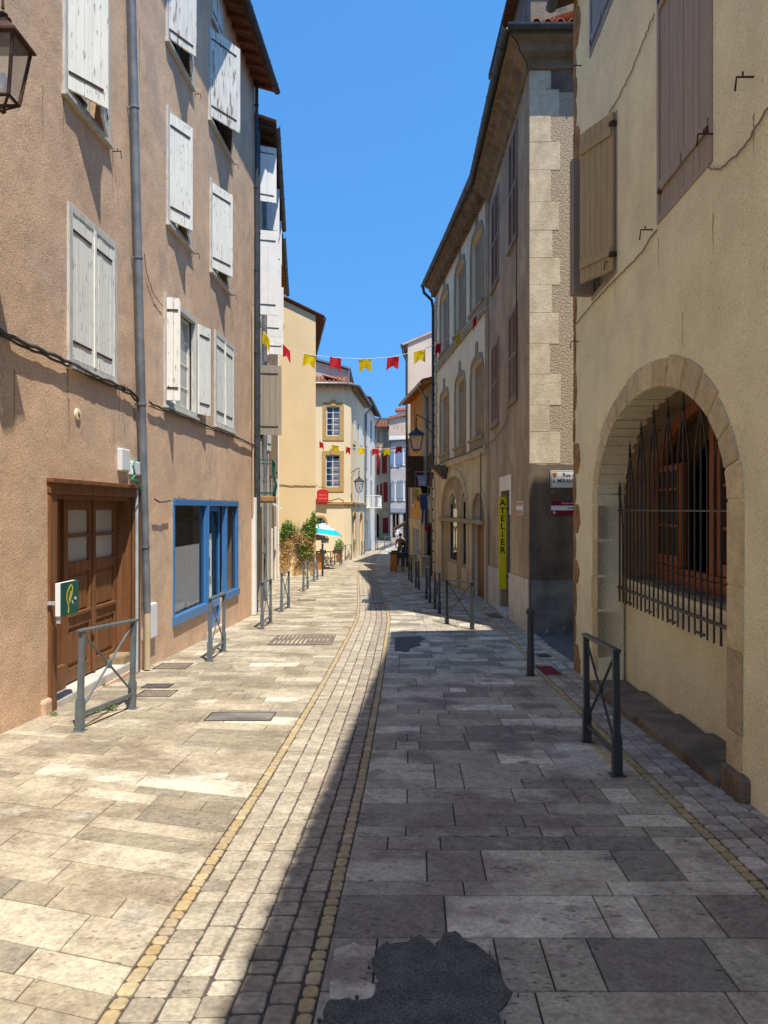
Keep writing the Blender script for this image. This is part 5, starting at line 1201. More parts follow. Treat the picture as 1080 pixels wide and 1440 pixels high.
# ---- signs
sg = thing('shop_sign', (2.68, 17.9, -.16), 'tall narrow yellow sign reading ATELIER down the shop doorway', 'sign')
X0, X1 = (701.5-CX)/F*17.9, (712-CX)/F*17.9; Z1, Z0 = EYE-(699-HY)/F*17.9, EYE-(828-HY)/F*17.9
mb = MB(); mb.box(X0, X1, 17.9, 17.93, Z0, Z1); mb.build('board', M['yellow_sign'], sg, bev=.003)
zc = Z1-.14
for chh in 'ATELiER':
    text(chh, lambda a, b, c, zc=zc: Vector(((X0+X1)/2+a, 17.897-c, zc+b)), .20, M['black'], sg, bold=.004, name='letter'); zc -= .183
mb = MB(); mb.box(X0+.02, X1+.12, 17.935, 17.96, Z1-.3, Z1-.26); mb.box(X0+.02, X1+.12, 17.935, 17.96, Z0+.26, Z0+.3); mb.build('bracket', M['iron'], sg)
def front_plate(name, label, cat, x0, y0, x1, y1, m, w=.02, Y=14.4, dep=.025, bevel=.004):
    X0, X1 = (x0-CX)/F*Y, (x1-CX)/F*Y; Z1, Z0 = EYE-(y0-HY)/F*Y, EYE-(y1-HY)/F*Y; Yf = Y-w
    t = thing(name, ((X0+X1)/2, Yf, Z0), label, cat); b = MB(); b.box(X0, X1, Yf-dep, Yf, Z0, Z1); b.build('plate', m, t, bev=bevel)
    return t, (X0, X1, Z0, Z1, Yf-dep)
t, (a, b, z0, z1, yf) = front_plate('street_sign', 'cream street name plate, Rue de la MIRANDOLE, upper plate on the alley corner', 'street sign', 773.5, 662, 828, 686, M['white'])
W_ = b-a; Hh = z1-z0
mb = MB()
for (x0, x1, y0_, y1_) in ((a+.012, b-.012, z1-.02, z1-.014), (a+.012, b-.012, z0+.014, z0+.02), (a+.012, a+.018, z0+.021, z1-.021), (b-.018, b-.012, z0+.021, z1-.021)): mb.box(x0, x1, yf-.002, yf, y0_, y1_)
mb.box(a+.09, b-.09, yf-.002, yf, z0+.065, z0+.07); mb.build('border_line', M['black'], t)
TS = lambda ox, oz: (lambda p, q, r_: Vector((ox+p, yf-.001-r_, oz+q)))
text('Rue de', TS(a+.36, z1-.085), .095, M['black'], t, bold=.002); text('MIRANDOLE', TS(a+.39, z0+.125), .10, M['black'], t, bold=.002, sx=.93); text('la', TS(a+.065, z0+.12), .075, M['black'], t, bold=.001)
mb = MB(lambda p, q, r_: Vector((a+.075+p, yf-r_, z1-.085+q))); mb.prism([(-.042, .045), (.042, .045), (.042, -.005), (.03, -.032), (0, -.052), (-.03, -.032), (-.042, -.005)], 0, .002); mb.build('crest', M['orange_board'], t)
mb = MB(lambda p, q, r_: Vector((a+.075+p, yf-.0021-r_, z1-.085+q)))
for s_ in (-.02, .005): mb.box(-.016, .016, s_, s_+.012, 0, .001)
mb.build('crest_marks', M['wood_rust'], t)
t, (a, b, z0, z1, yf) = front_plate('direction_sign', 'dark red sign with a white middle band below the street name plate', 'sign', 774, 704.5, 832, 724, M['maroon'])
mb = MB(); zm0, zm1 = z0+(z1-z0)*.33, z0+(z1-z0)*.66; mb.box(a+.004, b-.004, yf-.002, yf, zm0, zm1); mb.build('white_band', M['white'], t)
text('Centre historique', TS((a+b)/2+.0, z1-.042), .052, M['white'], t); 
yf -= .002; text('Cathédrale', TS(a+.42, (zm0+zm1)/2), .048, M['black'], t, bold=.001); yf += .002
mb = MB(lambda p, q, r_: Vector((a+.055+p, yf-r_, z0+.042+q))); mb.prism([(.011*math.cos(t_*.785), .022+.011*math.sin(t_*.785)) for t_ in range(8)], 0, .0015); mb.prism([(-.016, .008), (.016, .008), (.01, -.03), (-.01, -.03)], 0, .0015); mb.box(.035, .04, -.03, .015, 0, .0015); mb.build('walker_symbol', M['white'], t)
mb = MB(); mb.box(a-.012, a-.001, yf, yf+.03, z0-.01, z1+.01); mb.build('edge_strip', M['zinc'], t)
# little number plate and side sign on the street face
u, z = V2.uz(732, 714)
t = thing('wall_sign', V2.T(u, z, 0), 'small pink and white sign seen edge-on by the shop doorway', 'sign')
u0, u1 = V2.u_of(737), V2.u_of(728); z1_, z0_ = V2.uz(732, 705)[1], V2.uz(732, 724)[1]
mb = MB(V2.T); mb.box(u0, u1, z0_, z1_, .001, .03); mb.build('plate', M['white'], t)
mb = MB(V2.T); mb.box(u0+.01, u1-.01, z0_+.01, z0_+(z1_-z0_)*.36, .03, .033); mb.box(u0+.01, u1-.01, z0_+(z1_-z0_)*.68, z1_-.01, .03, .033); mb.build('pink_panel', mat('faded_pink', (.5, .25, .2), rough=.6), t)
x_, z_ = (777-CX)/F*14.38, EYE-(692-HY)/F*14.38
t = thing('wall_bolt', (x_, 14.38, z_), 'small grey round wall fixing between the two signs on the alley corner', 'fixing')
mb = MB(); mb.tube([Vector((x_, 14.39, z_)), Vector((x_, 14.36, z_))], [.04, .03], 12); mb.build('rosette', M['cement'], t, smooth=True)

# ---- long pale house with arched stone ground floor
V3 = Wall((2.83, 20.7), (2.07, 31.0), -1)
k3 = thing('town_house', base_pt(V3, V3.L/2), 'long pale house with six tall shuttered windows above an arched stone ground floor', 'house')
T3 = 10.55
cols = [(663.5, 679), (641, 653.5), (620, 630.5)]
uw = [tuple(sorted((V3.u_of(x0), V3.u_of(x1)))) for x0, x1 in cols]
def zat(px, py): return V3.uz(px, py)[1]
zr1 = (zat(671, 435), zat(671, 335)); zr2 = (zat(671, 612), zat(671, 508)); print('r3 rows', zr1, zr2, zat(625, 490), zat(625, 388), zat(625, 640), zat(625, 543), uw)
zr1 = ((zat(671, 435)+zat(625, 492))/2, (zat(671, 337)+zat(625, 405))/2); zr2 = ((zat(671, 612)+zat(625, 640))/2, (zat(671, 512)+zat(625, 550))/2)
wins = [(u0, u1, z0, z1) for (z0, z1) in (zr1, zr2) for (u0, u1) in uw]
fl = [loop_arch(a, b, z0, z1-.12, .14, 8) for a, b, z0, z1 in wins]
# ground floor openings
zle = V3.uz(655, 731)[1]
ua, ub = V3.u_of(660), V3.u_of(624)             # big arch
g1 = (V3.u_of(659), V3.u_of(650)); g2_ = (V3.u_of(643), V3.u_of(632)); gd_ = (V3.u_of(686), V3.u_of(668))
print('r3 ground', ua, ub, g1, g2_, gd_, zle)
zb1 = V3.uz(655, 795)[1]
hl = [loop_arch(g1[0], g1[1], zb1, zle+.35, .55, 10), loop_arch(g2_[0], g2_[1], zb1, zle+.35, .55, 10), loop_arch(gd_[0], gd_[1], V3.gz(1)-.1, zle+.15, .65, 10)]
zst3 = V3.uz(652, 648)[1]
wall_mesh(V3, k3, M['r3_plaster'], .002, V3.L, T3, fl+hl, depth=.32, back=6)
bigl = loop_arch(ua, ub, V3.gz(7)-.4, zle+.3, 1.15, 16)
inn = MB(V3.T); inn.plate([(ua-.1, V3.gz(7)-.4), (ub+.1, V3.gz(7)-.4), (ub+.1, zle+1.6), (ua-.1, zle+1.6)], hl[:2], .001, .008); inn.build('shaded_arch_infill', M['r3_infill_shaded'], k3)
sg_ = MB(V3.T); sg_.plate([(.01, V3.gz(5)-.5), (V3.L-.01, V3.gz(5)-.5), (V3.L-.01, zst3), (.01, zst3)], [bigl, hl[2]], .001, .07); sg_.build('stone_ground_floor', M['r3_stone'], k3)
big = MB(V3.T)
arc_ring(V3, ua, ub, zle+.3, 1.15, .24, k3, M['r3_stone'], w0=.03, w1=.10, n=13, z_foot=V3.gz(5)-.1, name='arch_stones', jitter=.01)
arc_ring(V3, gd_[0], gd_[1], zle+.15, .65, .2, k3, M['r3_stone'], w0=.03, w1=.10, n=9, z_foot=V3.gz(1)-.1, name='arch_stones', jitter=.01)
for g_ in (g1, g2_): arc_ring(V3, g_[0], g_[1], zle+.35, .55, .14, k3, M['r3_stone'], w0=.005, w1=.035, n=9, name='arch_stones', jitter=.01)
lg = MB(V3.T); lg.box(.1, ub+.3, zle-.10, zle+.04, .002, .17); lg.build('ledge', M['r3_trim'], k3, bev=.02)
for (a, b) in (g1, g2_):
    f = MB(V3.T); f.box(a, a+.05, zb1, zle+.8, -.1, -.04); f.box(b-.05, b, zb1, zle+.8, -.1, -.04); f.box(a+.05, b-.05, zb1, zb1+.06, -.1, -.04); f.box(a+.05, b-.05, zle-.1, zle+.02, -.1, -.04); fo = f.build('window', M['wood_dark'], k3)
    g = MB(V3.T); g.box(a+.05, b-.05, zb1+.06, zle+.85, -.08, -.07); g.build('pane', M['pane'], fo)
    mb = MB(); mb.tube([V3.T((a+b)/2+.26*math.cos(t*.5236), zb1+.75+.42*math.sin(t*.5236), -.03) for t in range(12)], .015, 6, closed=True); mb.build('iron_scroll', M['black_iron'], fo)
    pn = MB(V3.T); pn.box(a-.05, b+.05, V3.gz(b)+.1, zb1-.1, .009, .03); pn.build('panel', M['r3_stone'], k3, bev=.006)
a, b = gd_; m = MB(V3.T); m.box(a, b, V3.gz(1)-.1, zle-.1, -.16, -.08); m.box(a+.08, b-.08, V3.gz(1)+.15, zle-.3, -.08, -.06); m.box(a, b, zle-.1, zle+.02, -.17, -.02); m.box(a, (a+b)/2, zle+.02, zle+.85, -.17, -.1); m.build('door', M['wood'], k3, bev=.01)
dark_back(V3, k3, [(g1[0], g1[1], zb1, zle+.9), (g2_[0], g2_[1], zb1, zle+.9), (gd_[0], gd_[1], V3.gz(1)-.1, zle+.85)]+wins, w=-.34)
for a, b, z0, z1 in wins:
    f = MB(V3.T); o_ = loop_arch(a, b, z0, z1-.12, .14, 8)
    e = .22; outer = [(a-e, z0-.3), (b+e, z0-.3), (b+e, z1-.35), (b+.1, z1-.1), (b-.05, z1+.1), ((a+b)/2+.17, z1+.22), ((a+b)/2+.14, z1+.55), ((a+b)/2-.14, z1+.55), ((a+b)/2-.17, z1+.22), (a+.05, z1+.1), (a-.1, z1-.1), (a-e, z1-.35)]
    f.plate(outer, [o_], .001, .035); fo = f.build('window', M['r3_trim'], k3, bev=.008)
    s = MB(V3.T); s.box(a-.26, b+.26, z0-.09, z0-.005, .0, .09); s.build('sill', M['r3_trim'], fo, bev=.01)
    iw = (b-a)/2
    for j in (0, 1):
        T = leafT(V3, a+j*iw+.003, z0+.01, iw-.006, z1-z0-.1, -.14, 'flat'); board_leaf(T, iw-.006, z1-z0-.1, fo, M['oldwood'], M['black_iron'], bw=.16)
zsc0, zsc1 = V3.uz(650, 478)[1], V3.uz(650, 468)[1]
m = MB(V3.T); m.box(.05, V3.L-.3, zsc0-.05, zsc1+.05, .001, .06); m.build('string_course', M['r3_trim'], k3, bev=.01)
m = MB(V3.T); m.box(.05, V3.L-.02, zst3-.06, zst3+.1, .002, .16); m.build('string_course', M['r3_stone'], k3, bev=.02)
cable(V3, k3, [(0, zst3+.14), (3, zst3+.13), (6, zst3+.15), (V3.L-.2, zst3+.12)], r=.02, w=.18)
pl_ = MB(V3.T); z = V3.gz(V3.L)-.2; k = 0
while z < T3-.5:
    hh = .42; wd = .62 if k % 2 == 0 else .42; pl_.box(V3.L-wd, V3.L+.01, z+.025, z+hh-.025, .001, .12 if z < zst3-.4 else .05); z += hh; k += 1
pl_.build('quoin_column', M['quoin'], k3, bev=.02)
pl_ = MB(V3.T); pl_.box(0.003, .42, zst3+.1, T3-.3, .001, .03); pl_.build('pilaster', M['r3_trim'], k3, bev=.01)
prof_old = prof; prof = [(p, q-TOP+T3) for p, q in prof]; cornice(V3, 0.0, V3.L, M['soffit'], k3, ext0=False); 
dn = MB(V3.T); u = .1
while u < V3.L-.1: dn.box(u, u+.09, T3-.36, T3-.22, .05, .2); u += .2
dn.pieces('dentil', M['soffit'], k3)
prof = prof_old
gutter(V3, k3, -.1, V3.L+.12, gz_+.05, .50, r=.085, m=M['zinc_dark'], z1=gz_+.3)
rf = MB(V3.T); rf.prism([(.5, T3+.17), (-6, T3+2.0), (-6, T3+2.1), (.5, T3+.22)], -.05, V3.L+.1, T=lambda a, b, c: V3.T(c, b, a)); rf.build('roof', M['tile'], k3)
mb = MB(); uu = V3.L+.02; mb.tube([V3.T(uu, gz_+.25, .5), V3.T(uu, gz_+.0, .46), V3.T(uu, gz_-.3, .15), V3.T(uu, gz_-.6, .09), V3.T(uu, zg(31)+.1, .09)], .06, 10); mb.build('drainpipe', M['zinc_dark'], k3, smooth=True)
mb = MB(); mb.tube([V3.T(.12, zst3, .2), V3.T(.12, zle, .2)], .016, 8); mb.build('cable_duct', M['iron'], k3, smooth=True)
# carved corbel
u, z = V3.uz(632, 664); cb = MB(); b0 = V3.T(u, z, 0)
mb = MB(V3.T); 
for k in range(6): t = k/6; mb.box(u-.22+.1*t, u+.22-.1*t, z+.25-.5*(k+1)/6, z+.25-.5*k/6-.003, .1, .5*(1-t)+.2)
mb.build('carved_corbel', M['stone_dark'], k3, bev=.04)
# ---- orange house
V4 = Wall((2.05, 31.15), (1.3, 38.0), -1)
k4 = thing('town_house', base_pt(V4, V4.L/2), 'low house with an orange wall, a zinc gutter and laundry hanging in front', 'house')
T4z = 7.0
us = V4.u_of(593)                                     # split between beige and orange render
big4 = (V4.u_of(605.5), V4.u_of(597), EYE-(686-HY)/F*34, EYE-(642-HY)/F*34)
sw1 = (V4.u_of(603), V4.u_of(598.5), EYE-(600-HY)/F*33, EYE-(560-HY)/F*33)
sw2 = (V4.u_of(584), V4.u_of(579.5), EYE-(615-HY)/F*37, EYE-(578-HY)/F*37)
sw3 = (V4.u_of(583.5), V4.u_of(581), EYE-(708-HY)/F*37, EYE-(660-HY)/F*37)
shp = (V4.u_of(611), V4.u_of(597), V4.gz(0)-.05, EYE-(735-HY)/F*32.5)
sh2 = (V4.u_of(591), V4.u_of(581), V4.gz(4)-.05, EYE-(740-HY)/F*36)
hz = [loop_rect(r) for r in (big4, sw1, shp)]
wall_mesh(V4, k4, M['r4_wall'], 0, us, T4z, hz, depth=.25, back=6)
wall_mesh(V4, k4, M['orange_wall'], us+.001, V4.L, T4z, [loop_rect(r) for r in (sw2, sw3, sh2)], depth=.25, back=6)
dark_back(V4, k4, [big4, sw1, shp, sw2, sw3, sh2], w=-.27)
m = MB(V4.T); m.box(us+.01, V4.L, V4.gz(5)-.3, EYE-(735-HY)/F*36, .0, .03); 
bandz = EYE-(737-HY)/F*36
m = MB(V4.T); m.box(us+.02, V4.L-.02, bandz-.1, bandz+.25, .001, .06); m.build('shop_fascia', M['r3_stone'], k4, bev=.01)
lowp = MB(V4.T); lowp.plate([(us+.02, V4.gz(5)-.4), (V4.L-.02, V4.gz(5)-.4), (V4.L-.02, bandz-.1), (us+.02, bandz-.1)], [loop_rect((sh2[0], sh2[1], V4.gz(4)-.05, min(sh2[3], bandz-.12)))], .001, .03); lowp.build('shop_pilasters', M['r3_stone'], k4)
for (a, b, z0, z1), mm in ((sh2, 'dado'), (shp, 'wood_dark')):
    f = MB(V4.T); n = 3
    for k in range(n+1): u = a+(b-a)*k/n; f.box(max(a, u-.06), min(b, u+.06), z0, z1, -.18, .0)
    f.box(a, b, z1-.12, z1-.001, -.17, -.01); fo = f.build('shop_front', M[mm], k4)
    g = MB(V4.T); g.box(a, b, z0+.5, z1-.12, -.14, -.13); g.build('pane', M['pane' if mm == 'wood_dark' else 'pane_pale'], fo)
for r, mm in ((sw1, 'louvre'), (sw2, 'orange_board')):
    f = window_frame(V4, r, k4, M['r4_wall'], fw=.05); a, b, z0, z1 = r
    T = leafT(V4, b-(b-a)/2, z0, (b-a)/2, z1-z0, .02, 'swing', R(5), 'far'); board_leaf(T, (b-a)/2, z1-z0, f, M[mm], M['black_iron'])
    T = leafT(V4, a, z0, (b-a)/2-.01, z1-z0, .02, 'swing', R(4), 'near'); board_leaf(T, (b-a)/2, z1-z0, f, M[mm], M['black_iron'])
a, b, z0, z1 = big4; f = window_frame(V4, big4, k4, M['r4_wall'], fw=.05)
T = leafT(V4, b-.75, z0, .75, z1-z0, .02, 'swing', R(88), 'far'); board_leaf(T, .75, z1-z0, f, M['wood_dark'], M['black_iron'])
T = leafT(V4, a-.7, z0, .7, z1-z0, .03, 'flat'); board_leaf(T, .68, z1-z0, f, M['wood_dark'], M['black_iron'])
m = MB(V4.T); a, b, z0, z1 = sw3; m.plate([(a-.2, z0-.2), (b+.2, z0-.2), (b+.2, z1+.2), (a-.2, z1+.2)], [loop_rect(sw3)], .001, .05); m.build('window_surround', M['quoin'], k4)
roof(V4, k4, 0, V4.L, T4z, .42, 5.5, .33, eave='orange_board', e0=-.2, e1=.35, tiles_to=1.4, gm=M['zinc'])
mb = MB(); u = V4.u_of(599)*0+1.3; mb.tube([V4.T(u, T4z-.12, .48), V4.T(u+.1, T4z-.35, .3), V4.T(u+.2, T4z-.7, .08), V4.T(u+.2, zg(34)+.1, .08)], .05, 8); mb.build('drainpipe', M['zinc'], k4, smooth=True)
for u in (.9, 3.4): 
    m = MB(V4.T); m.box(u, u+.8, V4.gz(u)-.1, V4.gz(u)+.75, .02, .4); m.box(u-.06, u+.86, V4.gz(u)+.75, V4.gz(u)+.83, .02, .46); m.build('stone_counter', M['r3_stone'], k4, bev=.015)
# ---- tall off-white gable beyond, with street front running on
V5f = Wall((1.12, 39.2), (6, 39.2), -1); V5f.n = Vector((0, -1, 0))
k5 = thing('town_house', (1.3, 39.2, zg(39)), 'tall off-white gable standing above the orange house', 'house')
zl5, zr5 = EYE-(483-HY)/F*39.2, EYE-(467-HY)/F*39.2
sx5 = (612-574)/F*39.2; sl5 = (zr5-zl5)/sx5; XL5 = (573.5-CX)/F*39.2
mb = MB(); P = [(XL5, 39.2, -2), (7, 39.2, -2), (7, 39.2, zl5+sl5*(7-XL5)), (XL5, 39.2, zl5)]; Q = [(XL5+1.15, 49, -2), (7, 49, -2), (7, 49, zl5+sl5*(7-XL5)), (XL5+1.15, 49, zl5)]
i = [mb.vv(*p) for p in P+Q]
for q in ((0, 1, 2, 3), (7, 6, 5, 4), (1, 5, 6, 2), (0, 3, 7, 4), (3, 2, 6, 7)): mb.face([i[k] for k in q])
mb.build('wall', M['gable_white'], k5)
mb = MB(); P = [(XL5-.3, 39.1, zl5-.3*sl5), (7.1, 39.1, zl5+sl5*(7.1-XL5)), (7.1, 49.2, zl5+sl5*(7.1-XL5)), (XL5+.85, 49.2, zl5-.3*sl5)]
A = [mb.vv(*p) for p in P]; B = [mb.vv(p[0], p[1], p[2]+.1) for p in P]; mb.face(A); mb.face(B[::-1])
for k in range(4): mb.face([A[k], A[(k+1) % 4], B[(k+1) % 4], B[k]])
ro = mb.build('roof', M['beige_wall'], k5)
mb = MB(); mb.tube([Vector((XL5-.32, 39.0, zl5-.15)), Vector((XL5+.8, 49, zl5-.15))], .08, 8); mb.build('gutter', M['zinc_dark'], ro, smooth=True)
mb = MB(); mb.tube([Vector((XL5-.28, 39.15, zl5-.2)), Vector((XL5-.2, 39.12, zl5-.6)), Vector((XL5-.06, 39.1, zl5-.9)), Vector((XL5-.06, 39.1, zg(39)))], .06, 8); mb.build('drainpipe', M['zinc_dark'], k5, smooth=True)

# ================================================================== FAR END OF THE STREET
def front_house(name_label, X0, X1, Y, ztop, m, wins, depth=.25, th=7):
    W_ = Wall((X0, Y), (X1, Y), 1); W_.n = Vector((0, -1, 0))
    t = thing('town_house', ((X0+X1)/2, Y, zg(Y)), name_label, 'house')
    wall_mesh(W_, t, m, 0, W_.L, ztop, wins, depth=depth, back=th); return W_, t
def frect(W_, Y, x0, y0, x1, y1): return ((x0-CX)/F*Y-W_.p0.x, (x1-CX)/F*Y-W_.p0.x, EYE-(y1-HY)/F*Y, EYE-(y0-HY)/F*Y)
# grey house with slate-blue shutters
Yg = 80.
Wg = Wall(((547.5-CX)/F*Yg, Yg), (6.5, Yg), 1)
rs = [frect(Wg, Yg, *q) for q in ((554, 634, 557, 656), (566.5, 631, 570, 654), (555, 676, 558, 704), (567, 675, 571, 704))]
shop = frect(Wg, Yg, 551, 722, 562, 756); shop2 = frect(Wg, Yg, 566, 722, 592, 756)
Wg, kg = front_house('cool grey house with slate-blue shutters closing the end of the street', (547.5-CX)/F*Yg, 6.5, Yg, EYE-(618-HY)/F*Yg, M['grey_wall'], [loop_rect(r) for r in rs+[shop, shop2]])
dark_back(Wg, kg, rs+[shop, shop2], w=-.27)
for i, r in enumerate(rs):
    a, b, z0, z1 = r; fr = window_frame(Wg, r, kg, M['white_wall'], fw=.05); mm = M['blue_shutter'] if i < 2 else M['bluegrey']
    for j, (x_, hg, an) in enumerate(((a-.38, 'far', 6), (b, 'near', 6))): T = leafT(Wg, x_, z0, .38, z1-z0, .06, 'swing', R(an), hg); board_leaf(T, .38, z1-z0, fr, mm, M['black_iron'], bw=.19)
    casement(Wg, (a+.05, b-.05, z0+.05, z1-.05), kg, M['white_paint'], w=-.1, glass='pane_pale')
zb_ = EYE-(716-HY)/F*Yg
m = MB(Wg.T); m.box(0, Wg.L, zb_-.35, zb_+.1, .0, .12); m.build('shop_fascia', M['bluegrey'], kg, bev=.02)
for (a, b, z0, z1) in (shop, shop2):
    f = MB(Wg.T); [f.box(u-.05, u+.05, z0, z1, -.2, 0) for u in (a+.05, (a+b)/2, b-.05)]; f.build('shop_front', M['louvre'], kg)
att = EYE-(590-HY)/F*84
m = MB(); m.box(Wg.p0.x, 6.5, Yg+.6, Yg+5, EYE-(619-HY)/F*Yg+.0, att-.1); m.build('attic_wall', M['beige_wall'], kg)
for k in range(5): 
    m = MB(); x_ = Wg.p0.x+.45+k*.42; m.box(x_, x_+.09, Yg+.56, Yg+.62, att-1.35, att-.95); m.build('vent', M['ochre_trim'], kg)
m = MB(); m.prism([(Wg.p0.x-.1, att-.35), (6.6, att+.9), (6.6, att+1.1), (Wg.p0.x-.1, att-.1)], Yg+.3, Yg+5.4, T=lambda a, b, c: Vector((a, c, b))); ro = m.build('roof', M['tile'], kg)
m = MB(Wg.T); zt = EYE-(618-HY)/F*Yg; m.box(-.05, Wg.L, zt-.1, zt+.35, -.1, .25); m.build('cornice', M['white_wall'], kg, bev=.03)
m = MB(); m.tube([Wg.T(0.02, zt-.15, .3), Wg.T(Wg.L, zt+.1, .3)], .09, 8); m.build('gutter', M['zinc_dark'], kg, smooth=True)
m = MB(); m.tube([Wg.T(.05, zt, .12), Wg.T(.05, zg(80), .12)], .07, 8); m.build('drainpipe', M['zinc_dark'], kg, smooth=True)
Xc0, Xc1 = (559-CX)/F*82, (572-CX)/F*82
m = MB(); m.box(Xc0, Xc1, 82, 83.2, att-1, EYE-(578-HY)/F*82); ch = m.build('chimney', M['rubble'], kg)
m = MB(); m.box(Xc0-.2, Xc1+.25, 81.8, 83.4, EYE-(578-HY)/F*82+.01, EYE-(574-HY)/F*82); m.build('chimney_cap', M['tile'], ch, bev=.05)
# ochre house with dark red shutters
Yr = 86.
Wr = Wall((-9, Yr), ((548-CX)/F*Yr, Yr), 1)
R0 = [frect(Wr, Yr, *q) for q in ((529, 640, 534, 667), (537, 638, 544, 666), (528, 682, 532, 708), (534.5, 680, 537.5, 710), (539, 678, 545, 706), (530, 606, 534, 628), (537, 604, 545, 628), (538, 728, 546, 750))]
gate = frect(Wr, Yr, 526.5, 722, 533, 757)
Wr, kr = front_house('ochre house with dark red shutters at the bend, left of the grey house', -9, (548-CX)/F*Yr, Yr, EYE-(600-HY)/F*Yr, M['ochre_wall'], [loop_rect(r) for r in R0]+[loop_arch(gate[0], gate[1], gate[2], gate[3]-.4, .4, 8)])
dark_back(Wr, kr, R0+[gate], w=-.27)
m = MB(Wr.T); zz = EYE-(635-HY)/F*Yr; m.box(0, Wr.L, zz, EYE-(601-HY)/F*Yr, .001, .02); 
for i, r in enumerate(R0):
    a, b, z0, z1 = r; fr = window_frame(Wr, r, kr, M['ochre_trim'], fw=.06)
    mm = M['red_shutter'] if i < 5 or i == 7 else M['taupe']; hw = (b-a)/2
    for j in (0, 1): T = leafT(Wr, a+j*hw, z0, hw-.01, z1-z0, .02, 'flat'); board_leaf(T, hw-.01, z1-z0, fr, mm, M['black_iron'], bw=.15)
a, b, z0, z1 = R0[7]; arc_ring(Wr, a-.15, b+.15, z1-.1, .9, .25, kr, M['ochre_trim'], w0=-.02, w1=.03, n=9, z_foot=z0-.5, name='arch_stones')
for zz in (EYE-(671-HY)/F*Yr, EYE-(714-HY)/F*Yr, EYE-(634-HY)/F*Yr): m = MB(Wr.T); m.box(0, Wr.L, zz, zz+.16, .0, .08); m.build('string_course', M['quoin'], kr)
roof(Wr, kr, 0, Wr.L, EYE-(600-HY)/F*Yr, .6, 5, .3, eave='wood_dark', e0=0, e1=0, tiles_to=3.0, pitch=.3)
m = MB(); m.tube([Vector(((549-CX)/F*85, 79.9, 8.5)), Vector(((549-CX)/F*85, 79.9, zg(80)))], .05, 8)
# roofs past the bend closing the view
m = MB(); k8 = thing('town_house', (3, 92, zg(90)), 'plain house behind the end of the street', 'house')
m.box(1.0, 12, 92, 98, zg(90)-.5, 9.5); m.build('wall', M['beige_wall'], k8); m = MB(); m.prism([(.6, 9.6), (12, 11.2), (12, 11.4), (.6, 9.8)], 91.6, 98.4, T=lambda a, b, c: Vector((a, c, b))); m.build('roof', M['tile'], k8)

# ================================================================== STREET FURNITURE
def make_railing(m, lab, L=.98, Hh=.92, legs=1):
    t = thing('railing', (0, 0, 0), lab, 'railing', 'cross-braced steel railings along the street')
    for s, u in ((0, 0), (1, L)):
        b = MB(); b.box(u-.024, u+.024, -.024, .024, -.05, Hh-.02); b.box(u-.034, u+.034, -.034, .034, -.05, .28); b.box(u-.055, u+.055, -.055, .055, -.004, .008); b.box(u-.028, u+.028, -.028, .028, .28, .30)
        b.build('post', m, t, bev=.004)
    b = MB(); b.box(-.05, L+.05, -.03, .03, Hh-.02, Hh+.008); b.build('handrail', m, t, bev=.008)
    b = MB(); b.box(.036, L-.036, -.014, .014, .13, .165); b.build('lower_rail', m, t, bev=.003)
    for q0, q1 in (((.03, 0, .2), (L-.03, 0, Hh-.05)), ((.03, 0, Hh-.05), (L-.03, 0, .2))): b = MB(); b.tube([q0, q1], .011, 8); b.build('diagonal_brace', m, t, smooth=True)
    b = MB(); b.tube([(L/2, -.02, .535), (L/2, -.014, .535), (L/2, .014, .535), (L/2, .02, .535)], [.03, .042, .042, .03], 14); b.build('boss', m, t, smooth=True)
    return t
def place(t, p, ang, lab, pitch=0): t.location = p; t.rotation_euler = (0, pitch, ang); t['label'] = lab
def gz3(x, y): return Vector((x, y, zg(y)))
dark_r = make_railing(M['iron'], ''); grey_r = make_railing(M['iron_grey'], '')
def rail(proto, used, a, b, lab):
    t = proto if not used[0] else copy_tree(proto); used[0] = True
    A, B = gz3(*a), gz3(*b); d = B-A; t.scale = (d.length/.98, 1, 1) if abs(d.length-.98) > .3 else (1, 1, 1)
    place(t, A, math.atan2(d.y, d.x), lab, pitch=-math.atan2(d.z, math.hypot(d.x, d.y)))
    t.scale = (1, 1, 1); return t
ug = [False]; ud = [False]
g_ = gnd(112, 1028); g2 = gnd(180, 999)
rail(grey_r, ug, (g_.x, g_.y), (g2.x, g2.y), 'blue-grey railing nearest the viewer on the sunny side, in front of the wooden door')
g_ = gnd(295, 930); g2 = gnd(317, 914); rail(grey_r, ug, (g_.x, g_.y), (g2.x, g2.y), 'blue-grey railing in front of the blue shop window')
rail(grey_r, ug, (-2.38, 15.0), (-2.36, 16.0), 'blue-grey railing just past the end of the salmon house')
rail(grey_r, ug, (-2.43, 18.2), (-2.38, 19.2), 'fourth blue-grey railing on the sunny side, beside the narrow white-shuttered house')
rail(grey_r, ug, (-2.54, 24.2), (-2.50, 25.2), 'blue-grey railing in front of the climbing plant and planter')
rail(grey_r, ug, (-2.63, 28.8), (-2.58, 29.8), 'blue-grey railing at the right-hand edge of the yellow gable, by the orange board')
rail(grey_r, ug, (-2.60, 40.4), (-2.25, 41.4), 'blue-grey railing in front of the café folding chairs')
rail(grey_r, ug, (-2.28, 45.2), (-1.95, 46.2), 'blue-grey railing beside the left one of two potted shrubs at the pale yellow corner')
rail(grey_r, ug, (-2.18, 47.6), (-1.85, 48.6), 'blue-grey railing beside the right one of two potted shrubs at the pale yellow corner')
rail(grey_r, ug, (-1.52, 52.2), (-1.35, 53.2), 'blue-grey railing in front of the arched orange doors of the pale yellow house')
rail(grey_r, ug, (-.66, 59.5), (-.5, 60.5), 'blue-grey railing below the white balcony')
rail(grey_r, ug, (.05, 64.5), (.5, 65.2), 'farthest blue-grey railing, where the street bends right')
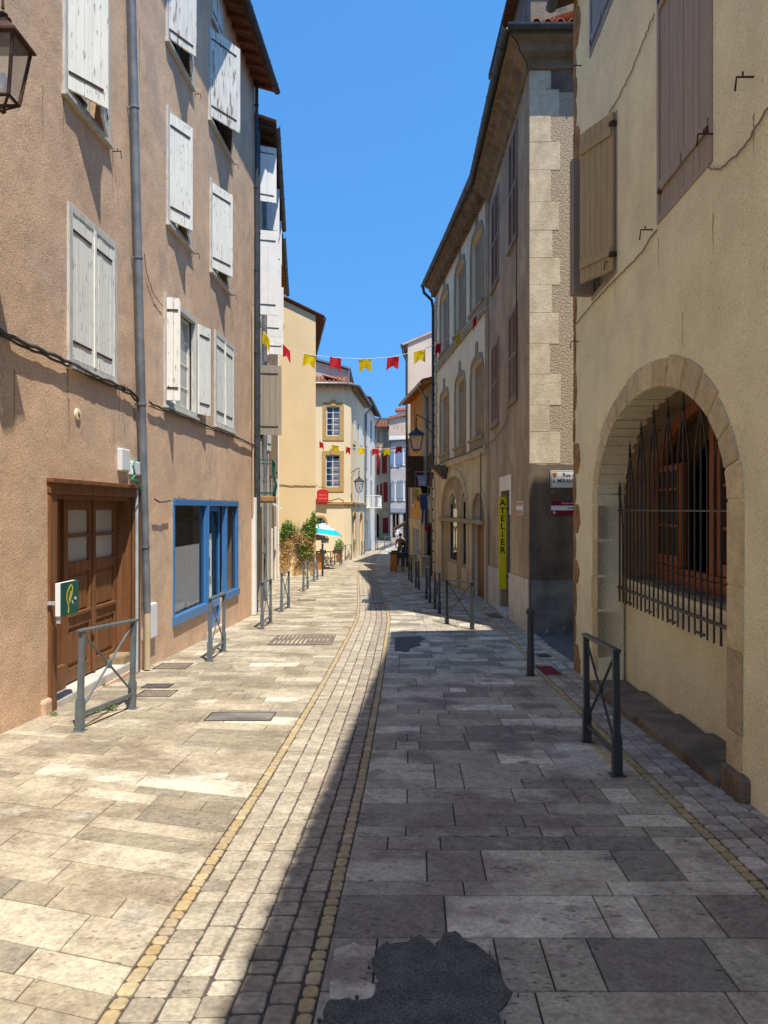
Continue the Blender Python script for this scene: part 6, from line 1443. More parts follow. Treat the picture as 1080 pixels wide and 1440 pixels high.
g_ = gnd(868, 1090); g2 = gnd(824, 1041)
rail(dark_r, ud, (g_.x, g_.y), (g2.x, g2.y), 'dark railing nearest the viewer on the shady side, beside the arched window')
g_ = gnd(664, 885); g2 = gnd(627, 877); rail(dark_r, ud, (g_.x, g_.y), (g2.x, g2.y), 'dark railing set across the pavement where the sunlit strip meets the shop doorway')
rail(dark_r, ud, (1.29, 17.9), (1.25, 18.9), 'dark railing in line directly behind the sunlit crosswise one')
rail(dark_r, ud, (1.23, 20.6), (1.19, 21.6), 'dark railing in front of the arched ground floor, third along the shady side')
rail(dark_r, ud, (1.13, 25.0), (1.08, 26.0), 'dark railing in front of the quoined end of the long pale house')
rail(dark_r, ud, (1.02, 28.5), (.96, 29.5), 'dark railing next to the black café table on the shady side')
# bollard
g_ = gnd(746, 950); t = thing('bollard', (g_.x, g_.y, zg(g_.y)), 'black cast bollard with a domed cap at the mouth of the alley', 'bollard')
mb = MB(); R0_ = .042; mb.lathe([(.075, -.02), (.075, .004), (.05, .006), (.05, .35), (.044, .36), (.044, .80), (.044, .802)], tuple(t.location), 20); mb.build('post', M['iron'], t, smooth=True)
mb = MB(); mb.lathe([(.05, .803), (.062, .81), (.064, .835), (.055, .85), (.05, .862), (.03, .88), (.005, .885)], tuple(t.location), 20); mb.build('cap', M['iron'], t, smooth=True)
# tall sign-less post by the cafe
g_ = gnd(453.5, 810); t = thing('metal_post', tuple(g_), 'taller plain dark post next to the orange menu board', 'post')
mb = MB(); mb.box(g_.x-.04, g_.x+.04, g_.y-.04, g_.y+.04, g_.z-.05, g_.z+1.3); mb.build('post', M['iron'], t, bev=.006); mb = MB(); mb.box(g_.x-.055, g_.x+.055, g_.y-.055, g_.y+.055, g_.z+1.3, g_.z+1.33); mb.build('cap', M['iron'], t, bev=.01)

# ---- lanterns
def lantern(t, c, s, m, down=True, glass='lamp_glass', wf=.36):
    """four-sided lantern; c = centre of its top finial, s = body height"""
    c = Vector(c); w1, w0 = s*wf, s*wf*.58; zt, zb = c.z-s*.30, c.z-s*1.12
    fr = MB(); top = [c+Vector((x*w1, y*w1, 0))+Vector((0, 0, zt-c.z)) for x, y in ((-1, -1), (1, -1), (1, 1), (-1, 1))]; bot = [Vector((c.x+x*w0, c.y+y*w0, zb)) for x, y in ((-1, -1), (1, -1), (1, 1), (-1, 1))]
    for k in range(4): fr.tube([top[k], bot[k]], s*.026, 6); fr.tube([top[k], top[(k+1) % 4]], s*.028, 6); fr.tube([bot[k], bot[(k+1) % 4]], s*.026, 6)
    fo = fr.build('lamp_frame', m, t)
    g = MB(); i = [g.vv(*p) for p in top+bot]
    for k in range(4): g.face([i[k], i[(k+1) % 4], i[4+(k+1) % 4], i[4+k]])
    g.build('lamp_glass', M[glass], t)
    h = MB(); e = w1*1.22; P = [[Vector((c.x+x*e_, c.y+y*e_, z_)) for x, y in ((-1, -1), (1, -1), (1, 1), (-1, 1))] for e_, z_ in ((w1*.98, zt-.002), (e, zt-.0), (e, zt+s*.03), (w1*.55, c.z-s*.08), (w1*.38, c.z-s*.07), (w1*.36, c.z-s*.0))]
    ii = [[h.vv(*p) for p in r] for r in P]
    for A, B in zip(ii, ii[1:]):
        for k in range(4): h.face([A[k], A[(k+1) % 4], B[(k+1) % 4], B[k]])
    h.face(ii[0]); h.face(ii[-1]); h.build('lamp_hood', m, t)
    f = MB(); f.lathe([(s*.10, 0), (s*.12, s*.03), (s*.05, s*.06), (s*.07, s*.10), (s*.02, s*.15)], tuple(c), 10); f.build('finial', m, t, smooth=True)
    b = MB(); b.tube([bot[0]+Vector((0, 0, 0)), Vector((c.x, c.y, zb-s*.14)), bot[2]], s*.02, 6); b.tube([bot[1], Vector((c.x, c.y, zb-s*.14)), bot[3]], s*.02, 6); b.lathe([(s*.01, -.02), (s*.05, 0), (s*.02, s*.05)], (c.x, c.y, zb-s*.16), 8); b.build('bottom_finial', m, t, smooth=True)
    bl = MB(); bl.lathe([(s*.03, 0), (s*.07, s*.1), (s*.07, s*.2), (s*.03, s*.28)], (c.x, c.y, zb+s*.1), 10); bl.build('bulb', M['plastic_white'], t, smooth=True)
# near wall lantern
Yl = 6.0; cl = Vector(((4-CX)/F*Yl, Yl, EYE+(HY-30)/F*Yl))
t = thing('street_lamp', tuple(W1.T(W1.u_of(8)*0+Yl+8, 5.2, 0)), 'old rusty square lantern high on the salmon wall, cut by the left edge', 'street lamp', 'wall lanterns')
lantern(t, cl, .55, M['rust_iron'], wf=.27)
ar = MB(); wp = Vector((WL(Yl)[0], Yl, cl.z-.05)); ar.tube([wp, Vector((cl.x+.0, Yl, cl.z+.28)), cl+Vector((0, 0, .1))], .014, 8); ar.tube([wp+Vector((0, 0, -.5)), wp.lerp(cl, .5)+Vector((0, 0, -.1)), cl+Vector((-.1, 0, .15))], .011, 8); ar.tube([wp+Vector((0.01, 0, -.6)), wp+Vector((.01, 0, .1))], .018, 6); ar.build('wall_bracket', M['rust_iron'], t, smooth=True)
def bracket_lamp(c, wallp, s, lab, m):
    c = Vector(c); t = thing('street_lamp', tuple(wallp), lab, 'street lamp', 'wall lanterns'); wp = Vector(wallp)
    lantern(t, c, s, m); ar = MB(); tip = c+Vector((0, 0, s*.85)); e = (tip-wp).normalized()
    ar.tube([wp, tip], .022, 8); ar.tube([tip, tip+Vector((0, 0, -s*.35)), c+Vector((0, 0, s*.1))], .018, 8)
    ar.tube([wp+Vector((0, 0, -.45)), wp.lerp(tip, .3)+Vector((0, 0, -.3)), wp.lerp(tip, .5)+Vector((0, 0, -.05))], .016, 8); ar.tube([wp+Vector((0, 0, -.5)), wp+Vector((0, 0, .08))], .022, 6)
    q = [tip+Vector((.0, 0, -s*.35))+Vector((.06*math.cos(k*.7), 0, .1*math.sin(k*.7)-.02*k)) for k in range(8)]; ar.tube(q, .011, 6)
    ar.build('wall_bracket', m, t, smooth=True); return t
Y_ = 31.6; c = at(585.5, 604, Y_); bracket_lamp((c.x, Y_, c.z), (2.03, Y_, at(0, 596, Y_).z), .74, 'dark lantern on a long bracket in front of the orange house', M['iron'])
Y_ = 46.4; c = at(505, 672, Y_); t = bracket_lamp((c.x, Y_, c.z), (-2.05, 46.6, at(0, 665, Y_).z), .72, 'dark lantern on a bracket at the corner of the pale yellow house', M['iron'])

# ---- bunting
def bunting(pts_px, Y, ends, wf, hf, label, seed):
    rnd = random.Random(seed); P0, P1 = Vector(ends[0]), Vector(ends[1]); t = thing('bunting', tuple((P0+P1)/2), label, 'bunting')
    P = [P0]; fl = []
    for (x, y, cc) in pts_px: p = at(x, y, Y); P.append(p); fl.append((p, cc))
    P.append(P1); s = MB(); s.tube(P, .007, 5); s.build('string', M['string'], t)
    for k, (p, cc) in enumerate(fl):
        a = rnd.uniform(-.35, .35); yaw = rnd.uniform(-.5, .5); tw = rnd.uniform(-.3, .3)
        if k == 0 or cc.islower(): yaw = 1.0
        d = (P[k+2]-P[k]).normalized(); ux = Vector((d.x*math.cos(yaw), math.sin(yaw), d.z)); dn = Vector((math.sin(a)*.35, math.sin(tw)*.5, -1)).normalized()
        m = MB(); nx, nz = 6, 5; f = []
        for j in range(nz+1):
            for i_ in range(nx+1):
                u = i_/nx-.5; v = j/nz; notch = (.42*(1-abs(u)*2)) if j == nz else 0
                vv_ = v-notch*(1 if j == nz else 0); vv_ = v*(1-.34*(1-abs(u)*2)*v)
                q = p+ux*(u*wf)+dn*(vv_*hf)+Vector((0, .025*math.sin(u*7+k+v*2), 0)); f.append(m.vv(*q))
        for j in range(nz):
            for i_ in range(nx): a0 = j*(nx+1)+i_; m.face([f[a0], f[a0+1], f[a0+nx+2], f[a0+nx+1]])
        o = m.build('flag', M['flag_red' if cc in 'Rr' else 'flag_yellow'], t, smooth=False)
        sm = o.modifiers.new('t', 'SOLIDIFY'); sm.thickness = .003
bunting([(375, 472, 'y'), (403, 489, 'r'), (436, 499, 'Y'), (472, 503, 'R'), (513, 505, 'Y'), (553, 502, 'R'), (590, 493, 'Y'), (617, 483, 'r'), (645, 468, 'y'), (668, 445, 'r')], 20.0,
        [(-3.13, 20, at(0, 466, 20).z), (2.86, 20.4, at(0, 420, 20).z)], .32, .34, 'string of red and yellow swallowtail flags across the street, the nearer and higher of two', 3)
bunting([(452, 622, 'R'), (471, 626, 'Y'), (490, 629, 'r'), (508, 630, 'Y'), (528, 631, 'R'), (544, 631, 'Y'), (561, 628, 'R')], 35.5,
        [(-3.28, 35.5, at(0, 618, 35.5).z), (1.56, 35.5, at(0, 624, 35.5).z)], .33, .34, 'string of red and yellow flags farther down the street, the lower of two', 5)

# ---- laundry on a line in front of the orange house
def cloth(name, px, Y, m, label, seed=0, th=.02, group='laundry hung in front of the orange house'):
    rnd = random.Random(seed); P = [at(x, y, Y) for x, y in px]; c = sum(P, Vector())/len(P)
    t_ = MB(); pl = [[Vector((p.x, p.z, 0)) for p in P]]; tris = geometry.tessellate_polygon(pl)
    n = len(P); off = [rnd.uniform(-.05, .05) for _ in P]
    A = [t_.vv(p.x, p.y+off[k], p.z) for k, p in enumerate(P)]; B = [t_.vv(p.x, p.y+off[k]+th, p.z) for k, p in enumerate(P)]
    for q in tris: t_.face([A[k] for k in q]); t_.face([B[k] for k in reversed(q)])
    for k in range(n): t_.face([A[k], A[(k+1) % n], B[(k+1) % n], B[k]])
    o = t_.build(name, m); tag(o, label, 'clothing', group); return o
def cm(n, c): return mat(n, c, tuple(q*.75 for q in c), 9, rough=.9, bump=.012, bscale=7, fine=.08)
shirt = lambda x0, x1, y0, y1: [(x0+1.5, y0), (x0+3.4, y0+.8), (x1-3.4, y0+.8), (x1-1.5, y0), (x1, y0+3), (x1-1.6, y0+4), (x1-1.8, y1), (x0+1.8, y1), (x0+1.6, y0+4), (x0, y0+3)]
cloth('shirt', shirt(586.5, 600, 669, 683), 32.6, cm('pale_blue_cloth', (.40, .46, .62)), 'pale blue shirt hanging at the dark window opening', 1)
cloth('shirt', [(591.5, 684), (601, 684), (600.5, 694), (593, 694)], 32.5, cm('black_cloth', (.012, .012, .016)), 'short black garment hanging right below the pale blue shirt', 2)
cloth('shirt', shirt(600, 609.5, 697, 716), 32.3, cm('cream_cloth', (.55, .52, .42)), 'cream shirt hanging by the drainpipe', 3)
cloth('jacket', shirt(601, 610, 664, 695), 32.2, cm('navy_cloth', (.02, .03, .075)), 'dark navy jacket hanging above the cream shirt', 4)
cloth('trousers', [(593, 695), (600.5, 695), (600, 715), (600.8, 740), (597.6, 740), (596.8, 712), (595.5, 736), (592.8, 736)], 32.4, cm('blue_denim_cloth', (.055, .09, .2)), 'blue trousers hanging in the middle of the laundry', 5)
cloth('trousers', [(589.5, 694), (593.2, 695), (593, 716), (591.5, 716), (590, 706)], 32.5, cm('grey_blue_cloth', (.13, .16, .26)), 'grey-blue garment left of the blue trousers', 6)
cloth('towel', [(582.5, 688), (588.5, 687), (588.5, 699), (585, 703), (582.5, 701)], 34, cm('lime_cloth', (.35, .52, .12)), 'lime green cloth, leftmost of the laundry', 7)
cloth('towel', [(586, 699), (589.3, 698), (589.6, 704), (587, 706)], 33.8, cm('scarlet_cloth', (.45, .03, .05)), 'small scarlet cloth between the lime cloth and the blue trousers', 8)
cloth('towel', [(592.5, 716), (595, 716), (595.6, 728), (593, 726)], 32.5, cm('white_cloth', (.7, .7, .7)), 'small white cloth below the grey-blue garment', 9)
cloth('towel', [(596.5, 741), (602, 740), (602.5, 746), (598, 747)], 32.3, cm('crimson_cloth', (.5, .01, .06)), 'small crimson cloth, lowest of the laundry', 10)
t = thing('clothes_line', (1.5, 32.4, at(0, 668, 32.4).z), 'thin clothes rack of lines and poles holding the laundry', 'clothes line')
mb = MB()
for (x0, x1, y) in ((584, 612, 669), (583, 612, 687), (589, 612, 695), (583, 612, 663.5)): mb.tube([at(x0, y, 32.62), at(x1, y, 32.62)], .008, 5)
mb.build('line', M['string'], t)
mb = MB(); mb.tube([at(600.2, 640, 32.7), at(600.2, 735, 32.7)], .03, 8); mb.build('pole', M['zinc'], t)
for x_ in (583.5, 611): m = MB(); m.tube([at(x_, 663, 32.62), at(x_, 698, 32.62)], .012, 6); m.build('pole', M['zinc'], t)

# ---- plants
def leaves(mb, c, rad, n, size, rnd, droop=.3):
    for _ in range(n):
        d = Vector((rnd.gauss(0, 1), rnd.gauss(0, 1), rnd.gauss(0, 1))).normalized()*rnd.random()**.45; p = Vector(c)+Vector((d.x*rad[0], d.y*rad[1], d.z*rad[2]))
        a = Vector((rnd.uniform(-1, 1), rnd.uniform(-1, 1), rnd.uniform(-1, .6))).normalized(); b = a.cross(Vector((rnd.uniform(-1, 1), rnd.uniform(-1, 1), rnd.uniform(-1, 1)))).normalized(); s = size*rnd.uniform(.6, 1.3)
        mb.face([mb.vv(*q) for q in (p-a*s, p+b*s*.45-a*s*.2, p+a*s, p-b*s*.45-a*s*.2)])
rnd = random.Random(11)
def wp4(px, py, out=.0): # point on the yellow gable wall
    u, z = W4.uz(px, py); return W4.T(u, z, out)
t = thing('climbing_plant', tuple(wp4(420, 806)), 'half-dry climbing plant spread over the yellow gable wall', 'plant')
gl_ = MB(); br = MB(); stm = MB()
for (x, y, rx, rz, n, kind) in ((404, 742, .28, .35, 420, 0), (397, 752, .2, .4, 200, 0), (436, 742, .36, .45, 520, 0), (441, 728, .15, .3, 160, 0), (430, 752, .4, .3, 300, 0), (424, 772, .28, .5, 320, 0), (436, 778, .22, .35, 240, 0), (412, 746, .3, .25, 150, 0), (404, 768, .26, .7, 480, 1), (420, 760, .5, .36, 420, 1), (399, 785, .2, .5, 300, 1), (434, 768, .3, .55, 380, 1), (440, 790, .14, .4, 150, 1), (412, 752, .5, .22, 220, 1), (416, 790, .14, .4, 90, 1)):
    leaves(br if kind else gl_, wp4(x, y, .14), (rx, .13, rz), n, .05 if not kind else .042, rnd)
for k in range(26):
    x = rnd.uniform(396, 442); P = [wp4(rnd.uniform(412, 436), 800, .12)]
    for j in range(6): P.append(wp4(P and (x*(j+1)/6+(424)*(1-(j+1)/6))+rnd.uniform(-2, 2), 800-(j+1)*rnd.uniform(8, 12), .05+rnd.uniform(0, .1)))
    stm.tube(P, [.012-.0015*j for j in range(7)], 5)
gl_.build('green_foliage', M['leaf'], t, recalc=False); br.build('dry_foliage', M['leaf_dry'], t, recalc=False); stm.build('stem_tangle', M['stem'], t, smooth=True)
g_ = gnd(423, 809); t = thing('planter', tuple(g_), 'long terracotta trough at the foot of the climbing plant', 'planter')
m = MB(); X0, X1 = g_.x-.52, g_.x+.52; z0 = g_.z
m.prism([(X0+.05, z0), (X1-.05, z0), (X1, z0+.32), (X0, z0+.32)], g_.y-.0, g_.y+.42, T=lambda a, b, c: Vector((a, c, b))); m.build('trough', M['terracotta'], t, bev=.015)
m = MB(); m.box(X0-.02, X1+.02, g_.y-.025, g_.y+.445, z0+.322, z0+.37); m.build('rim', M['terracotta'], t, bev=.012)
m = MB(); leaves(m, (g_.x-.1, g_.y+.2, z0+.5), (.5, .18, .18), 420, .05, rnd); m.build('foliage', M['leaf'], t, recalc=False)
def pot_plant(px, py, hgt, wd, label, lighter=False):
    g_ = gnd(px, py); t = thing('potted_plant', tuple(g_), label, 'potted plant')
    m = MB(); m.lathe([(.14, 0), (.2, .34), (.22, .35), (.22, .4), (.17, .4), (.16, .36)], tuple(g_), 16); m.build('pot', M['terracotta'], t, smooth=True)
    f = MB(); leaves(f, (g_.x, g_.y, g_.z+hgt*.68), (wd, wd, hgt*.36), 700, .055, rnd); f.build('foliage', M['leaf'], t, recalc=False)
    s = MB(); [s.tube([g_+Vector((0, 0, .3)), g_+Vector((rnd.uniform(-.1, .1), rnd.uniform(-.1, .1), hgt*.6)), g_+Vector((rnd.uniform(-wd, wd)*.7, rnd.uniform(-wd, wd)*.7, hgt*.9))], [.012, .009, .004], 5) for _ in range(6)]; s.build('stem', M['stem'], t)
pot_plant(477, 790, 1.25, .30, 'potted shrub behind the folding chairs at the pale yellow house, the left of two')
pot_plant(493, 784, 1.35, .34, 'taller darker potted shrub by the railings at the pale yellow corner, the right of two')
def weed(px, py, s, label, n=90):
    g_ = gnd(px, py); m = MB(); leaves(m, (g_.x, g_.y, g_.z+s*.45), (s, s*.7, s*.45), n, s*.2, rnd)
    for _ in range(8): m.tube([g_, g_+Vector((rnd.uniform(-s, s)*.8, rnd.uniform(-s, s)*.5, s*.8))], .0025, 4)
    tag(m.build('weed', M['leaf'], None, recalc=False), label, 'weed', 'weeds in the joints')
weed(198, 934, .13, 'tuft of weeds at the foot of the downpipe', 150); weed(155, 999, .075, 'weed under the middle of the nearest railing on the sunny side'); weed(143, 966, .06, 'weed in the joint near the wooden door threshold'); weed(75, 1007, .05, 'dry low weed by the corner stone of the wooden door', 60); weed(138, 1003, .05, 'small weed left of the one under the nearest railing', 40)

# ---- cafe: parasol, chairs, table, board
g_ = Vector((-2.95, 37.0, zg(37)))
t = thing('parasol', tuple(g_), 'turquoise and white striped parasol at the café on the sunny side', 'parasol', None)
m = MB(); m.tube([g_, g_+Vector((0, 0, 2.25))], .022, 8); m.build('pole', M['plastic_white'], t, smooth=True)
m = MB(); m.lathe([(.28, 0), (.28, .05), (.08, .09), (.05, .3)], tuple(g_), 14); m.build('base', M['iron'], t, smooth=True)
apex = g_+Vector((.05, 0, 2.22)); tilt = Matrix.Rotation(R(9), 3, 'Y')
def par_pt(r, k, n=16, h=.48):
    a = 2*math.pi*k/n; z = -h*(r**1.25); return apex+tilt@Vector((r*.98*math.cos(a), r*.98*math.sin(a), z))
tw = MB(); tt = MB(); rings = [(0.02, .16), (.16, .24), (.24, .42), (.42, .47), (.47, .62), (.62, 1)]
for i_, (r0, r1) in enumerate(rings):
    tgt = tt if i_ in (1, 3, 5) else tw
    for k in range(16): tgt.poly([par_pt(r0, k), par_pt(r0, k+1), par_pt(r1, k+1), par_pt(r1, k)])
for k in range(16): tw.poly([par_pt(1, k), par_pt(1, k+1), par_pt(1, k+1)-Vector((0, 0, .07)), par_pt(1, k)-Vector((0, 0, .07))])
o = tw.build('white_canopy_stripes', M['canvas_white'], t); o.modifiers.new('s', 'SOLIDIFY').thickness = .004
o = tt.build('turquoise_canopy_stripes', M['teal'], t); o.modifiers.new('s', 'SOLIDIFY').thickness = .004
m = MB(); [m.tube([apex-Vector((0, 0, .06)), par_pt(1, k)-Vector((0, 0, .01))], .008, 5) for k in range(0, 16, 2)]; m.build('rib_set', M['plastic_white'], t)
def fold_chair(label, first=None):
    t = thing('folding_chair', (0, 0, 0), label, 'chair', 'folding chairs at the sunny café')
    w_ = .22
    for s in (-1, 1):
        m = MB(); m.tube([(s*w_, -.2, 0), (s*w_, .22, .86)], .014, 6); m.build('back_leg', M['black_iron'], t); m = MB(); m.tube([(s*w_*.9, .24, 0), (s*w_*.9, -.2, .45)], .014, 6); m.build('front_leg', M['black_iron'], t)
    m = MB(); [m.box(-.22, .22, -.2+.085*k, -.13+.085*k, .44, .46) for k in range(5)]; m.build('seat', M['wood'], t)
    m = MB(); m.box(-.23, .23, .17, .19, .66, .86); m.build('backrest', M['wood_dark'], t, bev=.01); return t
fc = fold_chair(''); place(fc, Vector((-2.85, 38.6, zg(38.6))), R(70), 'dark folding chair nearest the parasol pole')
for (x, y, a, lab) in ((-2.45, 39.4, 200, 'dark folding chair right of the parasol pole, beside the railing'), (-3.1, 40.2, 110, 'dark folding chair half hidden behind the menu board')):
    c = copy_tree(fc); place(c, Vector((x, y, zg(y))), R(a), lab)
g_ = Vector((-2.8, 40.4, zg(40.4))); t = thing('cafe_table', tuple(g_), 'small round café table among the folding chairs', 'table')
m = MB(); m.lathe([(.3, .7), (.32, .71), (.32, .73), (.3, .74)], tuple(g_), 20); m.build('tabletop', M['wood'], t); m = MB(); m.lathe([(.2, 0), (.19, .02), (.025, .05), (.025, .7)], tuple(g_), 12); m.build('pedestal', M['black_iron'], t, smooth=True)
g_ = gnd(449, 801); t = thing('menu_board', tuple(g_), 'orange wooden board with a dark surround standing by the yellow gable corner', 'board')
m = MB(); m.box(g_.x-.14, g_.x+.12, g_.y, g_.y+.5, g_.z+.0, g_.z+.78); m.build('panel', M['orange_board'], t, bev=.01); m = MB(); m.box(g_.x+.125, g_.x+.20, g_.y-.01, g_.y+.52, g_.z, g_.z+.82); m.box(g_.x-.19, g_.x-.145, g_.y-.01, g_.y+.52, g_.z, g_.z+.82); m.box(g_.x-.2, g_.x+.22, g_.y-.02, g_.y+.53, g_.z+.825, g_.z+.87); m.build('surround', M['iron'], t, bev=.006)
c = at(457, 761, 36.2); t = thing('hanging_slate', tuple(c), 'small grey slate hanging under the parasol', 'board')
m = MB(); m.box(c.x-.18, c.x+.18, 36.2, 36.23, c.z-.1, c.z+.1); m.build('slate_panel', M['bluegrey'], t, bev=.004); m = MB(); m.box(c.x-.2, c.x+.2, 36.19, 36.24, c.z+.101, c.z+.14); m.build('frame', M['black_iron'], t)
m = MB(); m.tube([Vector((c.x-.14, 36.21, c.z+.14)), Vector((c.x-.05, 36.6, c.z+.75))], .005, 4); m.tube([Vector((c.x+.14, 36.21, c.z+.14)), Vector((c.x+.08, 36.6, c.z+.72))], .005, 4); m.build('hanging_cord', M['string'], t)
# red hanging sign on the string course
u, z = WA.uz(454, 697); ps = WA.T(u, z, .12); t = thing('hanging_sign', tuple(ps), 'red arched sign standing on the ledge of the pale yellow house', 'sign')
sw_, sh_ = .34, .42
m = MB(lambda a, b, c: ps+Vector((a, -.1-c, b))); m.prism([(-sw_, -sh_), (sw_, -sh_), (sw_, .22)]+[(sw_*math.cos(math.pi*k/8), .22+.16*math.sin(math.pi*k/8)) for k in range(1, 8)]+[(-sw_, .22)], 0, .05); m.build('board', M['red'], t, bev=.01)
for s, zz, sz in (('pizzeria', .1, .15), ('restaurant', -.12, .12)): pass
m = MB(lambda a, b, c: ps+Vector((a, -.152-c, b)))
for zz in (.0, -.2):
    x = -.24
    while x < .24: w__ = rnd.uniform(.03, .06); m.box(x, x+w__, zz, zz+rnd.uniform(.04, .08), 0, .003); x += w__+.02
m.build('faded_lettering', mat('pale_red_lettering', (.8, .25, .22)), t)
m = MB(); m.tube([ps+Vector((-.3, 0, .5)), ps+Vector((.1, -.1, .5)), ps+Vector((.34, -.1, .45))], .015, 6); m.build('iron_bracket', M['black_iron'], t)
# ---- shady-side cafe
g_ = gnd(554, 805); t = thing('serving_cabinet', tuple(g_), 'brown wooden cabinet standing at the edge of the café tables in the shade', 'cabinet')
x, y, z = g_; m = MB(); m.box(x-.16, x+.14, y, y+.55, z+.08, z+.84); m.build('carcass', M['wood'], t, bev=.01); m = MB(); m.box(x-.14, x+.12, y-.012, y-.001, z+.12, z+.8); m.build('front_panel', M['orange_board'], t, bev=.006)
m = MB(); m.box(x-.18, x+.16, y-.02, y+.57, z+.841, z+.87); m.build('top', M['wood_dark'], t, bev=.008)
for sx in (-.13, .09):
    for sy in (.02, .48): m = MB(); m.box(x+sx, x+sx+.04, y+sy, y+sy+.04, z-.01, z+.079); m.build('leg', M['wood_dark'], t)
def table(x, y, label, w=.35):
    z = zg(y); t = thing('cafe_table', (x, y, z), label, 'table', 'black café tables in the shade'); m = MB(); m.box(x-w, x+w, y-.35, y+.35, z+.71, z+.74); m.build('tabletop', M['iron'], t, bev=.006)
    for sx in (-1, 1):
        for sy in (-1, 1): m = MB(); m.tube([(x+sx*(w-.04), y+sy*.3, z+.71), (x+sx*(w-.02), y+sy*.32, z)], .015, 6); m.build('leg', M['black_iron'], t)
table(.83, 36.4, 'black café table beside the brown cabinet'); table(1.0, 38.6, 'black café table farther back, in front of the standing people')
def metal_chair(x, y, a, label):
    t = thing('metal_chair', (x, y, zg(y)), label, 'chair', 'black café chairs in the shade'); c, s = math.cos(a), math.sin(a); z = zg(y)
    T = lambda p, q, r_: Vector((x+p*c-q*s, y+p*s+q*c, z+r_))
    m = MB(T); m.box(-.21, .21, -.2, .2, .44, .465); m.build('seat', M['iron'], t, bev=.008); m = MB(T); m.box(-.21, .21, .19, .21, .62, .86); m.build('backrest', M['iron'], t, bev=.008)
    for sx in (-1, 1):
        for sy in (-1, 1): m = MB(); m.tube([T(sx*.19, sy*.18, .44 if sy < 0 else .86), T(sx*.2, sy*.21, 0)], .013, 6); m.build('leg', M['black_iron'], t)
metal_chair(.72, 35.3, R(170), 'black café chair nearest the brown cabinet'); metal_chair(1.02, 35.5, R(190), 'black café chair between the cabinet table and the dark railing'); metal_chair(.62, 37.9, R(20), 'black café chair on the far side of the first table')
# awning
t = thing('awning', (1.6, 54, zg(54)), 'brown awning sloping out over the far end of the shady side', 'awning')
m = MB(); A = [at(577, 735, 50), at(577, 729, 56), at(553, 743, 56.5), at(557, 745, 50)]
i_ = [m.vv(*p) for p in A+[p+Vector((0, 0, .03)) for p in A]]
for q in ((0, 1, 2, 3), (7, 6, 5, 4), (0, 4, 5, 1), (1, 5, 6, 2), (2, 6, 7, 3), (3, 7, 4, 0)): m.face([i_[k] for k in q])
m.build('canopy', M['wood_dark'], t); m = MB(); d = A[3]-A[2]; m.poly([A[2], A[3], A[3]-Vector((0, 0, .2)), A[2]-Vector((0, 0, .2))]); m.build('valance', M['oldwood'], t); m = MB(); m.tube([A[3], A[0]+Vector((0, 0, -.3))], .02, 6); m.tube([A[2], A[1]+Vector((0, 0, -.3))], .02, 6); m.build('support_arm', M['iron'], t)

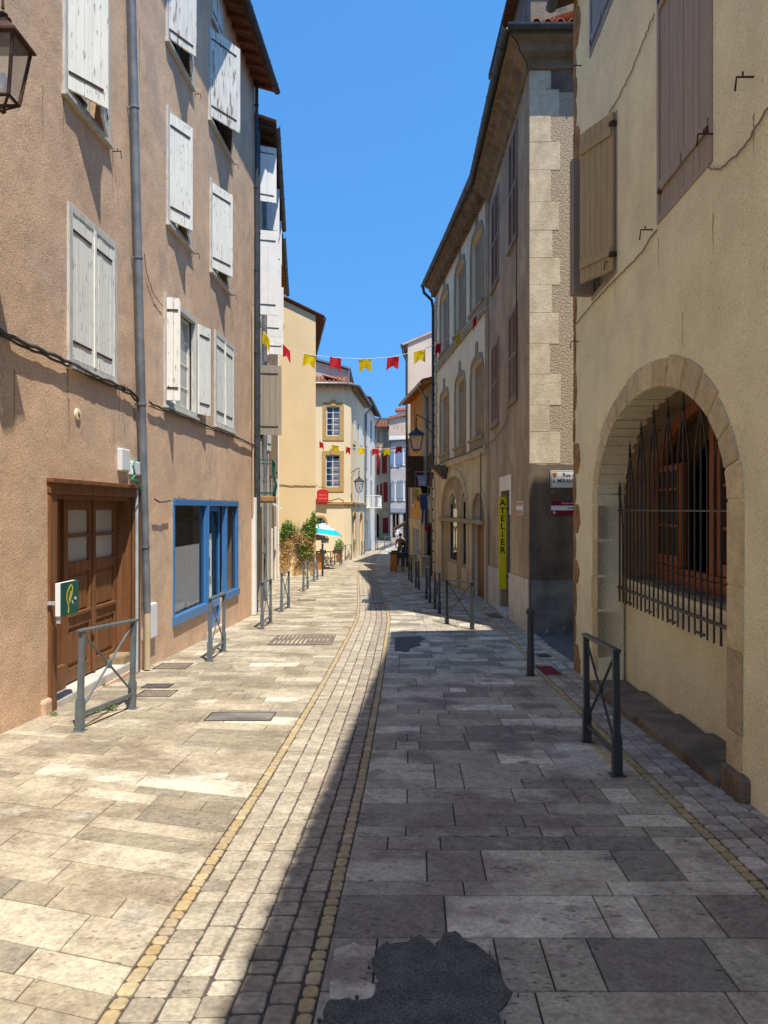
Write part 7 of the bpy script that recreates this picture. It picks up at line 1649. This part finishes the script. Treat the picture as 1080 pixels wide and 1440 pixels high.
# ---- people: one continuous skinned body each
def skin_mesh(name, pts, edges, root, mat_, parent, sub=2):
    me = bpy.data.meshes.new(name); me.from_pydata([Vector(p[0])-Vector(parent['_o']) for p in pts], edges, []); me.materials.append(mat_)
    o = bpy.data.objects.new(name, me); S.collection.objects.link(o); o.parent = parent
    o.modifiers.new('skin', 'SKIN'); bpy.context.view_layer.update()
    if not me.skin_vertices:
        bm = bmesh.new(); bm.from_mesh(me); bm.verts.layers.skin.verify(); bm.to_mesh(me); bm.free()
    for i, p in enumerate(pts): r = p[1]; me.skin_vertices[0].data[i].radius = r if isinstance(r, tuple) else (r, r); me.skin_vertices[0].data[i].use_root = (i == root)
    m = o.modifiers.new('sub', 'SUBSURF'); m.levels = sub; m.render_levels = sub
    return o
def person(base, h, face, label, shirt_c, leg_c, hair_m, arms, legs=None, shoe='black', hat=False, skin_=None, seated=False):
    bx, by, bz = base; t = thing('person', base, label, 'person'); k = h/1.75; c, s = math.cos(face), math.sin(face)
    def P(x, y, z): return Vector((bx+(x*c-y*s)*k, by+(x*s+y*c)*k, bz+z*k))      # y forward
    LG = legs or [((.09, .0, .92), (.10, .04, .50), (.11, .0, .08), (.12, .13, .04)), ((-.09, .0, .92), (-.10, .0, .50), (-.11, -.06, .08), (-.12, .07, .04))]
    v = [(P(0, 0, .98), .125*k), (P(0, .01, 1.12), .11*k), (P(0, .0, 1.30), .125*k), (P(0, -.01, 1.43), .085*k), (P(0, 0, 1.50), .05*k), (P(0, .015, 1.57), .062*k), (P(0, .02, 1.65), .085*k), (P(0, .01, 1.73), .06*k)]
    e = [(0, 1), (1, 2), (2, 3), (3, 4), (4, 5), (5, 6), (6, 7)]
    def add(p, r, par): v.append((P(*p), r*k)); e.append((par, len(v)-1)); return len(v)-1
    for L in LG:
        a = add(L[0], .085, 0); b = add(L[1], .055, a); d = add(L[2], .035, b); add(L[3], .03, d)
    for A in arms:
        a = add(A[0], .05, 3); b = add(A[1], .038, a); d = add(A[2], .026, b); dr = (Vector(A[2])-Vector(A[1])).normalized()
        hd = add(tuple(Vector(A[2])+dr*.06), .03, d); base_h = Vector(A[2])+dr*.08
        side = dr.cross(Vector((1, 0, 0))).normalized()
        for j, ln in enumerate((.06, .075, .07, .055)): f0 = add(tuple(base_h+side*(.022*(j-1.5))), .010, hd); f1 = add(tuple(base_h+side*(.024*(j-1.5))+dr*ln*.6), .009, f0); add(tuple(base_h+side*(.022*(j-1.5))+dr*ln+Vector((0, .012, 0))), .008, f1)
        th_ = add(tuple(Vector(A[2])+dr*.03+side*.035), .011, hd); add(tuple(Vector(A[2])+dr*.07+side*.055), .009, th_)
    body = skin_mesh('body', v, e, 0, skin_ or M['skin'], t)
    # face
    f = MB(); 
    for sx in (-1, 1): q = P(sx*.03, .098, 1.665); f.lathe([(.002, -.008*k), (.009*k, 0), (.002, .008*k)], tuple(q), 8)
    q = P(0, .105, 1.60); f.box(-.022*k, .022*k, -.004, .004, -.004, .004, T=lambda a, b, cc: q+Vector((a*c-b*s, a*s+b*c, cc))); f.build('eyes_and_mouth', M['hair'], body)
    n = MB(); q0, q1 = P(0, .10, 1.665), P(0, .125, 1.63); n.tube([q0, q1], [.006*k, .013*k], 6)
    for sx in (-1, 1): q = P(sx*.083, .01, 1.645); n.tube([q, q+Vector((0, 0, .03*k))], .012*k, 6)
    n.build('nose_and_ears', M['skin'], body, smooth=True)
    # hair / hat
    hm = MB(); cc_ = P(0, -.005, 1.675); rings_ = []
    for j in range(7):
        th_ = -.35+(math.pi/2+.35)*j/6; r_ = .102*k*math.cos(th_); rings_.append([hm.vv(cc_.x+r_*math.cos(a*.524), cc_.y+r_*math.sin(a*.524), cc_.z+.105*k*math.sin(th_)) for a in range(12)])
    for A_, B_ in zip(rings_, rings_[1:]):
        for a in range(12): hm.face([A_[a], A_[(a+1) % 12], B_[(a+1) % 12], B_[a]])
    hm.build('hat' if hat else 'hair', M['canvas_white'] if hat else hair_m, t, smooth=True)
    if hat: br_ = MB(); br_.lathe([(.10*k, 0), (.165*k, -.01), (.165*k, -.004), (.10*k, .012)], tuple(P(0, .0, 1.68)), 16); br_.build('hat_brim', M['canvas_white'], t, smooth=True)
    # shirt and trousers follow the body
    g_ = .014
    v2 = [(P(0, 0, .93), (.135+g_)*k), (P(0, .01, 1.12), (.118+g_)*k), (P(0, 0, 1.30), (.132+g_)*k), (P(0, -.01, 1.425), (.09+g_)*k)]; e2 = [(0, 1), (1, 2), (2, 3)]
    for A in arms:
        v2.append((P(*A[0]), (.052+g_)*k)); e2.append((3, len(v2)-1)); mid = Vector(A[0]).lerp(Vector(A[1]), .65); v2.append((P(*mid), (.042+g_)*k)); e2.append((len(v2)-2, len(v2)-1))
    skin_mesh('shirt', v2, e2, 0, shirt_c, t)
    v3 = [(P(0, 0, .97), (.128+g_)*k)]; e3 = []
    for L in LG:
        v3.append((P(*L[0]), (.085+g_)*k)); e3.append((0, len(v3)-1)); v3.append((P(*L[1]), (.057+g_)*k)); e3.append((len(v3)-2, len(v3)-1))
        if leg_c[1]: v3.append((P(*Vector(L[1]).lerp(Vector(L[2]), .9)), (.04+g_)*k)); e3.append((len(v3)-2, len(v3)-1))
    skin_mesh('trousers', v3, e3, 0, leg_c[0], t)
    for L in LG: m = MB(); a, b = P(L[2][0], L[2][1]-.05, .035), P(L[3][0], L[3][1]+.03, .03); m.tube([a, a.lerp(b, .5), b], [.04*k, .048*k, .035*k], 10); m.build('shoe', M[shoe], t, smooth=True)
    return t
st_arms = [((.19, 0, 1.38), (.24, .0, 1.10), (.22, .12, .88)), ((-.19, 0, 1.38), (-.24, .0, 1.10), (-.23, .10, .87))]
up_arms = [((.19, 0, 1.38), (.25, .08, 1.12), (.14, .30, 1.08)), ((-.19, 0, 1.38), (-.25, .06, 1.12), (-.20, .26, 1.0))]
person((.86, 40.6, zg(40.6)), 1.66, R(10), 'dark-haired person in a rust and tan top standing at the café tables in the shade', cm('rust_cloth', (.26, .12, .07)), (cm('olive_cloth', (.15, .13, .09)), True), M['hair'], up_arms)
person((1.12, 40.0, zg(40.0)), 1.52, R(150), 'person in a black top beside the orange house wall, at the café tables', cm('black_top_cloth', (.015, .015, .02)), (cm('dark_jean_cloth', (.03, .04, .07)), True), M['hair'], st_arms)
person((1.27, 73, zg(73)), 1.68, R(180), 'distant person in a white shirt and white hat walking where the street bends', cm('bright_white_cloth', (.82, .8, .78)), (cm('white_shorts_cloth', (.6, .57, .52)), False), M['hair'], st_arms, hat=True)

for o in list(S.objects):
    if '_o' in o: del o['_o']
